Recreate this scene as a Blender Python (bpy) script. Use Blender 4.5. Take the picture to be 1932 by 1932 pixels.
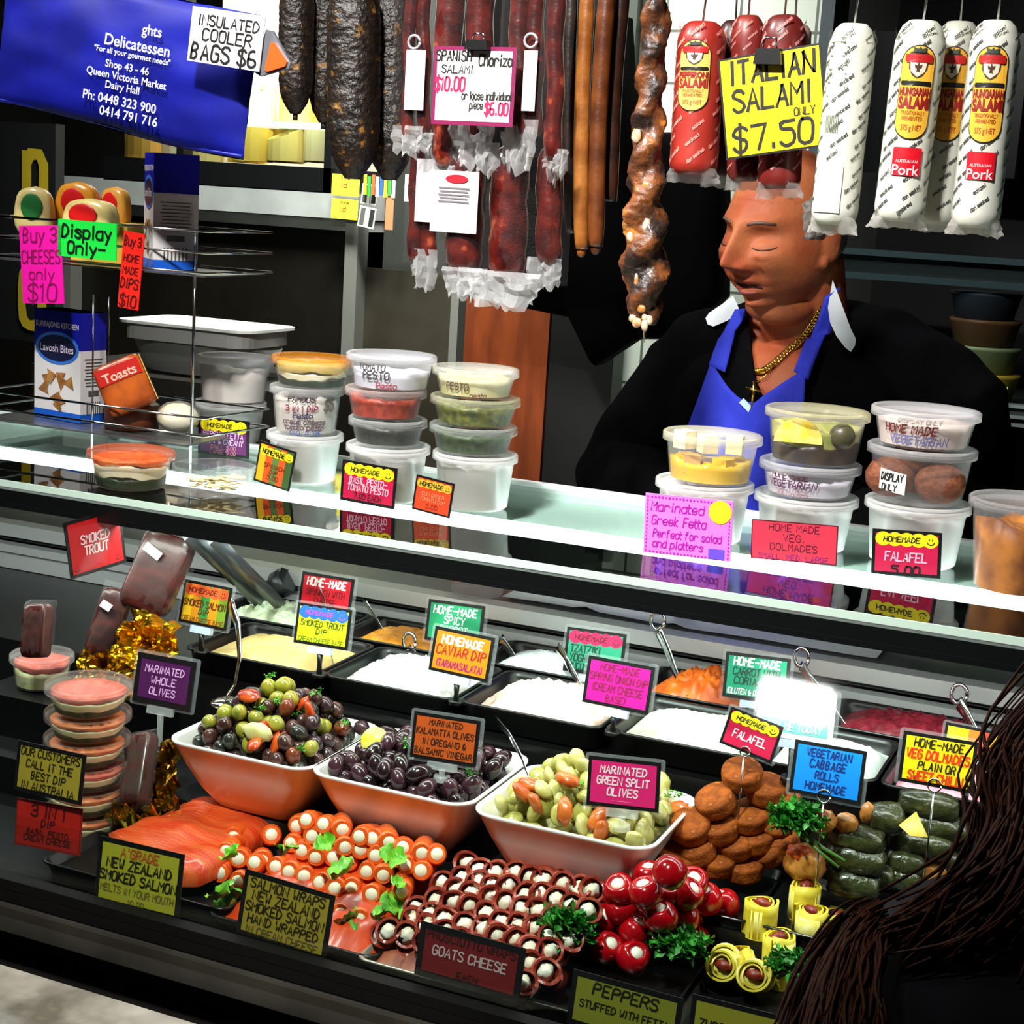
import bpy, bmesh, math, random
from mathutils import Vector as V, Matrix, noise
for o in list(bpy.data.objects): bpy.data.objects.remove(o)
S = bpy.context.scene
COL = S.collection
rnd = random.Random(7)
PI = math.pi
R = math.radians

# ------------------------------------------------------------ camera
F, CZ = 3000.0, 1.55
PSI, TH, RHO = R(23), R(11), R(3.5)
fw = V((-math.sin(PSI)*math.cos(TH), math.cos(PSI)*math.cos(TH), -math.sin(TH)))
r0 = V((math.cos(PSI), math.sin(PSI), 0)); u0 = r0.cross(fw)
rt = r0*math.cos(RHO)+u0*math.sin(RHO); up = u0*math.cos(RHO)-r0*math.sin(RHO)
CAM = V((0, 0, CZ))
cd = bpy.data.cameras.new('camera'); co = bpy.data.objects.new('camera', cd); COL.objects.link(co)
cd.sensor_width = 36; cd.lens = 36*F/1932; cd.clip_start = .05
co.matrix_world = Matrix(((rt.x, up.x, -fw.x, 0), (rt.y, up.y, -fw.y, 0), (rt.z, up.z, -fw.z, CZ), (0, 0, 0, 1)))
S.camera = co
S.view_settings.view_transform = 'Standard'; S.view_settings.look = 'None'
S.view_settings.gamma = 1; S.view_settings.use_curve_mapping = False
S.view_settings.exposure = 0.0
S.cycles.max_bounces = 7; S.cycles.diffuse_bounces = 3; S.cycles.glossy_bounces = 4
S.cycles.transmission_bounces = 6; S.cycles.transparent_max_bounces = 16
S.cycles.caustics_reflective = False; S.cycles.caustics_refractive = False
# ------------------------------------------------------------ world and lights
w = bpy.data.worlds.new('hall'); S.world = w; w.use_nodes = True
bg = w.node_tree.nodes['Background']; bg.inputs[0].default_value = (.75, .85, 1, 1); bg.inputs[1].default_value = .035
def lamp(name, loc, target, power, size, size_y=None, col=(1, 1, 1), spread=180):
    l = bpy.data.lights.new(name, 'AREA'); l.energy = power; l.color = col
    l.shape = 'RECTANGLE'; l.size = size; l.size_y = size_y or size; l.spread = R(spread)
    o = bpy.data.objects.new(name, l); COL.objects.link(o); o.location = loc
    o.rotation_euler = (V(target)-V(loc)).to_track_quat('-Z', 'Y').to_euler()
    return o
lamp('ceiling_lamp_front', (-.675, .455, 2.6), (-.64, 1.78, 1.25), 13.5, .14, .07, (1, .98, .95), 75)
lamp('ceiling_lamp_side', (-1.75, 1.05, 2.75), (-.55, 2.1, 1.45), 9, .5, .3, (1, .98, .95), 80)
lamp('ceiling_lamp_back', (-1.5, 2.6, 2.85), (-1.6, 3.4, 1.5), 42, .5, .3, (.95, 1, .95), 90)
lamp('case_lamp_front', (-.65, 1.505, 1.158), (-.65, 1.60, .86), 5.5, 2.3, .03, (1, .97, .92))
lamp('case_lamp_rear', (-.65, 1.70, 1.145), (-.65, 1.72, .9), 1.0, 2.3, .03, (1, 1, 1))

# ------------------------------------------------------------ pixel helpers
def ray(px, py): return rt*((px-966)/F)-up*((py-966)/F)+fw
def at(px, py, Y): d = ray(px, py); return CAM+d*(Y/d.y)
def atz(px, py, Z): d = ray(px, py); return CAM+d*((Z-CZ)/d.z)
def pxm(p): return (V(p)-CAM).dot(fw)/F        # metres per pixel at a point

# ------------------------------------------------------------ mesh builder
class MB:
    def __init__(s): s.v = []; s.f = []; s.sm = []; s.mi = []; s.cm = 0
    def add(s, vs, fs, smooth=False):
        b = len(s.v); s.v += [tuple(q) for q in vs]
        for f in fs: s.f.append([i+b for i in f]); s.sm.append(smooth); s.mi.append(s.cm)
        return s
    def box(s, c, d, rot=None, bev=0):
        x, y, z = d[0]/2, d[1]/2, d[2]/2
        vs = [V((i*x, j*y, k*z)) for i in (-1, 1) for j in (-1, 1) for k in (-1, 1)]
        if rot: vs = [rot @ q for q in vs]
        c = V(c)
        return s.add([q+c for q in vs], [(0, 1, 3, 2), (4, 6, 7, 5), (0, 4, 5, 1), (2, 3, 7, 6), (0, 2, 6, 4), (1, 5, 7, 3)])
    def tube(s, pts, rad, n=10, cap=True, flat=1.0, round_=False):
        pts = [V(p) for p in pts]
        if not isinstance(rad, (list, tuple)): rad = [rad]*len(pts)
        if round_:
            a = (pts[0]-pts[1]).normalized(); b = (pts[-1]-pts[-2]).normalized(); r, q = rad[0], rad[-1]
            pts = [pts[0]+a*r*.95, pts[0]+a*r*.7]+pts+[pts[-1]+b*q*.7, pts[-1]+b*q*.95]
            rad = [r*.3, r*.72]+list(rad)+[q*.72, q*.3]
        vs = []; prev = None
        for i, p in enumerate(pts):
            t = (pts[min(i+1, len(pts)-1)]-pts[max(i-1, 0)]).normalized()
            a = prev or (V((0, 0, 1)) if abs(t.z) < .9 else V((1, 0, 0)))
            a = (a-t*a.dot(t)).normalized(); prev = a; b = t.cross(a)
            for k in range(n):
                g = 2*PI*k/n; vs.append(p+a*rad[i]*math.cos(g)+b*rad[i]*flat*math.sin(g))
        fs = []
        for i in range(len(pts)-1):
            for k in range(n): fs.append((i*n+k, i*n+(k+1) % n, (i+1)*n+(k+1) % n, (i+1)*n+k))
        s.add(vs, fs, True)
        if cap: s.add(vs[:n], [tuple(range(n))[::-1]]); s.add(vs[-n:], [tuple(range(n))])
        return s
    def lathe(s, prof, n=32, c=(0, 0, 0), wob=None):
        vs = []
        for r, z in prof:
            for k in range(n):
                g = 2*PI*k/n; q = r*(wob(g, z) if wob else 1)
                vs.append((c[0]+q*math.cos(g), c[1]+q*math.sin(g), c[2]+z))
        fs = []
        for i in range(len(prof)-1):
            for k in range(n): fs.append((i*n+k, i*n+(k+1) % n, (i+1)*n+(k+1) % n, (i+1)*n+k))
        return s.add(vs, fs, True)
    def grid(s, fn, nu, nv, cu=False, smooth=True):
        vs = [fn(i/(nu if cu else nu-1), j/(nv-1)) for j in range(nv) for i in range(nu)]
        fs = []
        for j in range(nv-1):
            for i in range(nu if cu else nu-1):
                k = (i+1) % nu; fs.append((j*nu+i, j*nu+k, (j+1)*nu+k, (j+1)*nu+i))
        return s.add(vs, fs, smooth)
    def ball(s, c, r, nu=14, nv=9, fn=None, rot=None):
        if not isinstance(r, (tuple, list)): r = (r, r, r)
        c = V(c); vs = []
        for j in range(nv):
            t = PI*j/(nv-1)
            for i in range(nu):
                p = 2*PI*i/nu; d = V((math.sin(t)*math.cos(p), math.sin(t)*math.sin(p), math.cos(t)))
                k = fn(d) if fn else 1; q = V((d.x*r[0], d.y*r[1], d.z*r[2]))*k
                vs.append(c+(rot @ q if rot else q))
        fs = []
        for j in range(nv-1):
            for i in range(nu): k = (i+1) % nu; fs.append((j*nu+i, (j+1)*nu+i, (j+1)*nu+k, j*nu+k))
        return s.add(vs, fs, True)
    def prism(s, poly, y0, y1):                 # polygon in x,z pushed from y0 (front) to y1
        n = len(poly)
        vs = [(x, y0, z) for x, z in poly]+[(x, y1, z) for x, z in poly]
        return s.add(vs, [tuple(range(n)), tuple(range(2*n-1, n-1, -1))]+[(i, i+n, (i+1) % n+n, (i+1) % n) for i in range(n)])
    def mapped(s, fn): s.v = [tuple(fn(*q)) for q in s.v]; return s
    def mesh(s, name, mats):
        me = bpy.data.meshes.new(name); me.from_pydata(s.v, [], s.f)
        me.polygons.foreach_set('use_smooth', s.sm)
        for m in (mats if isinstance(mats, (list, tuple)) else [mats]): me.materials.append(m)
        if any(s.mi): me.polygons.foreach_set('material_index', s.mi)
        bm = bmesh.new(); bm.from_mesh(me); bmesh.ops.remove_doubles(bm, verts=bm.verts, dist=1e-6)
        bmesh.ops.recalc_face_normals(bm, faces=bm.faces) if s.recalc else None
        bm.to_mesh(me); bm.free(); me.update(); return me
    recalc = True
def rrect(w_, h_, r, n=4, cx=0, cz=0):
    o = []
    for sx, sz, a in ((1, 1, 0), (-1, 1, 90), (-1, -1, 180), (1, -1, 270)):
        for k in range(n+1):
            g = R(a+90*k/n); o.append((cx+sx*(w_/2-r)+r*math.cos(g), cz+sz*(h_/2-r)+r*math.sin(g)))
    return o
def tag(o, label=None, cat=None, group=None, kind=None):
    if label: o['label'] = label
    if cat: o['category'] = cat
    if group: o['group'] = group
    if kind: o['kind'] = kind
    return o
def link(name, me, parent=None):
    o = bpy.data.objects.new(name, me); COL.objects.link(o); o.parent = parent; return o
def part(name, mb, m, parent, label=None):
    o = link(name, mb.mesh(name, m), parent); return tag(o, label)
def thing(name, label, cat, loc=(0, 0, 0), rz=0, group=None, mtx=None):
    o = bpy.data.objects.new(name, None); o.empty_display_size = .02; COL.objects.link(o)
    if mtx: o.matrix_world = mtx
    else: o.location = loc; o.rotation_euler = (0, 0, rz)
    return tag(o, label, cat, group)
def solo(name, mb, m, label, cat, loc=(0, 0, 0), rot=(0, 0, 0), group=None, kind=None):
    o = link(name, mb.mesh(name, m)); o.location = loc; o.rotation_euler = rot
    return tag(o, label, cat, group, kind)
def struct(name, mb, m, loc=(0, 0, 0)):
    o = link(name, mb.mesh(name, m)); o.location = loc; return tag(o, kind='structure')
def copy(o, loc, rot, label=None):
    c = o.copy(); COL.objects.link(c); c.location = loc; c.rotation_euler = rot
    if label: c['label'] = label
    for ch in o.children:
        d = ch.copy(); COL.objects.link(d); d.parent = c
        for g in ch.children: e = g.copy(); COL.objects.link(e); e.parent = d
    return c

# ------------------------------------------------------------ materials
def lin(h):
    h = h.lstrip('#'); r = []
    for i in (0, 2, 4):
        c = int(h[i:i+2], 16)/255; r.append(c/12.92 if c <= .04045 else ((c+.055)/1.055)**2.4)
    return (*r, 1)
MATS = {}
def mat(h, rough=.5, metal=0, h2=None, sc=40, bump=0, bsc=None, emit=0, sss=0, spec=.5, h3=None, voro=False, coat=0, stretch=None):
    key = (h, rough, metal, h2, sc, bump, bsc, emit, sss, spec, h3, voro, coat, stretch)
    if key in MATS: return MATS[key]
    m = bpy.data.materials.new('m'+h.strip('#')); m.use_nodes = True; nt = m.node_tree; b = nt.nodes['Principled BSDF']
    b.inputs['Base Color'].default_value = lin(h); b.inputs['Roughness'].default_value = rough
    b.inputs['Metallic'].default_value = metal; b.inputs['Specular IOR Level'].default_value = spec
    if coat: b.inputs['Coat Weight'].default_value = coat; b.inputs['Coat Roughness'].default_value = .08
    if sss: b.inputs['Subsurface Weight'].default_value = sss; b.inputs['Subsurface Radius'].default_value = (.006, .002, .001); b.inputs['Subsurface Scale'].default_value = 1
    if emit: b.inputs['Emission Color'].default_value = lin(h); b.inputs['Emission Strength'].default_value = emit
    if h2 or bump:
        tc = nt.nodes.new('ShaderNodeTexCoord'); mp = nt.nodes.new('ShaderNodeMapping'); nt.links.new(tc.outputs['Object'], mp.inputs[0])
        if stretch: mp.inputs['Scale'].default_value = stretch
        def tex(s_):
            n = nt.nodes.new('ShaderNodeTexVoronoi' if voro else 'ShaderNodeTexNoise'); n.inputs['Scale'].default_value = s_
            if not voro: n.inputs['Detail'].default_value = 4
            nt.links.new(mp.outputs[0], n.inputs['Vector']); return n
        if h2:
            n = tex(sc); rp = nt.nodes.new('ShaderNodeValToRGB'); nt.links.new(n.outputs['Distance' if voro else 'Fac'], rp.inputs[0])
            e = rp.color_ramp.elements; e[0].position = .38; e[1].position = .62; e[0].color = lin(h); e[1].color = lin(h2)
            if h3: k = e.new(.7); k.color = lin(h3)
            nt.links.new(rp.outputs[0], b.inputs['Base Color'])
        if bump:
            n = tex(bsc or sc); bp = nt.nodes.new('ShaderNodeBump'); bp.inputs['Strength'].default_value = bump; bp.inputs['Distance'].default_value = .003
            nt.links.new(n.outputs['Distance' if voro else 'Fac'], bp.inputs['Height']); nt.links.new(bp.outputs[0], b.inputs['Normal'])
    MATS[key] = m; return m
def clear(h='ffffff', fac=.2, rough=.25, bump=0, bsc=60, edge=.17):            # see-through plastic or film
    key = ('clear', h, fac, rough, bump, edge)
    if key in MATS: return MATS[key]
    m = bpy.data.materials.new('clear'+h); m.use_nodes = True; nt = m.node_tree; b = nt.nodes['Principled BSDF']
    b.inputs['Base Color'].default_value = lin(h); b.inputs['Roughness'].default_value = rough
    t = nt.nodes.new('ShaderNodeBsdfTransparent'); mx = nt.nodes.new('ShaderNodeMixShader')
    tl = nt.nodes.new('ShaderNodeBsdfTranslucent'); tl.inputs[0].default_value = lin(h); m2 = nt.nodes.new('ShaderNodeMixShader'); m2.inputs[0].default_value = .4
    nt.links.new(b.outputs[0], m2.inputs[1]); nt.links.new(tl.outputs[0], m2.inputs[2])
    lw = nt.nodes.new('ShaderNodeLayerWeight'); lw.inputs[0].default_value = .25
    ma = nt.nodes.new('ShaderNodeMath'); ma.operation = 'MULTIPLY_ADD'; ma.inputs[1].default_value = edge; ma.inputs[2].default_value = fac; ma.use_clamp = True
    nt.links.new(lw.outputs['Facing'], ma.inputs[0]); nt.links.new(ma.outputs[0], mx.inputs[0])
    nt.links.new(t.outputs[0], mx.inputs[1]); nt.links.new(m2.outputs[0], mx.inputs[2]); nt.links.new(mx.outputs[0], nt.nodes['Material Output'].inputs[0])
    if bump:
        n = nt.nodes.new('ShaderNodeTexNoise'); n.inputs['Scale'].default_value = bsc; bp = nt.nodes.new('ShaderNodeBump'); bp.inputs['Strength'].default_value = bump; bp.inputs['Distance'].default_value = .004
        nt.links.new(n.outputs['Fac'], bp.inputs['Height']); nt.links.new(bp.outputs[0], b.inputs['Normal'])
    MATS[key] = m; return m
def glass(tint='e4f4ee', refl=1.0):
    key = ('glass', tint, refl)
    if key in MATS: return MATS[key]
    m = bpy.data.materials.new('glass'); m.use_nodes = True; nt = m.node_tree
    t = nt.nodes.new('ShaderNodeBsdfTransparent'); t.inputs[0].default_value = lin(tint); g = nt.nodes.new('ShaderNodeBsdfGlossy'); g.inputs['Roughness'].default_value = .02
    fr = nt.nodes.new('ShaderNodeFresnel'); fr.inputs[0].default_value = 1.45; ma = nt.nodes.new('ShaderNodeMath'); ma.operation = 'MULTIPLY'; ma.inputs[1].default_value = refl
    mx = nt.nodes.new('ShaderNodeMixShader'); ge = nt.nodes.new('ShaderNodeNewGeometry'); m3 = nt.nodes.new('ShaderNodeMath'); m3.operation = 'SUBTRACT'; m3.inputs[0].default_value = 1; nt.links.new(ge.outputs['Backfacing'], m3.inputs[1]); m4 = nt.nodes.new('ShaderNodeMath'); m4.operation = 'MULTIPLY'
    nt.links.new(fr.outputs[0], ma.inputs[0]); nt.links.new(ma.outputs[0], m4.inputs[0]); nt.links.new(m3.outputs[0], m4.inputs[1]); nt.links.new(m4.outputs[0], mx.inputs[0]); nt.links.new(t.outputs[0], mx.inputs[1]); nt.links.new(g.outputs[0], mx.inputs[2])
    nt.links.new(mx.outputs[0], nt.nodes['Material Output'].inputs[0]); MATS[key] = m; return m
BLACK = mat('0b0b0c', .35); BLACKM = mat('08080a', .7); STEEL = mat('b9bcbb', .28, 1, 'a7aaa8', 9, stretch=(1, 1, 30)); CHROME = mat('d8dadb', .12, 1)
ALU = mat('c8cacc', .35, .9); WHITE = mat('f2f2ee', .45); INK = mat('0a0a0c', .6); PLATE = clear('e8eef5', .10, .12); FROST = clear('f4f6fa', .42, .3); TUBC = clear('f6f8fa', .2, .2)

# ------------------------------------------------------------ lettering
GL = dict(A='022842 1434', B='02082837362505 2534332202', C='4738180703123243', D='02082846442202', E='48080242 0535', F='480802 0535', G='47381807031232434525', H='0802 4842 0545', I='2822', J='4843321203',
 K='0802 4805 0542', L='080242', M='0208254842', N='02084248', O='180703123243473818', P='02083847463505', Q='180703123243473818 2442', R='02083847463505 2542', S='4738180706354443321203', T='0848 2822', U='080312324348',
 V='082248', W='0812253248', X='0842 4802', Y='082548 2522', Z='08480242', a='46160503123243 4642', b='0802 0516364543321203', c='4536160503123243', d='4842 4536160503123243', e='04444536160503123243', f='38281712 0636',
 g='4636160504133344 4641301001', h='0802 0516364542', i='2622 2728', j='2621100 1', k='0802 3604 0432', l='2822', m='0602 05162522 25364542', n='0602 0516364542', o='160503123243453616', p='0600 0516364543321203', r='0602 05163645',
 s='453616053443321203', t='18132232 0636', u='0603123243 4642', v='062246', w='0612253246', x='0642 4602', y='0623 4610', z='06460242')
GL.update({'0': '180703123243473818', '1': '172822', '2': '07183847460242', '3': '07183847463515 354443321203', '4': '3832 380444', '5': '480806364543321203', '6': '38180703123243443505', '7': '084822', '8': '1807061535444332120304153546473818',
 '9': '4535150607183847433212', '$': '4738180706354443321203 2921', '&': '420617282704122245', '-': '0545', '.': '2223', ':': '2223 2526', "'": '2827', '"': '1817 3837', '(': '38262432', ')': '18262412', ',': '2312', '!': '2824 2223', '/': '0248', '_': '0242', '+': '0545 2327'})
NARROW = set("Iil.,:!'1()jt")
def strokes(text):
    x = 0; out = []
    for ch in text:
        if ch == ' ': x += 3.2; continue
        nar = ch in NARROW; off = -1 if nar else 0
        for st in GL.get(ch, '').split(' '):
            pts = [(x+off+int(st[i]), int(st[i+1])-2) for i in range(0, len(st)-1, 2)]
            if len(pts) >= 6:                                  # round the corners
                q = [pts[0]]
                for a, b in zip(pts, pts[1:]): q += [(a[0]*.75+b[0]*.25, a[1]*.75+b[1]*.25), (a[0]*.25+b[0]*.75, a[1]*.25+b[1]*.75)]
                pts = q+[pts[-1]]
            out.append(pts)
        x += 3.2 if nar else 5.4
    return out, max(x-1.2, 1)
def write(mb, text, cx, cz, h, maxw, wt=.16, slant=.1, y=0, jit=.0, rot=0):
    """hand lettering as raised ribbons in the x,z plane; centre cx,cz; cap height h"""
    st, W = strokes(text); k = h/6; kx = min(k, maxw/W); wd = h*wt*.5; r = random.Random(text)
    for si, pts in enumerate(st):
        q = []
        for x, z in pts:
            x += slant*(z-3)+r.uniform(-jit, jit); z += r.uniform(-jit, jit)
            a, b = (x-W/2)*kx, (z-3)*k
            q.append((cx+a*math.cos(rot)-b*math.sin(rot), cz+a*math.sin(rot)+b*math.cos(rot)))
        dirs = []
        for (a, b), (c, d) in zip(q, q[1:]): l_ = math.hypot(c-a, d-b) or 1e-6; dirs.append(((c-a)/l_, (d-b)/l_))
        yy = y-.00003*(si % 5); vs = []
        for i, (a, b) in enumerate(q):
            d0, d1 = dirs[max(i-1, 0)], dirs[min(i, len(dirs)-1)]
            tx, tz = d0[0]+d1[0], d0[1]+d1[1]; l_ = math.hypot(tx, tz)
            if l_ < .5: tx, tz = d1
            else: tx, tz = tx/l_, tz/l_
            w1 = wd*r.uniform(.88, 1.1)*min(1.5, 1/max(.3, tx*d1[0]+tz*d1[1])); e = -wd*.6 if i == 0 else wd*.6 if i == len(q)-1 else 0
            a += tx*e; b += tz*e; vs += [(a-tz*w1, yy, b+tx*w1), (a+tz*w1, yy, b-tx*w1)]
        mb.add(vs, [(2*i, 2*i+1, 2*i+3, 2*i+2) for i in range(len(q)-1)])
    return mb
def disc(mb, cx, cz, rx, rz, y, n=20): return mb.add([(cx+rx*math.cos(2*PI*k/n), y, cz+rz*math.sin(2*PI*k/n)) for k in range(n)], [tuple(range(n))])
def rect(mb, cx, cz, w_, h_, y): return mb.add([(cx-w_/2, y, cz-h_/2), (cx+w_/2, y, cz-h_/2), (cx+w_/2, y, cz+h_/2), (cx-w_/2, y, cz+h_/2)], [(0, 1, 2, 3)])
def printed(mb, text, cx, cz, h, maxw, y=0, bold=.02, rot=0, serif=False):
    cu = bpy.data.curves.new('t', 'FONT'); cu.body = text; cu.align_x = 'CENTER'; cu.offset = bold; cu.resolution_u = 3
    o = bpy.data.objects.new('t', cu); COL.objects.link(o); dg = bpy.context.evaluated_depsgraph_get(); me = o.evaluated_get(dg).to_mesh()
    xs = [q.co.x for q in me.vertices] or [0, 1]; W = max(xs)-min(xs); m0 = (max(xs)+min(xs))/2; k = h/.7; kx = min(k, maxw/W)
    vs = []
    for q in me.vertices:
        a, b = (q.co.x-m0)*kx, (q.co.y-.35)*k
        vs.append((cx+a*math.cos(rot)-b*math.sin(rot), y, cz+a*math.sin(rot)+b*math.cos(rot)))
    mb.add(vs, [tuple(p.vertices) for p in me.polygons]); bpy.data.objects.remove(o); bpy.data.curves.remove(cu); return mb
def smile(mb, cx, cz, r, y, wd=.2):
    for a in (-.3, .3): rect(mb, cx+a*r, cz+.35*r, .16*r, .45*r, y)
    pts = [(cx+r*.75*math.cos(R(g)), cz+r*.75*math.sin(R(g))+.1*r) for g in range(195, 346, 25)]
    for (a, b), (c, d) in zip(pts, pts[1:]):
        L = math.hypot(c-a, d-b); nx, nz = -(d-b)/L*r*wd/2, (c-a)/L*r*wd/2
        mb.add([(a-nx, y, b-nz), (c-nx, y, d-nz), (c+nx, y, d+nz), (a+nx, y, b+nz)], [(0, 1, 2, 3)])
    return mb

# ------------------------------------------------------------ cards and tickets
def frame4(quad, Y, lean=12, yaw=0):
    TL, TR, BR, BL = quad; p0 = (at if Y > 0 else lambda x, y, z: atz(x, y, -z))((BL[0]+BR[0])/2, (BL[1]+BR[1])/2, Y)
    a, l = R(yaw), R(lean); n = V((math.sin(a)*math.cos(l), -math.cos(a)*math.cos(l), math.sin(l)))
    P = []
    for q in quad: d = ray(*q); P.append(CAM+d*((p0-CAM).dot(n)/d.dot(n)))
    ex = ((P[1]-P[0])+(P[2]-P[3])).normalized(); ez = ex.cross(-n).normalized()
    if ez.z < 0: ez = -ez
    W = ((P[1]-P[0]).length+(P[2]-P[3]).length)/2; H = (((P[0]-P[3])+(P[1]-P[2]))/2).dot(ez)
    c = (P[0]+P[1]+P[2]+P[3])/4-ez*H/2; ey = -n
    return Matrix(((ex.x, ey.x, ez.x, c.x), (ex.y, ey.y, ez.y, c.y), (ex.z, ey.z, ez.z, c.z), (0, 0, 0, 1))), W, H
def card(name, label, quad, Y, face, lines, border='0b0b0c', bw=.05, lean=12, yaw=0, badge=None, holder=None, cat='sign', corner=None, wt=.17, slant=.1, jit=.12, base_z=None, group=None, emit=0):
    m, W, H = frame4(quad, Y, lean, yaw)
    t = thing(name, label, cat, mtx=m, group=group)
    mb = MB(); mb.box((0, .0006, H/2), (W, .0012, H)); part('card', mb, mat(border, .4), t)
    b = bw*W
    if face:
        if isinstance(face, str): mb = MB(); rect(mb, 0, H/2, W-2*b, H-2*b, -.0003); fo = part('face', mb, mat(face, .38), t)
        else:
            mb = MB(); n = len(face); ww = (W-2*b)/n
            for i in range(n): mb.cm = i; rect(mb, -W/2+b+ww*(i+.5), H/2, ww, H-2*b, -.0003)
            fo = part('face', mb, [mat(c, .38) for c in face], t)
    cols = {}
    if badge:
        bc, tc, txt = badge; mb = MB(); n = 5
        for i in range(n): disc(mb, -W*.34+W*.68*i/(n-1), H*.80+(.0 if i % 2 else .0)*H, W*.115, W*.105, -.0005-i*.00002)
        part('badge', mb, mat(bc, .4), fo)
        k = cols.setdefault(tc, MB()); write(k, txt, -W*.07, H*.80, H*.11, W*.6, .2, .12, -.0008, jit); smile(k, W*.345, H*.79, W*.075, -.0008)
    for ln in lines:
        txt, c, z, h, mw = ln[:5]; x = ln[5] if len(ln) > 5 else 0; k = cols.setdefault(c, MB()); write(k, txt, x*W, z*H, h*H, mw*W, ln[6] if len(ln) > 6 else wt, slant, -.0008, jit)
    if corner: corner(cols, W, H)
    for c, k in cols.items():
        k.recalc = False; part('lettering', k, mat(c, .5), fo)
    if holder:
        mb = MB(); mb.prism(rrect(W*1.1, H*1.12, W*.04, 3, 0, H*.5), .0014, .0034); part('holder_plate', mb, PLATE, t, 'clear plastic holder')
        if holder in ('clip', 'stand'):
            mb = MB(); mb.box((0, .001, -H*.1), (W*.42, .007, H*.16)); part('clip', mb, mat('c9d6f2', .35) if holder == 'clip' else clear('f0f2f4', .3, .15), t, 'white clip' if holder == 'clip' else 'clear clip')
            mb = MB(); mi = m.inverted(); zb = base_z if base_z is not None else .95; o = m @ V((0, .002, -H*.17)); f = V((o.x, o.y, min(zb, o.z-.004)))
            a, e = mi @ o, mi @ f; mb.tube([a, (a+e)/2, e], [.004, .003, .004], 8); mb.tube([e-(e-a).normalized()*.005, e], [.009, .010], 10)
            part('stand', mb, BLACK if holder == 'clip' else clear('f0f2f4', .3, .15), t)
        if holder == 'ring':
            mb = MB(); rr = W*.09; mb.tube([(rr*math.cos(g), -.002, H*.04+rr*math.sin(g)) for g in [2*PI*i/16 for i in range(17)]], .0009, 6)
            mi = m.inverted(); o = m @ V((0, 0, H*.04-rr)); f = V((o.x, o.y, base_z)); mb.tube([mi @ o, mi @ f], .0009, 6); part('wire_stand', mb, CHROME, t, 'wire ring stand')
    return t
# ============================================================ THE SETTING
X0, X1 = -3.4, 1.7
tile = bpy.data.materials.new('tiles'); tile.use_nodes = True; nt = tile.node_tree
tcn = nt.nodes.new('ShaderNodeTexCoord'); mpn = nt.nodes.new('ShaderNodeMapping'); mpn.inputs['Rotation'].default_value = (R(90), 0, 0)
bkn = nt.nodes.new('ShaderNodeTexBrick'); bkn.offset = 0
for k, v in (('Color1', lin('c9cfc2')), ('Color2', lin('bcc4b6')), ('Mortar', lin('5c6258')), ('Scale', 1), ('Mortar Size', .003), ('Brick Width', .15), ('Row Height', .1)): bkn.inputs[k].default_value = v
nt.links.new(tcn.outputs['Object'], mpn.inputs[0]); nt.links.new(mpn.outputs[0], bkn.inputs[0]); nt.links.new(bkn.outputs[0], nt.nodes['Principled BSDF'].inputs[0]); nt.nodes['Principled BSDF'].inputs['Roughness'].default_value = .35
DARKW = mat('090a08', .8, spec=.2)
struct('floor', MB().box((-.85, 1.3, -.05), (5.1, 5.6, .1)), mat('3a3833', .6, h2='2c2a26', sc=6))
struct('ceiling', MB().box((-.85, 1.3, 2.97), (5.1, 5.6, .1)), mat('2a2a2a', .9))
struct('wall_back', MB().box((-.85, 4.05, 1.46), (5.1, .1, 2.92)), DARKW)
struct('wall_left', MB().box((X0+.05, 1.3, 1.46), (.1, 5.6, 2.92)), DARKW)
struct('wall_right', MB().box((X1-.05, 1.3, 1.46), (.1, 5.6, 2.92)), DARKW)
a = at(1192, 200, 3.1); b = at(1552, 200, 3.1)
struct('wall_tiled', MB().box(((a.x+b.x)/2, 3.15, 1.46), (b.x-a.x, .1, 2.92)), tile)
a = at(1172, 300, 3.08)
struct('trim_1', MB().box((a.x, 3.12, 1.46), (.03, .1, 2.92)), mat('3a3f38', .4))
a = at(1560, 200, 3.08); struct('trim_2', MB().box((a.x-.01, 3.12, 1.46), (.025, .12, 2.92)), mat('2c3a3e', .4))

# ============================================================ DISPLAY CASE
SZ, SF, SB = 1.19, 1.476, 1.90
case = thing('display_case', 'long refrigerated deli counter with curved front glass and glass top shelf on black rails', 'display case', (-.75, 1.6, 0))
CX = -.75
def cp(name, mb, m, label=None): return part(name, mb.mapped(lambda x, y, z: (x-CX, y-1.6, z)), m, case, label)
L = 2.9
cp('base', MB().box((CX, 1.62, .385), (L, .66, .77)), mat('55565a', .4, .7, '4a4b4e', 8), 'steel base')
cp('deck', MB().box((CX, 1.61, .785), (L, .70, .03)), mat('080909', .45, spec=.12), 'black deck')
cp('tray_well', MB().box((CX, 1.775, .87), (L, .31, .14)), BLACK)
cp('riser', MB().box((CX, 1.545, .8225), (L, .15, .045)), mat('1a1a1b', .35, .3), 'dark metal riser')
cp('bottom_rail', MB().box((CX, 1.241, .818), (L, .016, .012)).box((CX, 1.238, .806), (L, .012, .012)), mat('060606', .6, spec=.15), 'black rail at foot of glass')
cp('front_trim', MB().box((CX, 1.25, .782), (L, .03, .036)).box((CX, 1.232, .797), (L, .006, .004)), mat('5c5a54', .45, .7, '4c4a45', 14), 'brushed metal trim')
cp('front_recess', MB().box((CX, 1.27, .727), (L, .03, .072)), mat('26241f', .6))
mb = MB()                                   # curved pane: upright at the foot, sweeping back to the shelf rail
def pane(d):
    def f(u, v): z = .82+.34*v**1.6; return (CX-L/2+L*u, d+(1.244+.019*((z-.82)/.065)**2.58 if z < .885 else 1.263+(z-.885)*.7536), z)
    return f
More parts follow.
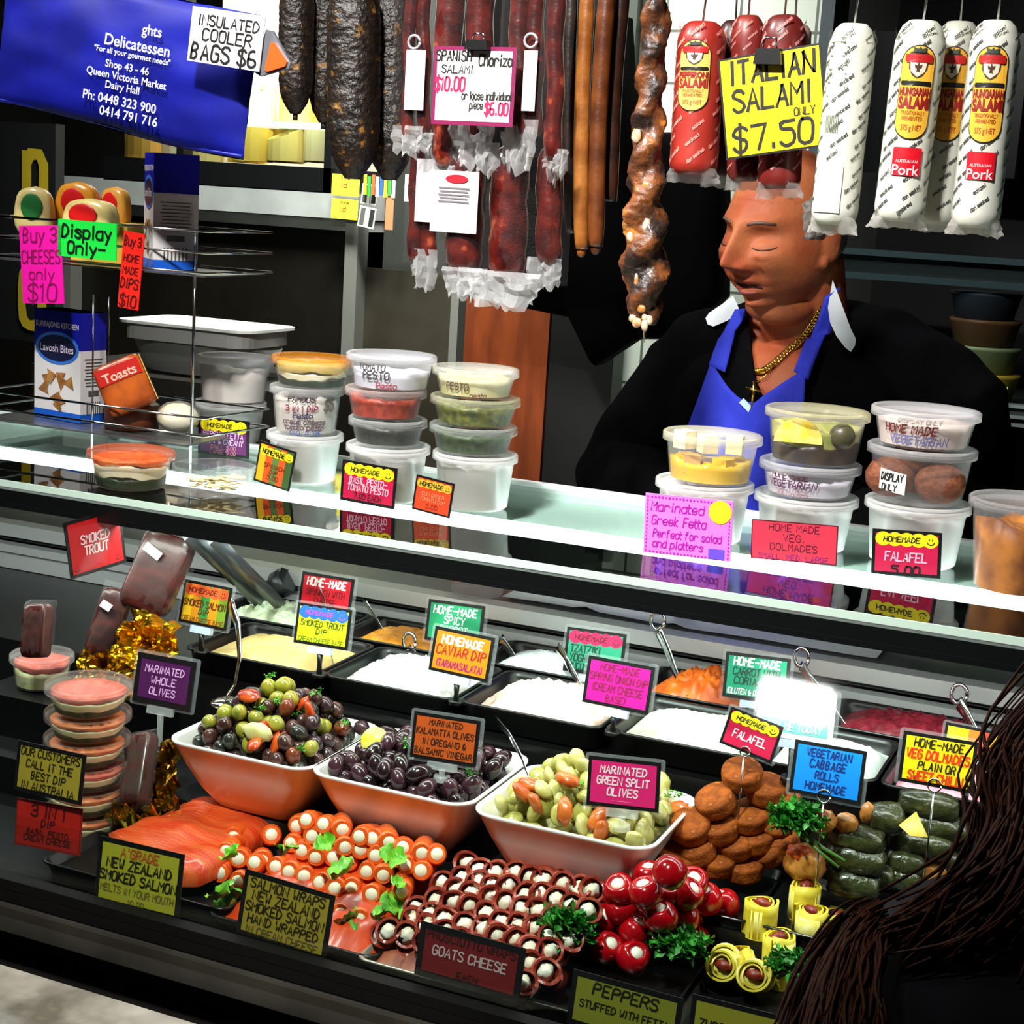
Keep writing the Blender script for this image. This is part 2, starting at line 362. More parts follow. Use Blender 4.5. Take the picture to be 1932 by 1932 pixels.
mb.grid(pane(0), 2, 28).grid(pane(.005), 2, 28); n = 56; mb.recalc = True
cp('front_glass', mb, glass('f4faf7', .8), 'curved front glass')
cp('shelf', MB().box((CX, (SF+SB)/2, SZ-.004), (L, SB-SF, .008)), glass('eef8f4', 1.0), 'clear glass top shelf')
cp('shelf_rail', MB().box((CX, SF-.004, SZ-.0165), (L, .018, .016)).box((CX, SF-.008, SZ-.027), (L, .012, .006)), mat('0c0f0e', .3), 'black front rail')
cp('shelf_edge', MB().box((CX, SF-.001, SZ-.004), (L, .003, .0075)), mat('cfe8d6', .25), 'polished pale green glass edge')
mb = MB(); mb.box((CX, 1.81, SZ-.018), (L, .17, .006)); mb.box((CX, 1.728, SZ-.024), (L, .004, .018)); mb.box((CX, 1.90, SZ-.012), (L, .012, .03)); cp('lamp_housing', mb, mat('f4f8f6', .4), 'white lamp housing')
cp('tube', MB().tube([(CX-L/2+.02, 1.715, SZ-.019), (CX+L/2-.02, 1.715, SZ-.019)], .0065, 12), mat('f4f8ff', .5, emit=14), 'lit fluorescent tube')
mb = MB()
for z, y, h, d in ((1.0, 1.945, .02, .03), (.972, 1.935, .012, .02), (.952, 1.93, .022, .012)): mb.box((CX, y, z), (L, d, h))
cp('rear_rail', mb, mat('dcdfe0', .35, .25), 'brushed aluminium rear rail')
cp('worktop', MB().box((CX, 2.045, .992), (L, .17, .03)), mat('8d9092', .35, .6, '7d8082', 12), 'grey steel rear worktop')
cp('rear_panel', MB().box((CX, 2.10, .49), (L, .04, .97)), mat('3c3d3f', .5))
p, q = at(352, 985, 1.56), at(505, 1150, 1.90)
mb = MB()
for d in (0, .035): mb.tube([(p.x+d, p.y, 1.14), (q.x+d, q.y, q.z)], .011, 6, flat=.5)
mb.tube([(q.x, 1.92, q.z+.03), (q.x+.02, 1.92, 1.0)], .02, 6); cp('bracket', mb, mat('55595c', .35, .6), 'dark metal shelf bracket')
for x in (CX-L/2+.03, CX+L/2-.03): cp('end_panel', MB().box((x, 1.7, 1.0), (.012, .42, .36)), glass('e8f4f0'))
solo('marble_ledge', MB().box((-1.5, 1.05, .733), (1.9, .30, .03)), mat('d9d3c2', .25, h2='7d7668', sc=9, h3='b8ab8c'), 'pale veined marble ledge along the foot of the counter', 'ledge')
# posts under the ledge
mb = MB(); [mb.box((x, 1.06, .36), (.05, .2, .718)) for x in (-2.2, -.75)]; solo('ledge_support', mb, mat('2c2a26', .6), 'dark upright supports beneath the marble ledge', 'support')

# ============================================================ BEHIND THE COUNTER
Yb = 3.3
def slab(x0, x1, y0, y1, Y, d):          # box whose front face spans a pixel rectangle at depth Y
    xm, ym = (x0+x1)/2, (y0+y1)/2
    xl, xr, zt, zb = at(x0, ym, Y).x, at(x1, ym, Y).x, at(xm, y0, Y).z, at(xm, y1, Y).z
    return (xl+xr)/2, (zt+zb)/2, abs(xr-xl), abs(zt-zb)
def slabbox(mb, x0, x1, y0, y1, Y, d, o=(0, 0, 0)):
    cx, cz, w_, h_ = slab(x0, x1, y0, y1, Y, d); return mb.box((cx-o[0], Y+d/2-o[1], cz-o[2]), (w_, d, h_))
# steel bench with dark panels
t = thing('back_bench', 'stainless steel bench with dark panelled front behind the counter', 'bench', (at(500, 400, Yb).x, Yb, 0)); o = t.location
zt = at(500, 355, Yb).z; xl, xr = at(-60, 400, Yb).x, at(866, 500, Yb).x
part('top_band', MB().box(((xl+at(675, 390, Yb).x)/2-o.x, .3, zt-.03), (at(675, 390, Yb).x-xl, .6, .06)).box(((xl+at(672, 390, Yb).x)/2-o.x, .31, zt-.075), (at(672, 390, Yb).x-xl, .58, .025)), mat('b4b6b2', .4, .35, 'a2a4a0', 9), t, 'brushed steel edge')
for px in (657, 857, 120): part('post', MB().box((at(px, 560, Yb).x-o.x, .03, (zt-.06)/2 if px != 857 else (zt-.16)/2), (.034 if px != 857 else .02, .05, zt-.07 if px != 857 else zt-.16)), mat('77776f', .4, .4), t)
part('panel', MB().box(((xl+at(650, 500, Yb).x)/2-o.x, .06, (zt-.08)/2), (at(650, 500, Yb).x-xl-.01, .02, zt-.09)), mat('171510', .32, .2, '100e0a', 5), t)
part('panel', MB().box(((at(664, 500, Yb).x+at(855, 500, Yb).x)/2-o.x, .06, (zt-.17)/2), (at(855, 500, Yb).x-at(664, 500, Yb).x-.01, .02, zt-.17)), mat('37332a', .32, .2, '2a261d', 5), t)
# lit cheese cabinet on the bench
t = thing('cheese_cabinet', 'lit glass cabinet of yellow cheeses above the steel bench', 'display cabinet', (at(430, 330, Yb).x, Yb, zt)); o = t.location
mb = MB(); slabbox(mb, 195, 632, 306, 352, Yb, .5, o); part('plinth', mb, BLACK, t)
xa, xb = at(205, 200, Yb).x-o.x, at(620, 200, Yb).x-o.x; ztop = 2.45-o.z
part('back_panel', MB().box(((xa+xb)/2, .49, ztop/2+.03), (xb-xa, .01, ztop-.06)), mat('e8e6da', .6), t)
mb = MB(); [mb.box((x, .02, ztop/2), (.02, .04, ztop)) for x in (at(622, 200, Yb).x-o.x, at(340, 250, Yb).x-o.x)]; part('frame', mb, BLACK, t)
part('roof', MB().box(((xa+xb)/2, .25, ztop), (xb-xa+.04, .5, .03)), BLACK, t)
zs = at(540, 234, Yb).z-o.z; part('glass_shelf', MB().box(((xa+xb)/2, .25, zs), (xb-xa-.03, .44, .012)), clear('dff5f2', .55, .1), t)
lamp('cabinet_lamp', (o.x+.1, Yb+.22, 2.42), (o.x+.1, Yb+.25, 1.5), 9, .9, .1, (1, .95, .82)); lamp('cabinet_shelf_lamp', (o.x+.15, Yb+.25, zs+o.z-.015), (o.x+.15, Yb+.25, 1.5), 4.0, .9, .1, (1, .94, .8))
CH = [('f3d25a', 'wedge'), ('f6e08a', 'block'), ('e9b93e', 'half wheel'), ('f5ecc0', 'block'), ('d9a94a', 'wedge')]
zf = at(500, 318, Yb).z+.005
cells = [(380, 'f3df8f', 0), (425, 'f0cf5c', 0), (470, 'f3d25a', 0), (500, 'e8be45', 0), (535, 'f4dd7d', 0), (570, 'f0d060', 0), (598, 'efe0a0', 0), (585, 'f1c24f', 1), (548, 'f6c86a', 1), (510, 'e9e6dc', 1), (480, 'f3d9a0', 1), (230, 'd8b24e', 0), (262, 'c79a3c', 0), (295, 'e8e4d4', 0)]
where = ['left of the black upright', 'just right of the black upright', 'left of the bag corner', 'below the bag corner', 'right of the bag corner', 'second from the right end', 'at the right end']
for i, (px, c, lv) in enumerate(cells):
    z = zs+.007+o.z if lv else at(px, 312, Yb).z+.012
    p = at(px, 250, Yb+.12); s_ = rnd.uniform(.05, .07); mb = MB()
    mb.grid(lambda u, v: ((.02 if v in (0, 1) else 1)*s_*math.cos(2*PI*u)*(1 if i % 2 else .8), (.02 if v in (0, 1) else 1)*s_*math.sin(2*PI*u)*.8, (0 if v < .5 else .09*(1-.45*(.5+.5*math.cos(2*PI*u)) if i % 3 else 1))), 14, 4, True, False)
    wh = (where[i] if i < 7 else ['at the right of the upper glass shelf', 'beside the dark salami tip on the glass shelf', 'behind the orange triangle on the glass shelf', 'at the left of the upper glass shelf'][i-7] if lv else ['first, seen under the blue bag', 'second, seen under the blue bag', 'third and palest, seen under the blue bag'][i-11])
    solo('cheese', mb, mat(c, .5, h2=c, sss=.1), f'piece of cheese {wh} in the lit cabinet'.replace('cheese first', 'yellow cheese first'), 'cheese', (p.x, Yb+.14+(.08 if i % 2 else 0), z), (0, 0, i), 'cheeses in the lit cabinet')
mb = MB().ball((0, 0, .03), (.06, .05, .03)); p = at(538, 268, Yb+.3); solo('salami_piece', mb, mat('5a2a22', .4), 'dark brown cut sausage lying on cheese in the lit cabinet', 'sausage', (p.x, Yb+.34, at(538, 275, Yb+.3).z))
# white tub on back ledge
t = thing('storage_tub', 'large white lidded plastic tub in front of the dark steel panels', 'tub', (at(390, 690, 2.9).x, 2.9, at(390, 700, 2.9).z)); o = t.location
w_ = at(505, 640, 2.9).x-at(270, 640, 2.9).x; hh = at(390, 612, 2.9).z-o.z
mb = MB(); mb.grid(lambda u, v: ((w_*.41+.03*v)*V((math.cos(2*PI*u), math.sin(2*PI*u), 0)).x*1.12, .09*math.sin(2*PI*u)*(1+.1*v), v*hh*.62), 28, 5, True); part('tub', mb, clear('c8cac4', .55, .4), t)
mb = MB(); mb.prism(rrect(w_*.98, .2, .04), 0, .035).mapped(lambda x, y, z: (x, z, hh-y)); mb2 = mb; part('rim', mb2, mat('d9dad2', .5), t)
mb = MB(); mb.prism(rrect(w_*1.06, .22, .04), 0, .006).mapped(lambda x, y, z: (x, z, hh-y+.004)); part('lid', mb, mat('c9cac2', .5), t)
mb = MB(); c_ = at(390, 700, 2.9); solo('back_table', mb.box((c_.x, 2.95, c_.z/2-.003), (.7, .4, c_.z-.006)), mat('1d1b16', .5), 'dark cabinet block under the white storage tub', 'cabinet')
# dark column with cards
t = thing('notice_column', 'dark grey column pinned with cards right of the steel bench', 'column', (at(745, 400, 3.28).x, 3.28, 0)); o = t.location
part('post', MB().box((0, .12, 1.4), (at(800, 400, 3.28).x-at(676, 400, 3.28).x, .02, 2.8)), mat('232420', .5), t)
card('price_card', 'upper plain yellow card pinned beside the steel bench', [(627, 327), (679, 331), (677, 371), (625, 368)], 3.27, 'f3e23a', [("Pane", '6a5a20', .82, .14, .4), ("d", 'b03a1a', .5, .24, .2)], bw=.02, lean=0, border='e8d838', cat='card')
card('price_card', 'lower plain yellow card pinned beside the steel bench', [(626, 373), (676, 378), (674, 416), (624, 411)], 3.27, 'f3e23a', [("Pane", '6a5a20', .82, .14, .4), ("d", 'b03a1a', .5, .24, .2)], bw=.02, lean=0, border='e8d838', cat='card')
for i, (q, lb) in enumerate([([(683, 345), (712, 350), (712, 388), (682, 384)], 'upper'), ([(678, 388), (709, 393), (706, 434), (676, 425)], 'lower')]):
    card('photo_print', f'{lb} small black and white photo pinned under the black salamis', q, 3.27, ['55544f', 'c9c6bd', '2a2a28'], [], bw=.08, lean=0, border='dfe0dc', cat='photo')
t = thing('flag_bunting', 'row of small coloured paper flags pinned below black salamis', 'bunting', (at(712, 345, 3.26).x, 3.26, at(712, 345, 3.26).z))
for i, c in enumerate(['e8dc2a', '2f8f3a', 'e05a28', 'e8e6df', '2a55b0', 'e8dc2a', '3a8a3a', 'e8e6df']): part('flag', MB().box((-.03+i*.0075*1.4, -.002, -.005-(i % 2)*.004), (.008, .002, .045)), mat(c, .6), t)
p = at(777, 355, 3.26); solo('paper_card', MB().box((0, 0, 0), (.035, .002, .06)), mat('f0eee8', .6), 'white paper card pinned by the hanging chorizo', 'card', p)
p = at(735, 400, 3.26); solo('fridge_photo', MB().box((0, 0, 0), (.02, .002, .08)), mat('b8714a', .6), 'narrow orange picture pinned on the dark column', 'picture', p)
# orange-brown panel, dark cabinet, coats
mb = MB(); slabbox(mb, 872, 1030, 470, 960, 3.0, .04); solo('wooden_panel', mb, mat('8a3d14', .45, h2='6d2d0d', sc=5, stretch=(6, 6, 1)), 'orange-brown wooden door panel behind the counter', 'panel')
mb = MB(); slabbox(mb, 1030, 1150, 560, 1000, 2.97, .06); solo('dark_cupboard', mb, mat('0b0a09', .5), 'black upright cupboard beside the orange-brown panel', 'cupboard')
def coat(label, pts, Y):
    mb = MB(); poly = [(at(x, y, Y).x, at(x, y, Y).z) for x, y in pts]; c = V((sum(p[0] for p in poly)/len(poly), 0, sum(p[1] for p in poly)/len(poly)))
    rings = []
    for k, (f, d) in enumerate(((1, 0), (.97, -.02), (.8, -.045), (.4, -.06))): rings.append([(c.x+(x-c.x)*f, Y+d+.01*math.sin(9*x*20), c.z+(z-c.z)*f) for x, z in poly])
    n = len(poly)
    for a, b in zip(rings, rings[1:]): mb.add(a+b, [(i, (i+1) % n, n+(i+1) % n, n+i) for i in range(n)], True)
    mb.add(rings[-1], [tuple(range(n))], True); mb.add([(x, Y+.04, z) for x, y, z in rings[0]], [tuple(range(n))[::-1]])
    mb.add(rings[0]+[(x, Y+.04, z) for x, y, z in rings[0]], [(i, n+i, n+(i+1) % n, (i+1) % n) for i in range(n)])
    mb.tube([(c.x, Y, max(z for x, z in poly)-.03), (c.x, 3.098, max(z for x, z in poly)-.01)], .006, 6)
    solo('coat', mb, mat('020202', .9, spec=.05), label, 'coat')
coat('black coat hanging left of the twisted salami', [(1020, 30), (1180, 30), (1195, 300), (1215, 420), (1200, 640), (1125, 690), (1075, 600), (880, 560), (860, 500), (880, 300), (1000, 120)], 2.75)
coat('black coat hanging between the twisted salami and the man', [(1255, 250), (1366, 250), (1368, 430), (1366, 560), (1290, 640), (1180, 640), (1200, 420)], 2.85)
# dark fridge at right
t = thing('wall_fridge', 'dark open fridge with steel rails behind the man', 'fridge', (at(1790, 600, 3.1).x, 3.1, 0)); o = t.location
xa, xb = at(1566, 500, 3.1).x-o.x, at(2050, 500, 3.1).x-o.x
part('back_panel', MB().box(((xa+xb)/2, .45, 1.3), (xb-xa, .03, 2.6)), mat('030405', .6, spec=.2), t)
part('base', MB().box(((xa+xb)/2, .25, .4), (xb-xa, .5, .8)), mat('040506', .6, spec=.2), t)
zr = at(1700, 480, 3.1).z
for dz in (0, -.045): part('rail', MB().box(((xa+xb)/2, .0, zr+dz), (xb-xa, .02, .012)), mat('34474a', .3, .8), t)
part('rail_back', MB().box(((xa+xb)/2, .03, zr-.02), (xb-xa, .03, .05)), mat('0c1a1c', .3, .5), t)
zk = at(1840, 760, 3.1).z; 
for dz in (0, -.02, -.035): part('shelf_edge', MB().box(((xa+xb)/2, .02, zk+dz), (xb-xa, .03, .006)), mat('9aa8a4', .3, .6), t)
part('shelf', MB().box(((xa+xb)/2, .22, zk-.01), (xb-xa, .4, .012)), mat('20282a', .4), t)
mb = MB(); slabbox(mb, 1600, 1930, 60, 330, 3.3, .04, o); part('canopy', mb, mat('060b0d', .2), t)
for i, (c, lb) in enumerate((('8a7a2c', 'lowest'), ('5a6a4c', 'second'), ('4a3420', 'third'), ('242c34', 'topmost'))):
    p = at(1850, 745-38*i, 3.16); solo('dip_tub', MB().lathe([(0, 0), (.055, 0), (.065, .042), (.068, .044), (.068, .05), (0, .05)], 24), mat(c, .5, spec=.2), f'{lb} plastic tub of the stack in the dark fridge', 'tub', (p.x, 3.18, zk+.002+.051*i), group='tubs in the fridge')
card('price_card', 'bright green handwritten price card in the dark fridge', [(1806, 722), (1900, 730), (1900, 758), (1806, 750)], 3.09, '8fe02c', [('HOME MADE', '1a3a10', .72, .24, .8), ('DIPS $10.00', '1a3a10', .3, .26, .8)], bw=0, border='8fe02c', lean=0, cat='card')
# black sign with yellow letters at far left
t = thing('shop_sign', 'black sign with tall yellow letters at the far left', 'sign', at(60, 450, 2.9)); o = t.location
mb = MB(); slabbox(mb, -60, 104, 230, 640, 2.9, .03, o); part('board', mb, BLACKM, t)
mb = MB(); zz = at(75, 450, 2.9); write(mb, 'n', at(68, 320, 2.9).x-o.x, at(68, 320, 2.9).z-o.z+.01, .14, .05, .18, 0, -.002); write(mb, '0', at(62, 560, 2.9).x-o.x, at(62, 560, 2.9).z-o.z, .13, .06, .18, 0, -.002); part('lettering', mb, mat('d8b92a', .5), t)
# ============================================================ THINGS ON THE GLASS SHELF
def tub(label, x0, x1, yb, yt, base, contents=(), lid='f4f6f8', lidfac=.45, body='f2f5f8', fac=.3, taper=.86, writing=(), back=.045, lidded=True, name='plastic_tub', group=None, open_=False):
    """x0,x1 rim extents, yb base front, yt rim front (pixels); base = shelf z or the tub below"""
    xm = (x0+x1)/2
    if isinstance(base, dict): Y = base['c'].y; z0 = base['top']+.0005; p = at(xm, yb, Y); c = V((p.x, Y, z0))
    else:
        p = atz(xm, yb, base); d = V((p.x, p.y, 0)).normalized(); k = (x1-x0)/2*pxm(p)*taper+back; c = V((p.x, p.y, base+.001))+V((d.x*k, d.y*k, 0))
    s = pxm(c); r = (x1-x0)/2*s*.97; h = max(.02, (yb-yt)*s*1.0); rb = r*taper*.97; rz = math.atan2(c.x, -c.y)*-1
    rz = math.atan2(c.x-CAM.x, -(c.y-CAM.y)); rz = -(math.atan2(c.x, c.y))
    t = thing(name, label, 'tub', c, rz, group)
    rw = lambda z: rb+(r*.95-rb)*z/h
    mb = MB().lathe([(0, 0), (rb*.9, 0), (rb, .003), (rw(h-.006), h-.006), (r*.99, h-.005), (r, h), (r*.97, h+.0005), (rw(h)-.0012, h-.002), (rb-.0012, .004), (rb*.88, .0015), (0, .0015)], 40); mb.recalc = False
    tw = part('tub_wall', mb, clear(body, fac if fac > .45 else fac*.3, .22), t, 'frosted plastic wall')
    for cm, a, b in contents:
        wa, wb = (.0 if a == 0 else .05), .05; za, zb_ = .003+a*(h-.006), .003+b*(h-.006); sd = rnd.uniform(0, 9)
        f = lambda g, amp: amp*h*(math.sin(2*g+sd)+.6*math.sin(5*g+2*sd)+.4*math.sin(11*g))
        mb = MB(); mb.grid(lambda u, v: (lambda g, z: ((rw(z)-.0022)*math.cos(g), (rw(z)-.0022)*math.sin(g), max(.003, min(z, h-.002))))(2*PI*u, za+(zb_-za)*v+(f(2*PI*u, wb*(.3 if b > .98 else 1))*v if v == 1 else f(2*PI*u, wa)*(1-v) if a else 0)), 48, 4, True)
        n0 = len(mb.v)-48; top = mb.v[n0:]; mid = [(x*.6, y*.6, z+rnd.uniform(-.003, .003)) for x, y, z in top]; i0 = len(mb.v)
        mb.add(top+mid, [(i, (i+1) % 48, 48+(i+1) % 48, 48+i) for i in range(48)], True); mb.add(mid, [tuple(range(48))], True); part('contents', mb, cm, t)
    top = h
    if lidded:
        mb = MB().lathe([(0, h+.0005), (r*.86, h+.0005), (r*.9, h+.004), (r*1.0, h+.0055), (r*1.035, h+.004), (r*1.035, h-.004), (r*1.0, h-.0045)], 40); part('lid', mb, clear(lid, lidfac*.55, .2), t, 'plastic lid'); top = h+.0045
    cols = {}
    for txt, col, zf, hf, a0, aw in writing:
        k = MB(); write(k, txt, a0*r, h*zf, h*hf, aw*r, .2, .12, 0, .15)
        k.mapped(lambda x, y, z: ((rw(z)+.0006)*math.sin(x/r), -(rw(z)+.0006)*math.cos(x/r), z)); c0 = cols.setdefault(col, MB()); c0.add(k.v, k.f)
    for col, k in cols.items(): k.recalc = False; part('lettering', k, mat(col, .5), tw)
    return dict(c=c, top=c.z+top, t=t, r=r, h=h, rz=rz)
FOOD = lambda h, h2, sc=120, **k: mat(h, k.pop('rough', .4), 0, h2, sc, k.pop('bump', .4), **k)
GREEN = FOOD('1c2f12', '38511f', 150); DKGREEN = FOOD('11200f', '25391c', 150); CREAM = FOOD('f1e4b4', 'f6efd0', 60); ORANGE = FOOD('e2571c', 'f08a3a', 90); YGREEN = FOOD('3d4a14', '7a7a22', 120)
REDP = FOOD('8f2410', 'b8401a', 110); PALEP = FOOD('d8cf90', 'e9e2bb', 40); YELLOW = FOOD('f2d35a', 'f7e08e', 60)
H = SZ
tub('orange-lidded tub of layered dip with dark green base, at the left end of the shelf', 165, 328, 932, 872, H, [(DKGREEN, 0, .36), (CREAM, .36, .8), (ORANGE, .8, 1)], 'f0703a', .5, 'f6efe4', .12, back=.004)
k = tub('open clear tub holding pale cracker shards', 322, 484, 945, 893, H, (), lidded=False, fac=.14, back=.004)
mb = MB(); r = random.Random(3)
for i in range(34):
    a, q = r.uniform(0, 2*PI), r.uniform(0, k['r']*.62); mb.box((q*math.cos(a), q*math.sin(a), .006+r.uniform(0, .013)), (.022, .006, .0012), Matrix.Rotation(r.uniform(0, 6), 3, 'Z') @ Matrix.Rotation(r.uniform(-.5, .5), 3, 'X'))
solo('cracker_shards', mb, mat('f1e2ae', .6), 'pile of pale yellow cracker shards inside the open clear tub', 'crackers', k['c']+V((0, 0, .001)), kind='stuff')
TW = dict(lid='fbfbf9', lidfac=.55, body='fafaf8', fac=.5)
b = tub('white tub under the tub of fetta, behind the purple card', 366, 500, 852, 782, H, [(mat('efefec', .5), 0, .9)], **TW)
tub('frosted lidded tub of white fetta above the purple card', 367, 512, 782, 703, b, [(FOOD('f3ece4', 'efe0d8', 25), 0, .78)], 'f6f6f8', .5, fac=.32)
b = tub('white base tub beneath the tub hand-lettered FAMOUS DIP', 500, 644, 930, 846, H, [(mat('efefec', .5), 0, .9)], **TW)
b2 = tub('frosted tub hand-lettered FAMOUS DIP and $5', 506, 645, 838, 758, b, [(mat('d9d2c8', .5), 0, .85)], 'f2f2f0', .4, fac=.35, writing=[('FAMOUS', '4d3a44', .86, .13, -.15, .9), ('$5', '6a655a', .72, .26, .75, .35), ('3 IN 1 DIP', '8a1f4a', .64, .13, -.15, 1.0), ('Pesto', '3d3550', .48, .13, -.1, .7), ('cream cheese', '5a4650', .33, .12, -.05, 1.4), ('tomato pesto', '5a4650', .2, .12, -.05, 1.4), ('CALL IT THE', '4a5a9a', .07, .1, 0, 1.3)])
tub('orange-lidded tub of dip with dark green base, topmost above the FAMOUS tub', 510, 664, 755, 706, b2, [(DKGREEN, 0, .34), (CREAM, .34, .62), (YELLOW, .62, 1)], 'f7a021', .6, fac=.2)
b = tub('white base tub behind the basil pesto card', 648, 806, 968, 872, H, [(mat('efefec', .5), 0, .9)], **TW)
b = tub('lidded tub of near-black pesto beneath the red pesto', 655, 803, 862, 820, b, [(FOOD('0d130c', '202b18', 140), 0, .95)], 'eef2f0', .4, fac=.18)
b = tub('lidded tub of red tomato pesto in the middle of its stack', 648, 802, 812, 764, b, [(REDP, 0, .92)], 'f4e4e0', .4, fac=.16)
tub('frosted tub hand-lettered PESTO with a white lid, topmost above red pesto', 650, 820, 765, 708, b, [(mat('e7e7f0', .5), 0, .6)], 'f4f4f8', .45, fac=.4, writing=[('TOMATO', '4a4646', .78, .2, -.5, .9), ('PESTO', '4a4646', .52, .24, -.4, .9), ('Pesto', 'a04a5a', .2, .2, -.1, .7)])
b = tub('white base tub at the right end of the left row, behind the small orange card', 810, 970, 984, 888, H, [(mat('efefec', .5), 0, .9)], **TW)
b = tub('lidded tub of dark green pesto, lowest filled tub beside the gap', 806, 972, 886, 842, b, [(GREEN, 0, .96)], 'dfe6dc', .4, fac=.18)
b = tub('lidded tub of yellow-green pesto below the pale top tub', 808, 978, 834, 788, b, [(YGREEN, 0, .96)], 'e6e6c2', .45, fac=.18)
tub('pale yellow lidded tub topmost of the stack beside the gap', 812, 975, 778, 732, b, [(PALEP, 0, .85)], 'f0f0e4', .45, fac=.32, writing=[('PESTO', '5a4a3a', .5, .26, -.5, .9), ('pesto', '6a4a3a', .18, .2, .1, .7)])
# right-hand stacks
b = tub('white base tub behind the pink Greek fetta card', 1226, 1410, 1050, 945, H, [(mat('efe8ee', .5), 0, .9)], **TW)
k = tub('lidded tub of fetta cubes in yellow oil above the pink card', 1242, 1428, 940, 858, b, [(mat('e8b414', .2, h2='f0ca3a', sc=18), 0, .5)], 'f6f2da', .55, fac=.25)
for i, (x, y, z, c) in enumerate(((-.02, -.026, .022, 'd8a96a'), (.014, -.028, .02, 'e8bf2a'), (-.005, -.02, .044, 'f2e7c4'), (.025, -.018, .045, 'efe3b4'), (-.03, -.012, .046, 'f0e6c8'))):
    part('fetta_cube', MB().box((0, 0, 0), (.018, .018, .02), Matrix.Rotation(i, 3, 'Z')).mapped(lambda a, e, d: (a+x, e+y, d+z)), mat(c, .5), k['t'])
b = tub('white base tub behind the red dolmades card', 1412, 1606, 1066, 972, H, [(mat('efefec', .5), 0, .9)], **TW)
b = tub('frosted tub hand-lettered VEGETARIAN DOLMADES below the lemon tub', 1426, 1616, 960, 906, b, [(mat('e4e0ea', .5), 0, .6)], 'f4f4f6', .5, fac=.4, writing=[('HOME MADE', '6a3a4a', .78, .2, -.45, 1.0), ('VEGETARIAN', '5a2a50', .5, .24, -.4, 1.2), ('DOLMADES', '9a7a80', .2, .2, -.4, 1.0)])
k = tub('lidded tub of dark dolmades with a lemon slice', 1433, 1628, 906, 815, b, [(FOOD('2a2014', '46341c', 40), 0, .42), (FOOD('c9c27a', '9aa84a', 60), .42, .8)], 'f7efc4', .5, fac=.2)
mb = MB(); mb.prism([(.026*math.cos(R(a)), .026*math.sin(R(a))) for a in range(0, 181, 12)], 0, .006); mb.mapped(lambda x, y, z: (x-.018, y-k['r']*.90, z+.026)); part('lemon_slice', mb, mat('f2d23a', .4, h2='f7e68a', sc=60), k['t'], 'yellow lemon slice')
mb = MB().ball((.028, -k['r']*.72, .036), (.014, .012, .014)); part('dolmade', mb, mat('4c4a32', .4), k['t'])
b = tub('white base tub behind the black and red falafel card', 1618, 1814, 1096, 985, H, [(mat('efefec', .5), 0, .9)], **TW)
k = tub('lidded tub of brown falafel with a small white DISPLAY ONLY label', 1624, 1826, 985, 890, b, (), 'f2f3f5', .5, fac=.22)
for i, (x, y, z) in enumerate(((-.03, -.012, .025), (.022, -.02, .024), (0, .02, .026), (-.004, -.005, .05))): part('falafel', MB().ball((x, y, z), (.027, .022, .022), 18, 12, lambda d: 1+.05*noise.noise(d*4)), mat('6e3a22', .7, h2='8a4f2e', sc=160, bump=.6), k['t'])
mb = MB(); 
for i in range(7): a = -.62+i*.075; 
kk = MB(); rect(kk, -.029, .024, .031, .022, 0); mb = MB(); mb.grid(lambda u, v: (-.045+.032*u, 0, .012+.022*v+.003*(1-u)), 8, 2); kw = MB(); write(kw, 'DISPLAY', -.029, .029, .0075, .026, .2); write(kw, 'ONLY', -.031, .018, .0065, .018, .2)
rr = k['r']*.93; f = lambda off: (lambda x, y, z: ((rr+off)*math.sin(x/rr), -(rr+off)*math.cos(x/rr), z)); mb.recalc = kw.recalc = False
lb_ = part('label', mb.mapped(f(.001)), mat('f0efe9', .6), k['t'], 'white sticker'); part('lettering', kw.mapped(f(.0016)), INK, lb_)
tub('frosted tub hand-lettered HOME MADE VEGETARIAN, topmost at the right', 1634, 1836, 890, 828, b if 0 else dict(c=k['c'], top=k['top']), [(mat('efdcd2', .5), 0, .8)], 'f6f4f6', .5, fac=.4, writing=[('DISPLAY ONLY', 'a8a0a0', .88, .14, -.1, 1.4), ('HOME MADE', '6a2424', .62, .24, -.3, 1.2), ('VEGETARIAN', '6a6a9a', .3, .24, -.1, 1.4)])
k = tub('large clear round tub of orange food at the right end of the shelf', 1808, 2010, 1150, 985, H, [(mat('d9882a', .5, h2='8a4a18', sc=25), 0, .8)], 'f4f4f4', .3, fac=.2, taper=.8)

# cards on the shelf front
HM = ('f2e21a', '141414', 'HOMEMADE'); Zs = -H
card('price_card', 'black and purple HOMEMADE persian fetta card on the shelf', [(378, 785), (474, 796), (466, 866), (370, 853)], Zs, '6a1d66', [('PERSIAN FETTA', 'e8c8e8', .56, .14, .78), ('SOFT & CREAMY', 'e8c8e8', .38, .14, .78), ('SMALL 5.00', 'd88a9a', .22, .1, .5), ('LARGE 9.00', 'd88a9a', .09, .1, .5)], badge=HM, cat='card', lean=0)
card('price_card', 'small yellow and orange HOMEMADE card left of the pesto card', [(489, 832), (557, 851), (548, 931), (480, 905)], Zs, ['e8b21c', 'e0561c', '5a7a3a', 'e0561c', '3a5a2a'], [('SPINACH', '7a2a10', .48, .1, .6), ('DIP', '7a2a10', .34, .1, .4), ('5.00', '7a2a10', .2, .1, .4)], badge=HM, cat='card', lean=0)
card('price_card', 'black and red HOMEMADE basil pesto and tomato pesto card', [(648, 866), (751, 885), (743, 961), (640, 943)], Zs, 'b81640', [('BASIL PESTO-', 'f2b8c8', .55, .15, .68), ('TOMATO PESTO', 'f2b8c8', .37, .15, .74), ('7.00 EACH', '4a1020', .18, .13, .5)], badge=HM, cat='card', lean=0)
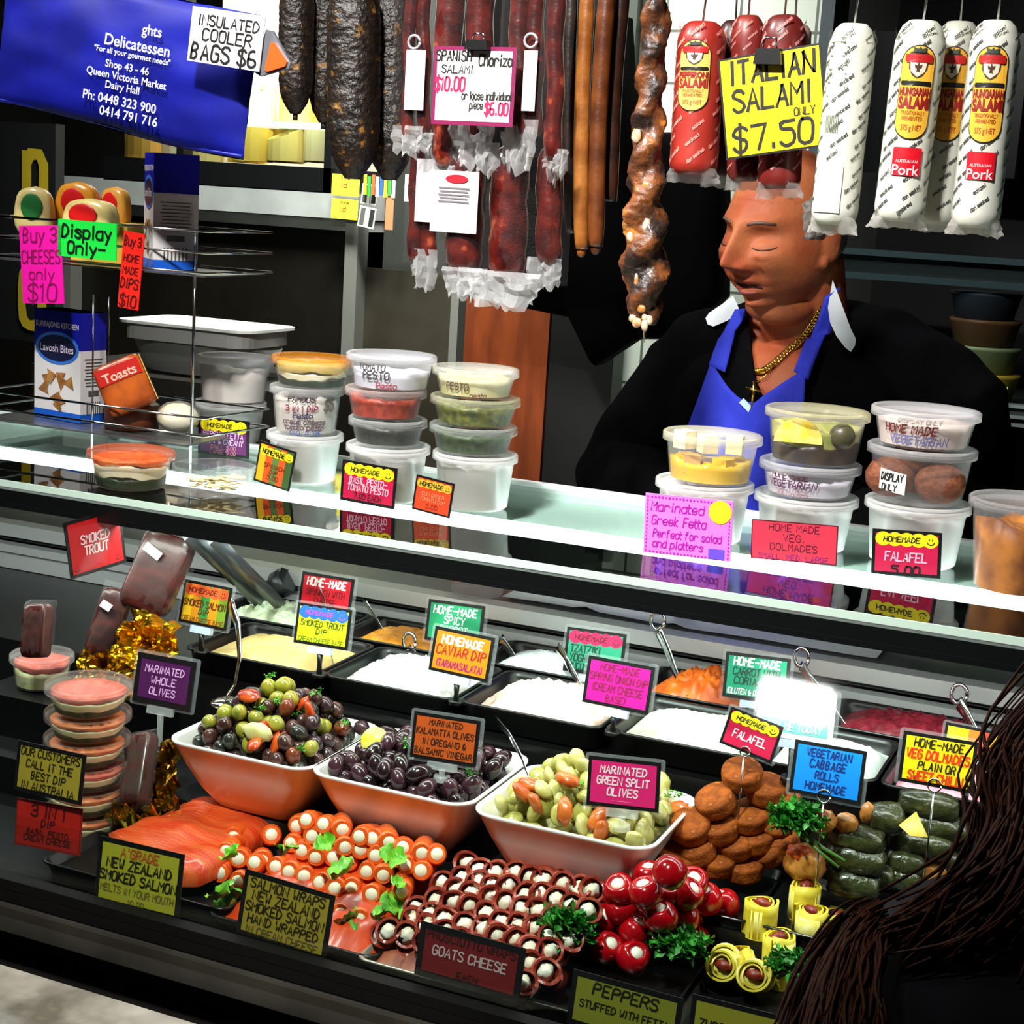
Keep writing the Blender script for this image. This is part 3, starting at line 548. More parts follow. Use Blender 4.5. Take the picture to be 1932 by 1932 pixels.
card('price_card', 'small orange-red HOMEMADE card leaning askew right of the pesto card', [(774, 891), (846, 911), (860, 981), (789, 964)], Zs, 'c8401c', [('SUN DRIED', 'e0805a', .52, .1, .6), ('TOMATO DIP', 'e0805a', .38, .1, .65), ('5.00', 'a02a10', .2, .12, .4)], badge=('c8a42a', '2a2410', 'HOMEMADE'), cat='card', lean=0)
def gf(cols, W, Hh):
    k = cols.setdefault('f2e420', MB()); disc(k, W*.36, Hh*.8, W*.13, W*.13, -.0009); k = cols.setdefault('6a4ad0', MB()); rect(k, W*.34, Hh*.1, W*.18, Hh*.17, -.0009)
    k = cols['b010a0']; r = random.Random(1)
    for i in range(22): rect(k, -W*.42+W*.84*i/21, Hh*.95, W*.02, Hh*.02+r.random()*Hh*.02, -.0008); rect(k, -W*.42+W*.84*i/21, Hh*.03, W*.02, Hh*.02+r.random()*Hh*.02, -.0008)
    for i in range(16): rect(k, -W*.47, Hh*.05+Hh*.9*i/15, W*.015, Hh*.03, -.0008); rect(k, W*.47, Hh*.05+Hh*.9*i/15, W*.015, Hh*.03, -.0008)
card('price_card', 'bright pink handwritten Marinated Greek Fetta card with a yellow dot', [(1218, 930), (1387, 946), (1375, 1060), (1214, 1041)], Zs, 'f07ae8', [('Marinated', 'b010a0', .8, .15, .6, -.12, .13), ('Greek Fetta', 'b010a0', .57, .15, .62, -.1, .13), ('Perfect for salad', 'b010a0', .35, .13, .78, 0, .14), ('and platters', 'b010a0', .18, .13, .58, -.1, .14)], corner=gf, bw=.0, border='f4b8f0', slant=.15, cat='card', lean=0)
card('price_card', 'plain red handwritten HOME MADE VEG DOLMADES card', [(1421, 979), (1583, 993), (1577, 1067), (1414, 1053)], Zs, 'd8344a', [('HOME MADE', '3a1030', .85, .17, .8, 0, .1), ('VEG.', '3a1030', .6, .18, .32, 0, .1), ('DOLMADES', '3a1030', .36, .17, .78, 0, .1), ('SMALL. MED. LARGE', '7a1a7a', .11, .13, .88, 0, .12)], bw=.012, border='5a1024', slant=.0, cat='card', lean=0)
card('price_card', 'black and red HOMEMADE FALAFEL card on the shelf', [(1648, 997), (1780, 1006), (1772, 1092), (1642, 1082)], Zs, 'c8184a', [('FALAFEL', 'f6b8d0', .42, .19, .6), ('5.00', '1a0a14', .12, .2, .42, 0, .22)], badge=HM, cat='card', lean=0)
# cards standing in the case
T = .97; Yf, Yr = 1.625, 1.80
def cs(label, quad, Y, face, lines, holder='clip', bz=T, **k): return card('sign', label, quad, Y, face, lines, holder=holder, base_z=bz, **k)
card('sign', 'tilted red SMOKED TROUT sign hanging under the left of the shelf', [(121, 981), (228, 962), (237, 1056), (133, 1100)], 1.46, 'c8141c', [('SMOKED', 'f4e4e4', .62, .15, .5), ('TROUT', 'f4e4e4', .42, .15, .42)], lean=4, yaw=76, corner=lambda c, W, Hh: [smile(c.setdefault('6a0a10', MB()), x*W, .15*Hh, W*.06, -.0008) for x in (-.38, .36)])
cs('small orange and yellow HOMEMADE smoked salmon dip sign over the cream dip', [(357, 1094), (445, 1111), (419, 1189), (328, 1170)], Yf, ['e8b01c', 'd88a1c', '3c8a3c', 'e8901c', '7a9a2a'], [('SMOKED SALMON', '5a2410', .5, .15, .86), ('DIP', '5a2410', .32, .13, .2), ('CREAM CHEESE BASE', '8a4a1a', .12, .11, .85)], badge=('f0602a', '6a1a10', 'HOMEMADE'))
cs('red HOME-MADE spinach sign standing behind the yellow smoked trout sign', [(571, 1077), (669, 1094), (658, 1172), (560, 1156)], Yr, 'd0182c', [('HOME-MADE', 'f8f0f0', .8, .18, .74, 0, .22), ('SPINACH WITH', '6a1018', .56, .15, .72), ('CHEESE', '6a1018', .36, .13, .4)])
cs('bright yellow and blue smoked trout dip sign', [(567, 1137), (671, 1152), (648, 1227), (549, 1211)], Yf, 'e8ee1c', [('SMOKED TROUT', '3a4a10', .54, .14, .8), ('DIP', '3a4a10', .36, .14, .2), ('CREAM CHEESE BASE', '6a7a20', .14, .11, .82)], badge=('2a6ad8', 'b84ad0', 'HOMEMADE'))
cs('green HOME-MADE SPICY sign behind the orange caviar dip sign', [(811, 1130), (917, 1144), (905, 1222), (799, 1206)], Yr, '1f9c68', [('HOME-MADE', 'f2f8f4', .78, .18, .76, 0, .2), ('SPICY', 'f2f8f4', .55, .18, .36), ('CARROT', 'c8e8d8', .34, .14, .5)])
cs('orange HOMEMADE CAVIAR DIP sign', [(822, 1182), (936, 1203), (917, 1289), (808, 1262)], Yf, 'f07d14', [('HOMEMADE', 'fdf4e8', .76, .17, .68, 0, .24), ('CAVIAR DIP', '9c1a1c', .52, .2, .82, 0, .15), ('(TARAMASALATA)', 'a01a5a', .22, .15, .78)])
cs('green and pink HOMEMADE tzatziki sign behind the magenta sign', [(1069, 1182), (1184, 1197), (1171, 1281), (1063, 1265)], Yr, '2f9a78', [('TZATZIKI', '14352a', .54, .16, .5, -.15), ('YOGHURT', '14352a', .34, .16, .5, -.15), ('CUCUMBER', '14352a', .15, .14, .5, -.15)], badge=('e0225c', '5a1028', 'HOMEMADE'))
cs('magenta HOME-MADE spring onion dip sign', [(1113, 1237), (1236, 1259), (1222, 1349), (1096, 1323)], Yf, 'f0148c', [('HOME-MADE', '7a1048', .82, .14, .58), ('SPRING ONION DIP', '7a1048', .61, .15, .86), ('(CREAM CHEESE', '7a1048', .39, .15, .76), ('BASE)', '7a1048', .18, .14, .3)])
cs('green HOME-MADE carrot with coriander sign', [(1370, 1227), (1492, 1245), (1484, 1328), (1363, 1315)], Yr, '17a078', [('HOME-MADE', 'f2f8f4', .82, .17, .72, 0, .22), ('CARROT WITH', '123a2e', .6, .16, .72), ('CORIANDER', '123a2e', .4, .16, .66), ('(GLUTEN & DAIRY FREE)', 'f2f8f4', .16, .12, .86)])
cs('pale turquoise and white YOGURT DIP try me today sign', [(1437, 1290), (1583, 1312), (1566, 1405), (1421, 1384)], 1.59, '7fd8d4', [('YOGURT DIP', 'f6fafa', .5, .16, .7), ('TRY ME TODAY', 'f6fafa', .24, .15, .72)], border='f4f8fa', bw=.07)
cs('black and red HOMEMADE FALAFEL sign on a wire ring above the falafels', [(1379, 1333), (1477, 1371), (1457, 1442), (1358, 1401)], 1.555, 'b81840', [('FALAFEL', 'f2c8d4', .4, .2, .62)], holder='ring', bz=.86, badge=HM)
cs('bright blue VEGETARIAN CABBAGE ROLLS sign on a wire ring', [(1504, 1395), (1640, 1419), (1619, 1518), (1485, 1493)], 1.53, '1484f0', [('VEGETARIAN', '10286a', .82, .14, .62), ('CABBAGE', '10286a', .62, .15, .5), ('ROLLS', '10286a', .41, .14, .32), ('HOMEMADE', '10286a', .2, .14, .56)], holder='ring', bz=.86)
cs('yellow HOME-MADE VEG DOLMADES sign on a wire ring', [(1704, 1377), (1845, 1402), (1835, 1497), (1695, 1474)], 1.51, 'f4d414', [('HOME-MADE', '1a1408', .82, .16, .66), ('VEG DOLMADES', 'e0340c', .6, .17, .84, 0, .2), ('PLAIN OR', '1a1408', .38, .15, .5), ('SWEET CHILLI', 'e0340c', .17, .17, .74, 0, .2)], holder='ring', bz=.87)
cs('small rainbow-striped sign behind the yellow dolmades sign', [(1785, 1361), (1895, 1385), (1885, 1440), (1776, 1420)], 1.62, ['c8e02a', 'f0c81c', 'f07a2a', 'e0402a', 'f0a02a'], [], bz=.9)
cs('dark purple MARINATED WHOLE OLIVES sign', [(265, 1231), (375, 1250), (354, 1343), (245, 1320)], 1.50, '4c1650', [('MARINATED', 'e0a8e4', .72, .14, .66), ('WHOLE', 'e0a8e4', .5, .14, .42), ('OLIVES', 'e0a8e4', .28, .14, .44)], holder='stand', bz=.86, border='100c12', bw=.08)
cs('orange-brown MARINATED KALAMATTA OLIVES sign clipped to the middle bowl', [(782, 1341), (907, 1361), (897, 1448), (773, 1428)], 1.475, 'c0501a', [('MARINATED', '2a1008', .82, .12, .5), ('KALAMATTA OLIVES', '2a1008', .62, .13, .86), ('IN OREGANO &', '2a1008', .4, .13, .66), ('BALSAMIC VINEGAR', '2a1008', .19, .13, .86)], holder='stand', bz=.935)
cs('deep pink MARINATED GREEN SPLIT OLIVES sign clipped to the right bowl', [(1114, 1425), (1249, 1440), (1240, 1533), (1103, 1518)], 1.45, 'd8206c', [('MARINATED', 'f6d0de', .76, .15, .64, 0, .2), ('GREEN SPLIT', 'f6d0de', .54, .15, .72, 0, .2), ('OLIVES', 'f6d0de', .32, .15, .42, 0, .2), ('____________', 'f0a0c0', .16, .04, .8)], holder='stand', bz=.935)
# tickets leaning inside the front glass; their unlit, shaded tone is put into the colours
def gs(label, quad, face, lines, **k): return card('ticket', label, quad, 1.258, face, lines, lean=9, cat='ticket', **k)
YT = '8c8428'
gs('yellow ticket OUR CUSTOMERS CALL IT THE BEST DIP at the lower left', [(30, 1396), (161, 1424), (154, 1521), (30, 1490)], YT, [('OUR CUSTOMERS', '1c1a08', .83, .15, .86), ('CALL IT THE', '1c1a08', .6, .15, .68), ('BEST DIP', '1c1a08', .38, .15, .5), ('IN AUSTRALIA', '1c1a08', .16, .15, .78)])
gs('red 3 IN 1 DIP ticket below the yellow best dip ticket', [(30, 1503), (156, 1528), (150, 1614), (30, 1594)], '9c1c14', [('3 IN 1', '2a0a06', .8, .24, .6), ('DIP', '2a0a06', .55, .16, .3), ('BASIL PESTO', '2a0a06', .35, .12, .7), ('CREAM CHEESE', '2a0a06', .2, .12, .76)], bw=.02, border='7c160e')
gs("yellow A'GRADE NEW ZEALAND SMOKED SALMON ticket", [(182, 1573), (347, 1614), (337, 1738), (183, 1702)], 'a8a028', [("A'GRADE", 'b04a1c', .83, .13, .44, 0, .2), ('NEW ZEALAND', '1c1a08', .65, .14, .76, 0, .2), ('SMOKED SALMON', '1c1a08', .45, .14, .9, 0, .2), ('MELTS IN YOUR MOUTH', '6a6420', .26, .1, .86), ('10.00', '6a6420', .1, .08, .3)])
gs('shade-dulled yellow SALMON WRAPS ticket', [(456, 1635), (632, 1692), (614, 1813), (452, 1764)], '9a8428', [('SALMON WRAPS', '241808', .84, .14, .82), ('NEW ZEALAND', '241808', .66, .14, .74), ('SMOKED SALMON', '241808', .48, .14, .86), ('HAND WRAPPED', '241808', .3, .13, .78), ('IN CREAM CHEESE', '5a4a18', .13, .11, .8)])
gs('shade-darkened red PROSCIUTTO WRAPS GOATS CHEESE ticket', [(794, 1735), (991, 1792), (980, 1893), (782, 1840)], '6a1418', [('PROSCIUTTO WRAPS', '2a0808', .82, .14, .84), ('GOATS CHEESE', 'b89a9c', .55, .17, .7), ('EACH', '2a0808', .2, .12, .4)], bw=.06)
gs('shade-dulled yellow PEPPERS ticket at the bottom edge', [(1080, 1828), (1290, 1884), (1276, 1990), (1070, 1930)], '7c7a24', [('PEPPERS', '161408', .76, .2, .74), ('STUFFED WITH FETTA', '161408', .45, .13, .8)])
gs('plain shade-dulled yellow ticket right of the peppers ticket', [(1306, 1872), (1500, 1926), (1490, 2020), (1296, 1975)], '8c8424', [('ZUCCHINI ROLLS', '161408', .5, .16, .8)])
# hanging price cards
HY = 1.70
card('price_card', 'white SPANISH chorizo salami $10 card clipped to the hanging packs', [(826, 87), (981, 89), (961, 240), (807, 233)], HY-.04, 'f4f1ec', [('SPANISH', '14100e', .88, .13, .43, -.25, .17), ('Chorizo', '14100e', .83, .14, .40, .26, .17), ('SALAMI', '14100e', .71, .1, .38, -.2, .17), ('$10.00', 'e0124a', .52, .17, .36, -.28, .17), ('or loose individual', '14100e', .38, .1, .6, .17, .17), ('piece', '14100e', .26, .1, .16, .05, .15), ('$6.00', 'e0124a', .22, .15, .28, .3, .18)], border='7a1848', bw=.045, lean=0, cat='card', slant=.08)
card('price_card', 'large yellow ITALIAN SALAMI ONLY $7.50 card over the salamis', [(1366, 111), (1552, 80), (1560, 275), (1359, 304)], HY-.02, 'f6dc0c', [('ITALIAN', '14100a', .84, .22, .82, .02, .15), ('SALAMI', '14100a', .56, .21, .76, 0, .15), ('ONLY', '14100a', .375, .075, .2, .3, .16), ('$7.50', '14100a', .18, .24, .78, -.02, .14)], border='1c1a10', bw=.02, lean=0, cat='card', slant=.08)
def bulldog(label, x0, x1, y0, y1, Y):
    cx, cz, w_, h_ = slab(x0, x1, y0, y1, Y, 0); t = thing('bulldog_clip', label, 'clip', (cx, Y, cz)); part('jaw', MB().prism([(-w_/2, -h_/2), (w_/2, -h_/2), (w_*.42, h_/2), (-w_*.42, h_/2)], -.006, .006), BLACK, t)
    part('handle', MB().tube([(-w_*.25, 0, h_*.5), (-w_*.2, 0, h_*1.2), (w_*.2, 0, h_*1.2), (w_*.25, 0, h_*.5)], .0012, 6), CHROME, t, 'silver wire handle')
bulldog('black bulldog clip holding the white chorizo card', 880, 924, 76, 94, HY-.045); bulldog('black bulldog clip holding the yellow salami card', 1424, 1477, 92, 122, HY-.025)
# blue cooler bag with its little card
m, W, Hh = frame4([(30, -60), (512, 32), (448, 300), (-30, 188)], 1.60, 0, 0)
t = thing('cooler_bag', 'large royal blue insulated bag with white shop lettering hanging at the upper left', 'bag', mtx=m)
def bagf(s_): return lambda u, v: ((u-.5)*W*(1-.02*math.sin(PI*v)), s_*.022*(max(0, math.sin(PI*u))*max(0, math.sin(PI*v)))**.4+.004*noise.noise(V((u*5, v*5, s_))), (v+.018*math.sin(PI*u*2)*(1-v))*Hh)
mb = MB().grid(bagf(-1), 40, 24).grid(bagf(1), 40, 24); mb.recalc = False; part('bag_body', mb, mat('0a148e', .6, h2='081076', sc=14, bump=.25, bsc=25, spec=.25), t)
mb = MB(); mb.tube([(W*(u-.5), -.002, .004+.018*Hh*math.sin(2*PI*u)) for u in [i/24 for i in range(25)]], .0025, 6); part('hem', mb, mat('0a1590', .5), t)
mi = m.inverted()
def loc(px, py): d = ray(px, py); a = mi @ CAM; b = mi.to_3x3() @ d; q = a+b*((-.024-a.y)/b.y); return q.x, q.z
mb = MB()
for tx, px, py, hpx, wpx in (('ghts', 290, 58, 24, 72), ('Delicatessen', 262, 85, 26, 190), ('"For all your gourmet needs"', 252, 104, 13, 190), ('Shop 43 - 46', 243, 127, 17, 106), ('Queen Victoria Market', 241, 147, 17, 192), ('Dairy Hall', 234, 165, 17, 84), ('Ph: 0448 323 900', 228, 191, 21, 196), ('0414 791 716', 245, 219, 21, 150)):
    x, z = loc(px, py); s_ = .0255*Hh/Hh; k = pxm(m @ V((x, 0, z))); printed(mb, tx, x, z, hpx*k*.8, wpx*k, -.0272, .012)
mb.recalc = False; part('lettering', mb, mat('e4e6f4', .5), t, 'white printed lettering')
card('price_card', 'white handwritten COOLER BAGS $6 card on the blue bag', [(368, 18), (512, 26), (477, 140), (350, 107)], 1.55, 'f0edf2', [('INSULATED', '14100e', .78, .19, .84, .02, .17), ('COOLER', '14100e', .52, .21, .7, .02, .17), ('BAGS $6', '14100e', .2, .29, .9, 0, .17)], bw=0, border='f0edf2', lean=0, cat='card', slant=.05)
m2, W2, H2 = frame4([(480, 50), (552, 62), (548, 138), (478, 145)], 1.555, 0, 0); t = thing('triangular_tag', 'grey and orange triangular arrow tag hanging beside the cooler bag card', 'tag', mtx=m2)
mb = MB(); mb.prism([(-.2*W2, 1.0*H2), (-.02*W2, .97*H2), (.48*W2, .28*H2), (.44*W2, .16*H2), (-.3*W2, -.04*H2), (-.48*W2, .05*H2)], 0, .004); part('plate', mb, mat('8d8f96', .3, .5), t, 'grey plate')
mb = MB(); mb.prism([(-.02*W2, .72*H2), (.08*W2, .7*H2), (.42*W2, .3*H2), (.38*W2, .2*H2), (-.1*W2, .06*H2), (-.16*W2, .12*H2)], -.003, 0); part('arrow', mb, mat('f0541a', .4), t, 'orange arrow')
# ============================================================ RACK AT THE LEFT END OF THE SHELF
RY = 1.70
t = thing('wire_rack', 'chrome wire rack with two baskets at the left end of the shelf', 'rack', atz(300, 850, SZ)); o = t.location.copy()
def wire(*pts, r=.0016): return MB().tube([V(p)-o for p in pts], r, 6)
for px, Y, tp, rr_ in ((366, 1.72, 430, .0022), (176, 1.72, 556, .0013), (205, 1.88, 560, .0013)):
    p = at(px, 600, Y); part('post', wire((p.x, Y, SZ+.001), (p.x, Y, at(px, tp, Y).z), r=rr_), CHROME, t)
def basket(ys, xl, xr, Y0, Y1, xm):
    for y in ys:
        a, b, c = at(xl, y, Y0), at(xr, y, Y0), at(xm, y-2, Y1); z = b.z
        part('basket_wire', wire((a.x, Y0, z), (b.x, Y0, z), (b.x+.01, Y1, z), (a.x, Y1, z), (a.x, Y0, z)), CHROME, t)
basket((437, 478, 516), -40, 388, RY, 1.84, 300)
basket((790, 824), -40, 384, RY, 1.84, 300)
zb_ = at(300, 516, RY).z; xl, xr = at(-40, 516, RY).x, at(386, 516, RY).x
part('basket_base', MB().box(((xl+xr)/2-o.x, 1.77-o.y, zb_+.001-o.z), (xr-xl, .14, .002)), mat('8a8d8f', .3, .8), t)
zb2 = at(300, 836, RY).z; part('basket_base', MB().box(((xl+xr)/2-o.x, 1.77-o.y, zb2+.001-o.z), (xr-xl-.022, .14, .002)).mapped(lambda x, y, z: (x-.011, y, z)), mat('8a8d8f', .3, .8), t)
def cracker_box(label, loc_, rz, W, D, Hh, full):
    t = thing('cracker_box', label, 'box', loc_, rz)
    part('carton', MB().box((0, 0, Hh/2), (W, D, Hh)), mat('e6e3e2', .4), t)
    mb = MB(); mb.box((0, 0, Hh*.83), (W*1.004, D*1.004, Hh*.34)); part('top_band', mb, mat('15189a', .35), t, 'deep blue top band')
    mb = MB(); mb.box((0, 0, Hh*.04), (W*1.004, D*1.004, Hh*.08)); part('bottom_band', mb, mat('1a5fd0', .35), t, 'bright blue bottom band')
    y = -D/2-.0006
    mb = MB(); disc(mb, 0, Hh*.66, W*.47, Hh*.15, y); orm = part('oval_rim', mb, mat('3a78d8', .4), t); mb = MB(); disc(mb, 0, Hh*.66, W*.41, Hh*.12, y-.0004); part('oval', mb, mat('16163c', .4), orm)
    mb = MB(); printed(mb, 'KURRAJONG KITCHEN', 0, Hh*.87, Hh*.05, W*.92, y, .02); printed(mb, 'Lavosh Bites', 0, Hh*.66, Hh*.07, W*.72, y-.0008, .01); part('lettering', mb, mat('d8d0e0', .5), t)
    mb = MB(); r = random.Random(5)
    for i in range(9): cx, cz, a = r.uniform(-.3, .3)*W, Hh*r.uniform(.14, .42), r.uniform(0, 6); q = .13*W; mb.add([(cx+q*math.cos(a+k), y-.0001*i, cz+q*math.sin(a+k)) for k in (0, 1.9, 3.9)], [(0, 1, 2)])
    part('cracker_picture', mb, mat('b98545', .5, h2='8a5a28', sc=60), t); 
    xs = D/2; mb = MB()
    for i in range(9): mb.box((W/2+.0006, 0, Hh*(.58-.03*i)), (.0004, D*(.62 if i % 3 else .7), Hh*.008))
    for i in range(7): mb.box((W/2+.0006, -D*.25+D*.5*i/6, Hh*.13), (.0004, D*.03, Hh*.12))
    mb.box((W/2+.0006, 0, Hh*.27), (.0004, D*.4, Hh*.05)); part('printing', mb, mat('55524e', .5), t)
    return t
p = at(308, 514, 1.76); s_ = pxm(p); cracker_box('blue and white cracker box standing in the upper basket of the wire rack', (p.x, 1.775, zb_+.003), R(-42), 84*s_, 84*s_, 212*s_, False)
p = at(100, 838, 1.74); s_ = pxm(p); cracker_box('blue and white cracker box standing in the lower basket at the far left', (p.x, 1.775, zb2+.003), R(-10), 128*s_, .045, 205*s_, True)
# cheeses in the upper basket
def cheese_lump(label, px, py, wpx, hpx, Y, c, seed, rz=0, sticker=('e01a1a', 'tag')):
    p = at(px, py, Y); s_ = pxm(p)*1.18; a, b = wpx*s_/2, hpx*s_/2
    t = thing('cheese', label, 'cheese', (p.x, Y, p.z-b), rz)
    mb = MB().ball((0, 0, b), (a, a*.42, b), 24, 16, lambda d: (1/(abs(d.x)**4+abs(d.y)**4+abs(d.z)**4)**.25)*.92*(1-.25*max(0, d.z)*abs(d.x))+.03*noise.noise(d*2+V((seed, 0, 0)))); part('cheese_body', mb, mat(c, .3, coat=.3), t)
    if sticker: mb = MB().ball((0, -a*.40, b*1.15), (a*.52, a*.05, b*.52), 18, 8); part('sticker', mb, mat(sticker[0], .4), t, 'round red sticker' if sticker[0].startswith('e') else 'green sticker')
    return t
cheese_lump('orange waxed cheese with red sticker, left behind the pale cheese', 148, 388, 84, 82, 1.80, 'e69a2a', 1, .1); cheese_lump('orange waxed cheese with red sticker, beside the blue cracker box', 218, 392, 66, 72, 1.82, 'e8a84a', 2, -.2)
cheese_lump('pale yellow waxed cheese with red sticker above the green card', 172, 412, 108, 68, 1.755, 'f2dc8a', 3); cheese_lump('white and yellow cheese with green sticker at the far left of the basket', 66, 398, 70, 84, 1.77, 'e6d28a', 4, .3, ('2a7a3a', 't'))
p = at(190, 514, 1.77); s_ = pxm(p); solo('cheese_box', MB().box((0, 0, 38*s_), (130*s_, .05, 74*s_)), mat('e2c04a', .45), 'yellow carton under the cheeses in the upper basket', 'box', (p.x, 1.79, zb_+.003))
card('price_card', 'bright green handwritten Display Only card on the upper basket', [(103, 411), (219, 423), (220, 492), (116, 484)], RY-.012, '22e84a', [('Display', '0c1a0e', .7, .34, .84, 0, .2), ('Only-', '0c1a0e', .26, .32, .74, 0, .2)], bw=0, border='22e84a', lean=0, cat='card', slant=.05)
card('price_card', 'hot pink handwritten BUY 3 CHEESES only $10 card at the far left', [(40, 423), (111, 428), (124, 570), (40, 575)], RY-.012, 'f218a8', [('Buy 3', '8a0a50', .88, .18, .8, 0, .12), ('CHEESES', '8a0a50', .6, .16, .92, 0, .12), ('only', '8a0a50', .38, .14, .6, 0, .12), ('$10', '8a0a50', .14, .22, .8, 0, .12)], bw=0, border='f218a8', lean=0, cat='card')
card('price_card', 'narrow red handwritten BUY 3 HOME MADE DIPS $10 card', [(233, 436), (271, 440), (262, 588), (223, 577)], RY-.012, 'f0281c', [('Buy 3', '5a0a0a', .88, .12, .8), ('HOME', '5a0a0a', .66, .09, .74), ('MADE', '5a0a0a', .5, .09, .74), ('DIPS', '5a0a0a', .33, .13, .84), ('$10', '5a0a0a', .1, .15, .8)], bw=0, border='f0281c', lean=0, cat='card')
# toast packet, cheeses and card holder in the lower basket
p = at(236, 728, 1.735); s_ = pxm(p); t = thing('toast_packet', 'tilted orange and red packet of toasts with a cream window side', 'packet', p); t.rotation_euler = (R(-8), R(-24), R(38))
w1, d1, h1 = 92*s_, 66*s_, 100*s_
mb = MB().ball((0, 0, 0), (w1/2, d1/2, h1/2), 40, 24, lambda d: (1/(abs(d.x)**10+abs(d.y)**10+abs(d.z)**10)**.1)*1.0)
part('packet_body', mb, mat('8a3a1a', .3, h2='c8601c', sc=22), t)
mb = MB(); rect(mb, 0, h1*.27, w1*.9, h1*.3, -d1/2-.001); part('red_band', mb, mat('c01a14', .35), t, 'red band'); mb = MB(); printed(mb, 'Toasts', 0, h1*.24, h1*.17, w1*.8, -d1/2-.0016); part('lettering', mb, mat('e8b8a0', .5), t)
part('window', MB().box((w1/2+.0008, 0, 0), (.001, d1*.86, h1*.9)), mat('e4c984', .4, h2='d2ae62', sc=50), t, 'cream window showing toasts')
p = at(218, 838, 1.73); t = thing('cheese_box', 'round brown wooden cheese box in the lower basket', 'box', (p.x, 1.765, zb2+.003)); part('box_side', MB().lathe([(0, 0), (.036, 0), (.037, .032), (.034, .034), (0, .034)], 28), mat('5a2c14', .5, h2='7a3e1c', sc=20), t)
p = at(306, 838, 1.74); t = thing('wrapped_cheese', 'pale cheese wrapped in clear film, right in the lower basket', 'cheese', (p.x, 1.775, zb2+.003)); part('cheese_body', MB().ball((0, 0, .02), (.028, .028, .02), 24, 12, lambda d: 1+.04*noise.noise(d*3)), mat('eee0b4', .4, h2='f6efd8', sc=30), t)
part('film', MB().ball((0, 0, .0215), (.0295, .0295, .0215), 24, 12, lambda d: 1+.05*noise.noise(d*5)), clear('f6f6f2', .12, .1, .5), t)

# ============================================================ FOOD IN THE CASE
# ---- white bowls
def loft(mb, rings, cap0=True, cap1=True):
    n = len(rings[0]); base = [q for r_ in rings for q in r_]; fs = []
    for j in range(len(rings)-1):
        for i in range(n): k = (i+1) % n; fs.append((j*n+i, j*n+k, (j+1)*n+k, (j+1)*n+i))
    mb.add(base, fs, True)
    if cap0: mb.add(rings[0], [tuple(range(n))[::-1]])
    if cap1: mb.add(rings[-1], [tuple(range(n))])
    return mb
def rr3(w_, d_, r, z, n=6): return [(x, y, z) for x, y in rrect(w_, d_, r, n)]
ZR = .93; ZB = .8455
def bowl(label, fl, fr, br):
    a, b, c = atz(*fl, ZR), atz(*fr, ZR), atz(*br, ZR); W = (b.x-a.x)*.985; y0 = (a.y+b.y)/2; D = max(.16, c.y-y0)
    t = thing('serving_bowl', label, 'bowl', ((a.x+b.x)/2, y0+D/2, ZB)); h = ZR-ZB
    mb = MB(); R_ = []
    for f, z in ((.5, 0), (.55, .002), (.72, .3*h), (.87, .65*h), (.975, h*.94), (1.0, h*.97), (1.0, h), (.965, h), (.95, h*.95), (.84, .65*h), (.68, .3*h), (.5, .006)): R_.append(rr3(W*f, D*f, .022*f+.004, z))
    loft(mb, R_); part('bowl_body', mb, mat('f0ece8', .22, coat=.4), t); return t, W, D
B1, W1, D1 = bowl('white square bowl of mixed marinated olives, left of three', (296, 1398), (588, 1452), (712, 1366))
B2, W2_, D2 = bowl('white square bowl of dark kalamata olives, middle of three', (572, 1455), (884, 1524), (1000, 1425))
B3, W3, D3 = bowl('white square bowl of green split olives, right of three', (884, 1526), (1226, 1612), (1312, 1500))
def ffloor(x, y, W, D, peak, r): q = max(abs(x)/(W/2), abs(y)/(D/2)); return .056+max(0, peak-.056-1.2*r)*max(0, 1-q*q)+.008*max(0, q-.8)*5
def pile(n, r, W, D, peak, rng):
    """drop balls one by one onto a heaped floor, each to the lowest free spot; returns local centres"""
    P = []
    for i in range(n):
        best = None
        for k in range(30):
            x, y = rng.uniform(-W/2, W/2), rng.uniform(-D/2, D/2); z0 = z = ffloor(x, y, W, D, peak, r)+r*.6
            for a, b, c in P:
                d2 = (x-a)**2+(y-b)**2
                if d2 < (1.9*r)**2: z = max(z, c+math.sqrt((1.9*r)**2-d2))
            if best is None or z-z0 < best[0]: best = (z-z0, x, y, z)
        P.append(best[1:])
    return P
def olive_mesh(c, c2, r, seed, ecc=1.2, rough=.25):
    return MB().ball((0, 0, 0), (r*ecc, r*.95, r*.95), 14, 10, lambda d: 1+.07*noise.noise(d*2+V((seed, 0, 0)))).mesh('olive', mat(c, rough, h2=c2, sc=70, coat=.35))
PILES = {}
def scatter(B, W, D, n, r, peak, kinds, name, cat, group, rng, heap):
    hb = MB(); W_, D_0 = W*.88-2*r, D*.88-2*r
    hb.grid(lambda u, v: ((u-.5)*W_*.98, (v-.5)*D_0*.98, ffloor((u-.5)*W_, (v-.5)*D_0, W_, D_0, peak, r)-.004+.003*noise.noise(V((u*30, v*30, 0)))), 30, 30); hb.recalc = False
    solo('olive_heap', hb, mat(heap, .4, bump=.5, sc=120), 'mass of smaller olives under the '+group, 'olives', B.location, kind='stuff')
    ms = []; pl = PILES[B.name] = []
    for k, (lab, meshes, wt) in enumerate(kinds): ms += [(lab, m_, wt/len(meshes)) for m_ in meshes]
    for x, y, z in pile(n, r, W_, D_0, peak, rng):
        lab, me, _ = rng.choices(ms, [q[2] for q in ms])[0]; o = link(name, me); o.location = B.location+V((x, y, z)); o.rotation_euler = (rng.uniform(0, 6), rng.uniform(0, 6), rng.uniform(0, 6)); tag(o, lab, cat, group); pl.append((o.location.copy(), r))
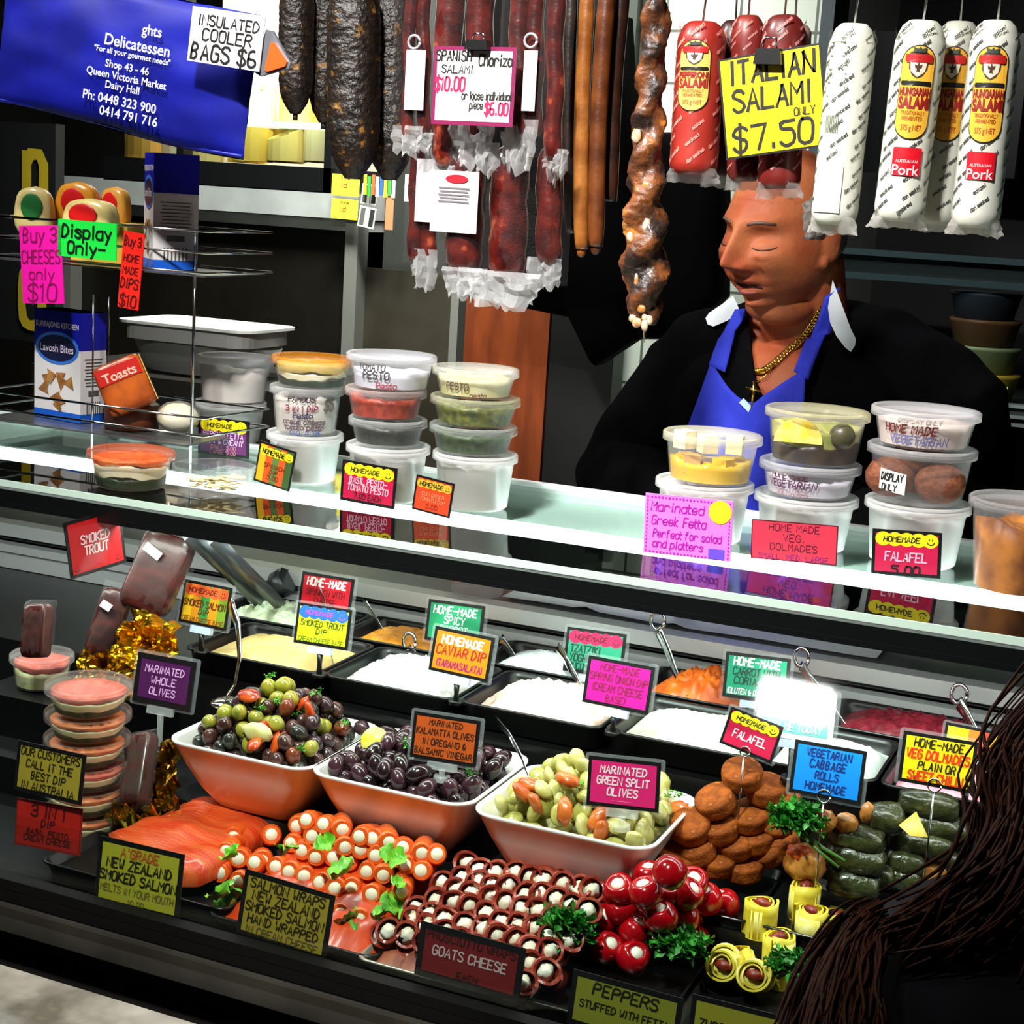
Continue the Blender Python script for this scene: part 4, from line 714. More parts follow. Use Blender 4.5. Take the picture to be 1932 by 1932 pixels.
def onpile(px, py, Y, lift=.004):
    d = ray(px, py); best = None
    for pl in PILES.values():
        for c, r in pl:
            oc = CAM-c; b_ = oc.dot(d)/d.length; q = b_*b_-oc.length_squared+(r*1.1)**2
            if q > 0:
                t_ = -b_-math.sqrt(q)
                if best is None or t_ < best: best = t_
    return CAM+d.normalized()*(best-lift) if best else at(px, py, Y)
rg = random.Random(11); ro = .0092
scatter(B1, W1, D1, 105, ro, .125, [('dark purple-black whole olive in the left white bowl', [olive_mesh('2a1a1e', '42282c', ro*1.05, 1), olive_mesh('1c1c18', '33302a', ro, 2), olive_mesh('3a2220', '54302c', ro, 3)], .62), ('yellow-green whole olive in the left white bowl', [olive_mesh('8a7c1e', '9c9a34', ro*1.1, 4, 1.1), olive_mesh('7a8030', 'a89a38', ro, 5, 1.1)], .28), ('red-brown whole olive in the left white bowl', [olive_mesh('6a2418', '7c3a20', ro, 6)], .10)], 'olive', 'olive', 'mixed olives in the left bowl', rg, '2a211a')
scatter(B2, W2_, D2, 98, ro*1.08, .098, [('dark purple kalamata olive in the middle white bowl', [olive_mesh('1f1017', '3a2029', ro*1.1, 7, 1.4, .2), olive_mesh('160c10', '2a171c', ro*1.1, 8, 1.5, .18), olive_mesh('2e1822', '45262f', ro*1.08, 9, 1.35, .2)], 1)], 'olive', 'olive', 'kalamata olives in the middle bowl', rg, '170d11')
def split_mesh(c, c2, r, s_): return MB().ball((0, 0, 0), (r*1.25, r, r*.62), 14, 9, lambda d: 1+.12*noise.noise(d*2.2+V((s_, 0, 0)))).mesh('olive', mat(c, .3, h2=c2, sc=60, coat=.3))
scatter(B3, W3, D3, 95, ro*1.08, .105, [('pale green split olive in the right white bowl', [split_mesh('a8a04a', 'c8c07a', ro*1.15, 1), split_mesh('8f8a36', 'b8ae5c', ro*1.2, 2), split_mesh('d0c684', 'b8b060', ro*1.05, 3)], 1)], 'olive', 'olive', 'green split olives in the right bowl', rg, '8a8440')
def bit(name, label, cat, px, py, Y, mbf, m, rot=(0, 0, 0), group=None): return solo(name, mbf, m, label, cat, onpile(px, py, Y), rot, group)
def chunk(r, s_, e=(1, 1, 1)): return MB().ball((0, 0, 0), (r*e[0], r*e[1], r*e[2]), 12, 8, lambda d: 1+.3*noise.noise(d*2+V((s_, 3, 0))))
for i, (px, py, Y) in enumerate(((470, 1312, 1.535), (505, 1380, 1.475), (520, 1405, 1.455), (480, 1403, 1.455), (570, 1330, 1.52), (585, 1345, 1.51))):
    bit('dried_tomato', 'orange-red strip of marinated capsicum on the mixed olives', 'capsicum', px, py, Y, chunk(.012, i, (1.2, .8, .4)), mat('b8340e' if i else '8a1a14', .25, h2='d8561c', sc=50, coat=.4), (.6, i, i*.7), 'capsicum strips on the mixed olives')
bit('lemon_slice', 'pale lemon slice lying on the mixed olives', 'lemon', 485, 1382, 1.462, chunk(.016, 4, (1.2, .5, .7)), mat('e8e0a0', .4, h2='d8d080', sc=40))
bit('lemon_slice', 'bright yellow lemon slice on the dark kalamata olives', 'lemon', 707, 1398, 1.51, MB().lathe([(0, -.002), (.015, -.002), (.016, 0), (.015, .002), (0, .002)], 20), mat('ecd428', .35, h2='f4e878', sc=60), (R(60), .4, 0))
for i, (px, py, Y) in enumerate(((1000, 1480, 1.53), (1010, 1515, 1.49), (1065, 1530, 1.475), (1070, 1470, 1.54), (1128, 1543, 1.45), (1135, 1568, 1.435), (1278, 1523, 1.52), (985, 1495, 1.50))):
    bit('capsicum_piece', 'orange-red capsicum piece among the green split olives', 'capsicum', px, py, Y, chunk(.012, i+20, (1.2, .7, .5)), mat('b84a1a', .28, h2='d8702c', sc=50, coat=.3), (.4, i, i), 'capsicum pieces in the right bowl')
def parsley(label, px, py, Y, size, n=46, cat='parsley', z0=None, leafc='1f6a1c', stem=True):
    p = onpile(px, py, Y) if z0 is None else atz(px, py, z0); r = random.Random(px); t = thing('parsley_sprig', label, cat, p)
    mb = MB(); ms = MB()
    for i in range(n):
        d = V((r.gauss(0, 1), r.gauss(0, .6), abs(r.gauss(0, .8))+.1)).normalized()*size*r.uniform(.3, .9); q = size*.34
        if i < 9: ms.tube([(0, 0, -size*.1), d*.5+V((0, 0, size*.1)), d], .0009, 5)
        for j in range(5):
            a = 2*PI*j/5+r.random(); e = V((math.cos(a), math.sin(a)*.7, r.uniform(-.5, .8))).normalized(); f = e.cross(V((r.random(), r.random(), 1))).normalized(); c = d+e*q*.5
            mb.add([d, c+f*q*.34, d+e*q+f*q*.3+V((0, 0, q*.2)), d+e*q*1.1-V((0, 0, q*.15)), d+e*q-f*q*.3+V((0, 0, q*.2)), c-f*q*.34], [(0, 1, 2, 3, 4, 5)])
    mb.recalc = False; part('leaves', mb, mat(leafc, .45, h2='3a9a2c', sc=150), t)
    if stem: part('stems', ms, mat('6a8a3a', .5), t)
    return t
for i, (px, py, Y) in enumerate(((513, 1280, 1.55), (520, 1330, 1.52), (555, 1355, 1.50), (490, 1345, 1.50), (645, 1368, 1.53), (565, 1418, 1.46), (600, 1310, 1.54))): parsley('small bright green parsley leaf on the mixed olives', px, py, Y, .010, 6, leafc='5a9a2a', stem=False)['group'] = 'parsley leaves on the mixed olives'
parsley('small parsley leaf beside the lemon on the kalamata olives', 765, 1408, 1.52, .010, 6, leafc='5a9a2a', stem=False); parsley('small parsley leaf below the kalamata olives sign', 893, 1462, 1.455, .010, 6, leafc='3a7a1c', stem=False)
parsley('small parsley leaf among the green split olives right of the pink sign', 1274, 1508, 1.53, .012, 7, leafc='6aaa2a', stem=False); parsley('small parsley leaf among the green split olives left of the pink sign', 1090, 1490, 1.52, .010, 6, leafc='5a9a2a', stem=False)
# ---- dip trays
def tray(label, x0, x1, Y0, Y1, zt=.972, h=.03, lbl=None, m=BLACK):
    W = x1-x0-.004; D = Y1-Y0-.004; t = thing('dip_tray', label, 'tray', ((x0+x1)/2, (Y0+Y1)/2, zt-h))
    mb = MB(); loft(mb, [rr3(W*f, D*f, .014, z) for f, z in ((.9, 0), (.93, .001), (.96, h-.004), (1, h-.003), (1, h), (.955, h), (.93, h-.006), (.9, .006))]); part('tray_body', mb, m, t); return t, W, D
def dip(label, x0, x1, Y0, Y1, zt, m, amp=.008, rough=14, dome=.006, seed=0, name='dip', sharp=1):
    W, D = x1-x0, Y1-Y0; mb = MB()
    def f(u, v):
        x, y = u-.5, v-.5; e = max(0, 1-(2*abs(x))**5)*max(0, 1-(2*abs(y))**5)
        k = noise.noise(V((x*W*rough*8, y*D*rough*8, seed)))+.6*noise.noise(V((x*W*rough*22, y*D*rough*22, seed+5))); k = k if sharp == 1 else math.copysign(abs(k)**sharp, k)
        return (x*W, y*D, -.014+e*(.014+dome*(1-4*x*x*.8)+amp*k))
    mb.grid(f, 60, 36); mb.recalc = False
    return solo(name, mb, m, label, 'dip', ((x0+x1)/2, (Y0+Y1)/2, zt), kind='stuff')
X = lambda px, py, Z=.972: atz(px, py, Z).x
fx = [X(330, 1225), X(587, 1279), X(832, 1336), X(1106, 1398), X(1402, 1446), X(1640, 1500), X(1900, 1550)]
names = ['cream smoked salmon dip', 'white smoked trout dip', 'pale pink caviar dip', 'white spring onion dip', 'turquoise-signed white dip', 'pink salmon dip']
D_ = lambda a, b, sc=80, bump=.5: mat(a, .45, 0, b, sc, bump)
fm = [(D_('f0d08a', 'ecc878', 12), .003, 6, .004), (D_('f6f4ea', 'e9e6da', 90), .007, 16, .012), (D_('f2c2ae', 'f7dccb', 40), .007, 14, .012), (D_('f4f3e4', 'ece9cc', 20), .004, 8, .006), (D_('e8efe8', 'f4f4ee', 20), .004, 8, .004), (D_('e88aa0', 'f0a8b4', 30), .003, 8, .004)]
for i in range(6):
    t_, W, D = tray(f'black tray of {names[i]} in the front row of dips', fx[i], fx[i+1], 1.628, 1.785); m_, a_, r_, d_ = fm[i]
    dip(f'{names[i]} spread in its black tray in the front row', fx[i]+.012, fx[i+1]-.012, 1.638, 1.776, .969, m_, a_, r_, d_, i)
ry = [X(400, 1145), X(640, 1190), X(900, 1240), X(1195, 1290), X(1545, 1360), X(1900, 1440)]
rn = ['pale green and white spinach dip', 'bright orange spicy dip', 'white tzatziki', 'orange carrot dip', 'dark red beetroot dip']
rm = [(D_('b8c49a', 'dfe2cc', 60), .008, 18, .010), (D_('e08a1c', 'f0a032', 50), .004, 10, .004), (D_('eef3f0', 'dfe8ea', 40), .004, 12, .006), (D_('c84e08', 'dc6a10', 60), .012, 14, .022), (D_('6a1220', '8a1c2c', 90), .006, 14, .010)]
for i in range(5):
    t_, W, D = tray(f'black tray of {rn[i]} in the rear row of dips', ry[i], ry[i+1], 1.795, 1.918); m_, a_, r_, d_ = rm[i]
    dip(f'{rn[i]} heaped in its black tray in the rear row', ry[i]+.012, ry[i+1]-.012, 1.803, 1.91, .969, m_, a_, r_, d_, 20+i)
parsley('chopped green herb on the orange carrot dip', 1305, 1318, 1.82, .012, 14, leafc='8a9a2a', stem=False)
# ---- spoons
def spoon(label, pts, r=.007, loop=None, hole=False):
    P = [at(x, y, Y) for x, y, Y in pts]; o = P[-1]; t = thing('serving_spoon', label, 'spoon', o)
    q = []
    for i in range(len(P)-1):
        for k in range(4): q.append(P[i].lerp(P[i+1], k/4)-o)
    q.append(P[-1]-o); n = len(q); part('handle', MB().tube(q, [r*(.6+.5*abs(1-1.3*i/n)) for i in range(n)], 10, flat=.28), CHROME, t)
    part('bowl', MB().ball(q[-1]+V((0, 0, -.004)), (.016, .022, .006), 14, 8), CHROME, t)
    if hole: part('ring', MB().tube([q[0]+V((.009*math.cos(a), 0, .010+.012*math.sin(a))) for a in [2*PI*k/16 for k in range(17)]], .0025, 6), CHROME, t)
spoon('big spoon with curved handle in the mixed olives', [(436, 1140, 1.60), (449, 1180, 1.58), (452, 1240, 1.56), (443, 1290, 1.55), (425, 1318, 1.54)], .010)
spoon('spoon in the pale green rear dip', [(463, 1124, 1.86), (490, 1138, 1.86), (508, 1160, 1.86), (521, 1188, 1.86)], .006)
spoon('thin spoon in the bright orange rear dip', [(687, 1131, 1.88), (705, 1160, 1.87), (728, 1200, 1.86), (744, 1228, 1.85)], .004)
spoon('spoon behind the yellow smoked trout sign', [(600, 1106, 1.82), (612, 1135, 1.78), (622, 1225, 1.71), (632, 1275, 1.70)], .006)
spoon('spoon lying between the orange dip and the caviar dip sign', [(772, 1225, 1.80), (795, 1250, 1.77), (815, 1275, 1.74)], .007, hole=True)
spoon('spoon in the white tzatziki', [(944, 1205, 1.88), (962, 1230, 1.87), (982, 1262, 1.86), (1000, 1292, 1.85)], .008)
spoon('spoon leaning in the pink caviar dip beside the magenta sign', [(1054, 1222, 1.80), (1068, 1245, 1.78), (1088, 1280, 1.76), (1104, 1310, 1.74)], .008)
spoon('tall spoon with hanging hole in the orange carrot dip', [(1240, 1185, 1.88), (1258, 1225, 1.87), (1272, 1262, 1.86), (1290, 1305, 1.84)], .008, hole=True)
spoon('spoon behind the turquoise yogurt dip sign', [(1511, 1255, 1.88), (1532, 1285, 1.86), (1560, 1320, 1.85), (1590, 1365, 1.84), (1625, 1405, 1.83)], .007, hole=True)
spoon('pale spoon above the rainbow sign at the right', [(1808, 1325, 1.88), (1822, 1345, 1.87), (1838, 1375, 1.86), (1850, 1410, 1.85)], .009, hole=True)
spoon('thin curved spoon between the kalamata and green olives', [(934, 1356, 1.62), (960, 1385, 1.58), (985, 1430, 1.55), (998, 1470, 1.53), (1003, 1490, 1.53)], .004)
# ---- things on the rear worktop
ZW = 1.008
solo('paper_sheet', MB().grid(lambda u, v: (-.22+.52*u, -.07+.15*v, .001+.003*noise.noise(V((u*3, v*3, 0)))+(.004*(u*4 % 1 > .9))), 30, 8), mat('e9ecf2', .6), 'white sheet of paper lying on the rear worktop', 'paper', (atz(1210, 1190, ZW).x, 2.045, ZW+.003), (0, 0, 0))
p = atz(880, 1135, ZW); k1 = tub('empty grey cup under the orange-filled tub on the rear worktop', 838, 958, 1150, 1110, ZW, (), lidded=False, fac=.35)
tub('clear tub with orange fruit seen below the shelf rail', 822, 935, 1108, 1072, dict(c=k1['c'], top=k1['top']-.012), [(mat('e0481c', .4, h2='f0703a', sc=20), .05, .85)], lidded=False, fac=.2)
# ============================================================ FRONT ROW OF FOOD
ZD = .801
def ftray(label, x0, x1, y0, y1, h=.016, m=None, slope=0):
    t = thing('serving_tray', label, 'tray', ((x0+x1)/2, (y0+y1)/2, ZD)); W, D = x1-x0, y1-y0
    mb = MB(); loft(mb, [[(x, y, z+slope*(y+D/2)) for x, y, z in rr3(W*f, D*f, .012, z_)] for f, z_ in ((.93, 0), (.94, .001), (.97, h-.003), (1, h-.002), (1, h), (.965, h), (.935, .004))]); part('tray_body', mb, m or BLACK, t); return t
Yt0, Yt1 = 1.285, 1.462
# smoked salmon slab
xs = [atz(px, 1600, .83).x for px in (185, 440)]
salmon = [(205, 1560), (262, 1535), (300, 1528), (352, 1498), (420, 1490), (470, 1503), (545, 1530), (520, 1552), (470, 1580), (415, 1615), (375, 1632), (330, 1632), (270, 1612)]
pts = [atz(x, y, .845) for x, y in salmon]; c = sum(pts, V())/len(pts)
t = ftray('black tray under the smoked salmon', c.x-.13, c.x+.11, 1.30, 1.462)
def slabmesh(poly, c, z0, z1, seed, drop=.012):
    mb = MB(); N = 64; ring = []
    for k in range(N):
        f = k/N*len(poly); i = int(f); ring.append(poly[i].lerp(poly[(i+1) % len(poly)], f-i)-c)
    def h(x, y, e): return z1+.006*noise.noise(V((x*22, y*22, seed)))+.003*noise.noise(V((x*60, y*16, seed)))-drop*e**6
    vs = []; fs = []
    for j in range(11):
        e = j/10
        for k, q in enumerate(ring): x, y = q.x*e, q.y*e; vs.append((x, y, h(x, y, e)))
    for k, q in enumerate(ring): vs.append((q.x*.98, q.y*.98, z0))
    for j in range(11):
        for k in range(N): l_ = (k+1) % N; fs.append((j*N+k, j*N+l_, (j+1)*N+l_, (j+1)*N+k))
    return mb.add(vs, fs, True)
SAL = mat('d23c1a', .28, 0, 'e2602e', 16, .5, 60, coat=.35, stretch=(1, 5, 1))
solo('smoked_salmon', slabmesh(pts, V((c.x, c.y, .845)), -.026, .002, 2), SAL, 'large flat slab of glossy orange-red smoked salmon slices', 'salmon', (c.x, c.y, .845))
# salmon wraps
rows = [(.888, [(300, 570), (425, 600), (560, 640), (690, 690), (785, 700), (900, 730), (1010, 770), (1140, 810), (1250, 820)]), (.874, [(235, 610), (340, 680), (455, 690), (580, 765), (700, 785), (810, 825), (950, 850), (1030, 900), (1140, 940)]),
 (.858, [(50, 680), (190, 740), (270, 795), (370, 840), (490, 840), (610, 870), (740, 940), (860, 970), (1000, 1090)]), (.842, [(-235, 690), (-290, 800), (-190, 850), (-75, 880), (-20, 860), (70, 905), (175, 940), (290, 975), (400, 1020), (510, 1060), (630, 1060), (770, 1110)]), (.824, [(-330, 960), (-200, 1010), (545, 1250), (690, 1290), (-60, 1060), (120, 1120), (280, 1170), (420, 1210)])]
wr = thing('salmon_wrap', '', 'salmon wrap'); rw_ = .0112
mb = MB().tube([(0, y, .0006*math.sin(y*300)) for y in [i*.006 for i in range(10)]], [rw_*((.84, .96, 1.04, 1.07, 1.07, 1.06, 1.03, 1, .97, .93)[i]) for i in range(10)], 16); part('salmon', mb, mat('e04a12', .3, h2='f0702a', sc=40, coat=.35, bump=.3, stretch=(1, 5, 1)), wr)
part('cream_cheese', MB().ball((0, .0035, 0), (rw_*.76, .0055, rw_*.76), 16, 10, lambda d: 1+.05*noise.noise(d*3)), mat('f4e6c4', .45, h2='f9f0da', sc=90), wr)
WG = 'salmon wraps in the front tray'; wr['label'] = 'orange salmon wrap filled with white cream cheese in the front tray'; wr['group'] = WG; first = True
r = random.Random(4); cc = [0, 0]
for z, L_ in rows:
    for x, y in L_:
        p = atz(500+x/3.864, 1400+y/3.864, z); rot = (Matrix.Rotation(R(18+r.uniform(-14, 14)), 3, 'Z') @ Matrix.Rotation(R(-18+r.uniform(-8, 8)), 3, 'X') @ Matrix.Rotation(r.uniform(0, 6.2), 3, 'Y')).to_euler()
        if first: wr.location = p; wr.rotation_euler = rot; first = False
        else: copy(wr, p, rot)
xa, xb = atz(395, 1690, .83).x, atz(800, 1700, .83).x
ftray('black tray under the salmon wraps', xa, xb, 1.292, 1.462, .012)
solo('wrap_bed', MB().grid(lambda u, v: ((u-.5)*(xb-xa)*.92, (v-.5)*.15, -.004+(.062*v**.8)*max(0, 1-(2*abs(u-.5))**8)*(1-max(0, v-.93)*12)+.004*noise.noise(V((u*20, v*9, 1)))), 40, 14), mat('e04a12', .35, h2='c83c0e', sc=40, coat=.3), 'lower layers of salmon wraps under the top rows', 'salmon wraps', ((xa+xb)/2, 1.375, ZD+.008), kind='stuff')
def leaf(label, px, py, z, s_, c='5fae1e', name='lettuce_leaf', group=None):
    rr = random.Random(px+py); p = atz(px, py, z)
    mb = MB().grid(lambda u, v: ((u-.5)*s_*2*math.sin(PI*min(1, v*.9+.08))**.6, (v-.5)*s_*1.6, s_*.45*math.sin(7*u+rr.random()*.1)*.5+.5*s_*(u-.5)**2+s_*.25*v+.006*noise.noise(V((u*6, v*6, px)))), 12, 10); mb.recalc = False
    t = solo(name, mb, mat(c, .4, h2='8ad23c', sc=60, coat=.2), label, 'lettuce', p, (R(20), rr.uniform(-.4, .4), rr.uniform(0, 6)), group); return t
for px, py, z, s_ in ((437, 1612, .868, .013), (540, 1605, .885, .013), (614, 1592, .893, .012), (645, 1642, .876, .017), (738, 1618, .888, .015), (748, 1668, .87, .010)): leaf('small green lettuce leaf lying on the salmon wraps', px, py, z, s_, group='lettuce leaves on the salmon wraps')
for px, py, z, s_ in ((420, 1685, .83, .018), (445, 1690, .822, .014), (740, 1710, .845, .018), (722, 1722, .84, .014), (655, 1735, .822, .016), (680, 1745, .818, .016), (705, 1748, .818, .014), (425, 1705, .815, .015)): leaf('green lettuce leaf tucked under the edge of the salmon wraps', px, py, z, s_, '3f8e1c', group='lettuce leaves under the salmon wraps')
# prosciutto wraps
pw = thing('prosciutto_wrap', 'rolled slice of prosciutto filled with white goats cheese in the front tray', 'prosciutto wrap', group='prosciutto wraps in the front tray'); rp = .0125
def spiral(u, v):
    g = 2*PI*u*1.12; q = rp*(1+.10*u+.05*math.sin(2*g)); return (q*math.cos(g), .05*(1-v)+.002*math.sin(3*g)*v-.003*v*math.cos(g), q*math.sin(g))
mb = MB().grid(spiral, 34, 6); m2 = MB().grid(lambda u, v: (lambda p: (p[0]*.80, p[1]+.0005, p[2]*.80))(spiral(u, v)), 34, 6); mb.add(m2.v, m2.f, True); n = 34*5; rim = [mb.v[n+i] for i in range(34)]; rim2 = [m2.v[n+i] for i in range(34)]
mb.add(rim+rim2, [(i, i+1, 35+i, 34+i) for i in range(33)]); mb.recalc = False; part('prosciutto', mb, mat('b4503a', .35, h2='902a22', sc=26, coat=.3, h3='d89a78', stretch=(1, 4, 1)), pw)
part('goats_cheese', MB().ball((.001, .009, -.001), (rp*.70, .009, rp*.66), 18, 12, lambda d: 1+.3*noise.noise(d*2.6)), mat('f6edd2', .5, h2='fbf6e6', sc=90, bump=.3), pw)
TL, TR, BR, BL = (880, 1630), (1135, 1684), (1010, 1862), (735, 1750); r = random.Random(9); first = True
pos = []
for j in range(7):
    v = j/6
    for i in range(9):
        u = (i+(.5 if j % 2 else 0))/8.5
        if u > 1: continue
        x = (TL[0]*(1-u)+TR[0]*u)*(1-v)+(BL[0]*(1-u)+BR[0]*u)*v; y = (TL[1]*(1-u)+TR[1]*u)*(1-v)+(BL[1]*(1-u)+BR[1]*u)*v
        pos.append((x+r.uniform(-5, 5), y+r.uniform(-4, 4), .884-.05*v))
pos += [(722, 1763, .825), (772, 1780, .822), (1005, 1838, .825), (1034, 1846, .82), (1008, 1800, .838), (1052, 1795, .842)]
for k, (x, y, z) in enumerate(pos):
    p = atz(x, y, z); rot = (Matrix.Rotation(R(22+r.uniform(-16, 16)), 3, 'Z') @ Matrix.Rotation(R(-30+r.uniform(-12, 12)), 3, 'X') @ Matrix.Rotation(r.uniform(0, 6.2), 3, 'Y')).to_euler()
    if k == 0: pw.location = p; pw.rotation_euler = rot
    else: copy(pw, p, rot)
xa, xb = atz(735, 1740, .82).x, atz(1110, 1740, .82).x+.005
ftray('pale foil tray under the prosciutto wraps', xa, xb, 1.285, 1.462, .012, mat('c4bfae', .3, .7))
solo('wrap_bed', MB().grid(lambda u, v: ((u-.5)*(xb-xa)*.9, (v-.5)*.15, -.004+(.052*v**.8)*max(0, 1-(2*abs(u-.5))**8)*(1-max(0, v-.93)*12)+.004*noise.noise(V((u*20, v*9, 4)))), 40, 14), mat('7a3222', .4, h2='a85a40', sc=40), 'lower layer of prosciutto under the top rows of wraps', 'prosciutto wraps', ((xa+xb)/2, 1.372, ZD+.008), kind='stuff')
# stuffed red peppers
pp = thing('stuffed_pepper', 'round glossy red pepper stuffed with white fetta', 'pepper', group='stuffed red peppers'); rq = .0172
part('pepper', MB().lathe([(0, -.86*rq), (.4*rq, -.84*rq), (.78*rq, -.6*rq), (.98*rq, -.15*rq), (1.0*rq, .2*rq), (.9*rq, .55*rq), (.68*rq, .8*rq), (.5*rq, .86*rq), (.40*rq, .78*rq), (.38*rq, .5*rq)], 24, (0, 0, 0), lambda g, z: 1+.035*math.sin(3*g+1)), mat('b00812', .16, h2='8e0610', sc=20, coat=.35), pp)
part('fetta', MB().ball((0, 0, .66*rq), (.40*rq, .40*rq, .24*rq), 14, 8, lambda d: 1+.15*noise.noise(d*3)), mat('f6efdc', .5, h2='fbf7ea', sc=80), pp, 'white fetta filling')
PP = [(1215, 945, .932), (1040, 1110, .900), (850, 1085, .887), (855, 1220, .868), (1060, 990, .9), (1330, 1115, .893), (1480, 1150, .872), (1600, 1190, .858), (1560, 1250, .848), (1150, 1280, .876), (1310, 1290, .866), (705, 1310, .852), (955, 1390, .85), (750, 1510, .836), (945, 1580, .834), (1280, 1440, .846), (1480, 1350, .832), (1170, 1100, .893), (1370, 1030, .893), (1385, 1440, .828), (1080, 1430, .826), (1200, 1360, .836), (830, 1400, .822), (1420, 1230, .85), (1000, 1230, .85), (700, 1210, .842), (1240, 1180, .862)]
r = random.Random(2)
for k, (x, y, z) in enumerate(PP):
    p = atz(950+x/3.864, 1400+y/3.864, z); rot = (R(22+r.uniform(-24, 24)) if k != 0 else R(190), r.uniform(-.45, .45), r.uniform(-1, 1))
    if k == 0: pp.location = p; pp.rotation_euler = rot
    else: copy(pp, p, rot)
xa, xb = atz(1090, 1750, .82).x+.006, atz(1370, 1760, .82).x
ftray('black tray under the stuffed red peppers', xa, xb, 1.285, 1.462, .016)
parsley('parsley sprig between the prosciutto wraps and the red peppers', 1068, 1768, 1.30, .034, 74, z0=.850); parsley('parsley sprig in front of the stuffed red peppers', 1280, 1800, 1.28, .032, 74, z0=.842)
# yellow egg rolls
yr = thing('egg_roll', 'yellow rolled omelette standing on end with dried tomato filling', 'egg roll', group='yellow egg rolls'); ry_, hy = .0178, .036
def yspi(u, v): g = 2*PI*u*2.1; q = ry_*(.5+.5*u*1.02)*(1+.05*math.sin(g*1.5)); return (q*math.cos(g), q*math.sin(g), hy*v+.0015*math.sin(2*g)*v)
mb = MB().grid(yspi, 60, 5); m2 = MB().grid(lambda u, v: (lambda p: (p[0]*.86, p[1]*.86, p[2]))(yspi(u, v)), 60, 5); mb.add(m2.v, m2.f, True); n = 60*4
mb.add([mb.v[n+i] for i in range(60)]+[m2.v[n+i] for i in range(60)], [(i, i+1, 61+i, 60+i) for i in range(59)]); mb.recalc = False; part('omelette', mb, mat('d6bc28', .42, h2='e6d350', sc=30, bump=.25, bsc=120), yr)
part('core', MB().lathe([(0, hy*.88), (ry_*.9, hy*.86), (ry_*.9, .001), (0, .001)], 20), mat('e2cd4a', .5, h2='efe39a', sc=90), yr)
part('dried_tomato', MB().ball((.002, 0, hy*.93), (.010, .0055, .006), 12, 8, lambda d: 1+.35*noise.noise(d*2.5)), mat('6a1810', .4, h2='8e2a18', sc=60), yr, 'dark red dried tomato')
YR = [(1436, 1700, .878, 0), (1520, 1668, .886, 0), (1533, 1715, .872, 0), (1475, 1765, .858, .1), (1415, 1800, .838, -.35), (1425, 1752, .845, 0), (1580, 1725, .852, .2), (1500, 1742, .846, 0), (1380, 1843, .812, -1.2), (1428, 1870, .806, -1.2), (1370, 1818, .818, -.6), (1466, 1830, .820, .1), (1560, 1790, .822, .2), (1400, 1760, .826, 0)]
for k, (x, y, z, tl) in enumerate(YR):
    p = atz(x, y, z)-V((0, 0, hy)); rot = (-tl if tl < 0 else .06*math.sin(k*3), tl*.5, k*1.3); p.z = max(p.z, ZD+.004)
    if tl <= -.6: rot = (R(62), 0, .2+.15*(k-10)); p.z = ZD+.02
    if k == 0: yr.location = p; yr.rotation_euler = rot
    else: copy(yr, p, rot)
xa, xb = atz(1372, 1760, .82).x+.004, atz(1660, 1790, .82).x
ftray('black tray under the yellow egg rolls', xa, xb, 1.285, 1.462, .016)
parsley('parsley sprig at the bottom beside the yellow egg rolls', 1488, 1835, 1.28, .026, 50, z0=.84, leafc='174f16')
# falafels
fmesh = [MB().ball((0, 0, 0), (.0228, .0228, .0112), 30, 20, lambda d: min(1.5, 1/((d.x*d.x+d.y*d.y)**3+abs(d.z)**6)**(1/6))*.95+.035*noise.noise(d*2+V((s_, 0, 0)))+.018*noise.noise(d*9+V((s_, 0, 0)))).mesh('falafel', mat('9c4e14', .75, h2='74340c', sc=90, bump=.4, bsc=420, h3='b06420', spec=.2)) for s_ in range(4)]
FA = [(1400, 1462, 0, 24), (1350, 1512, 0, 30), (1303, 1560, 0, 26), (1414, 1540, 0, 24), (1388, 1590, 0, 30), (1313, 1606, 0, 24), (1278, 1622, 0, 8), (1402, 1636, 0, 14), (1446, 1490, 0, 22), (1472, 1505, 0, 30), (1460, 1548, 0, 42), (1450, 1600, 0, 50), (1356, 1562, 0, 18), (1350, 1624, 0, 12), (1470, 1585, 0, 16), (1424, 1580, 0, 12)]
r = random.Random(8)
for k, (x, y, z, tl) in enumerate(FA):
    o = link('falafel', fmesh[k % 4]); o.location = atz(x, y, .872+(1640-y)/175*.098); o.rotation_euler = (R(tl+r.uniform(-6, 6)), r.uniform(-.25, .25), r.uniform(-.6, .6)); tag(o, 'round brown falafel in the heap on the black tray', 'falafel', 'heap of falafels')
Y0, Y1 = 1.468, 1.615; Zr = .8455
def rtray(label, xa, xb):
    t = thing('serving_tray', label, 'tray', ((xa+xb)/2, (Y0+Y1)/2, Zr)); W, D = xb-xa, Y1-Y0; h = .014; mb = MB(); loft(mb, [rr3(W*f, D*f, .012, z_) for f, z_ in ((.93, 0), (.94, .001), (.97, h-.003), (1, h-.002), (1, h), (.965, h), (.935, .004))]); part('tray_body', mb, mat('101011', .18), t)
x1, x2, x3 = atz(1236, 1600, .86).x+.006, atz(1478, 1650, .86).x, atz(1900, 1680, .86).x
rtray('black tray under the heap of falafels', x1, x2); rtray('black tray under the dolmades and cabbage rolls', x2+.004, x3)
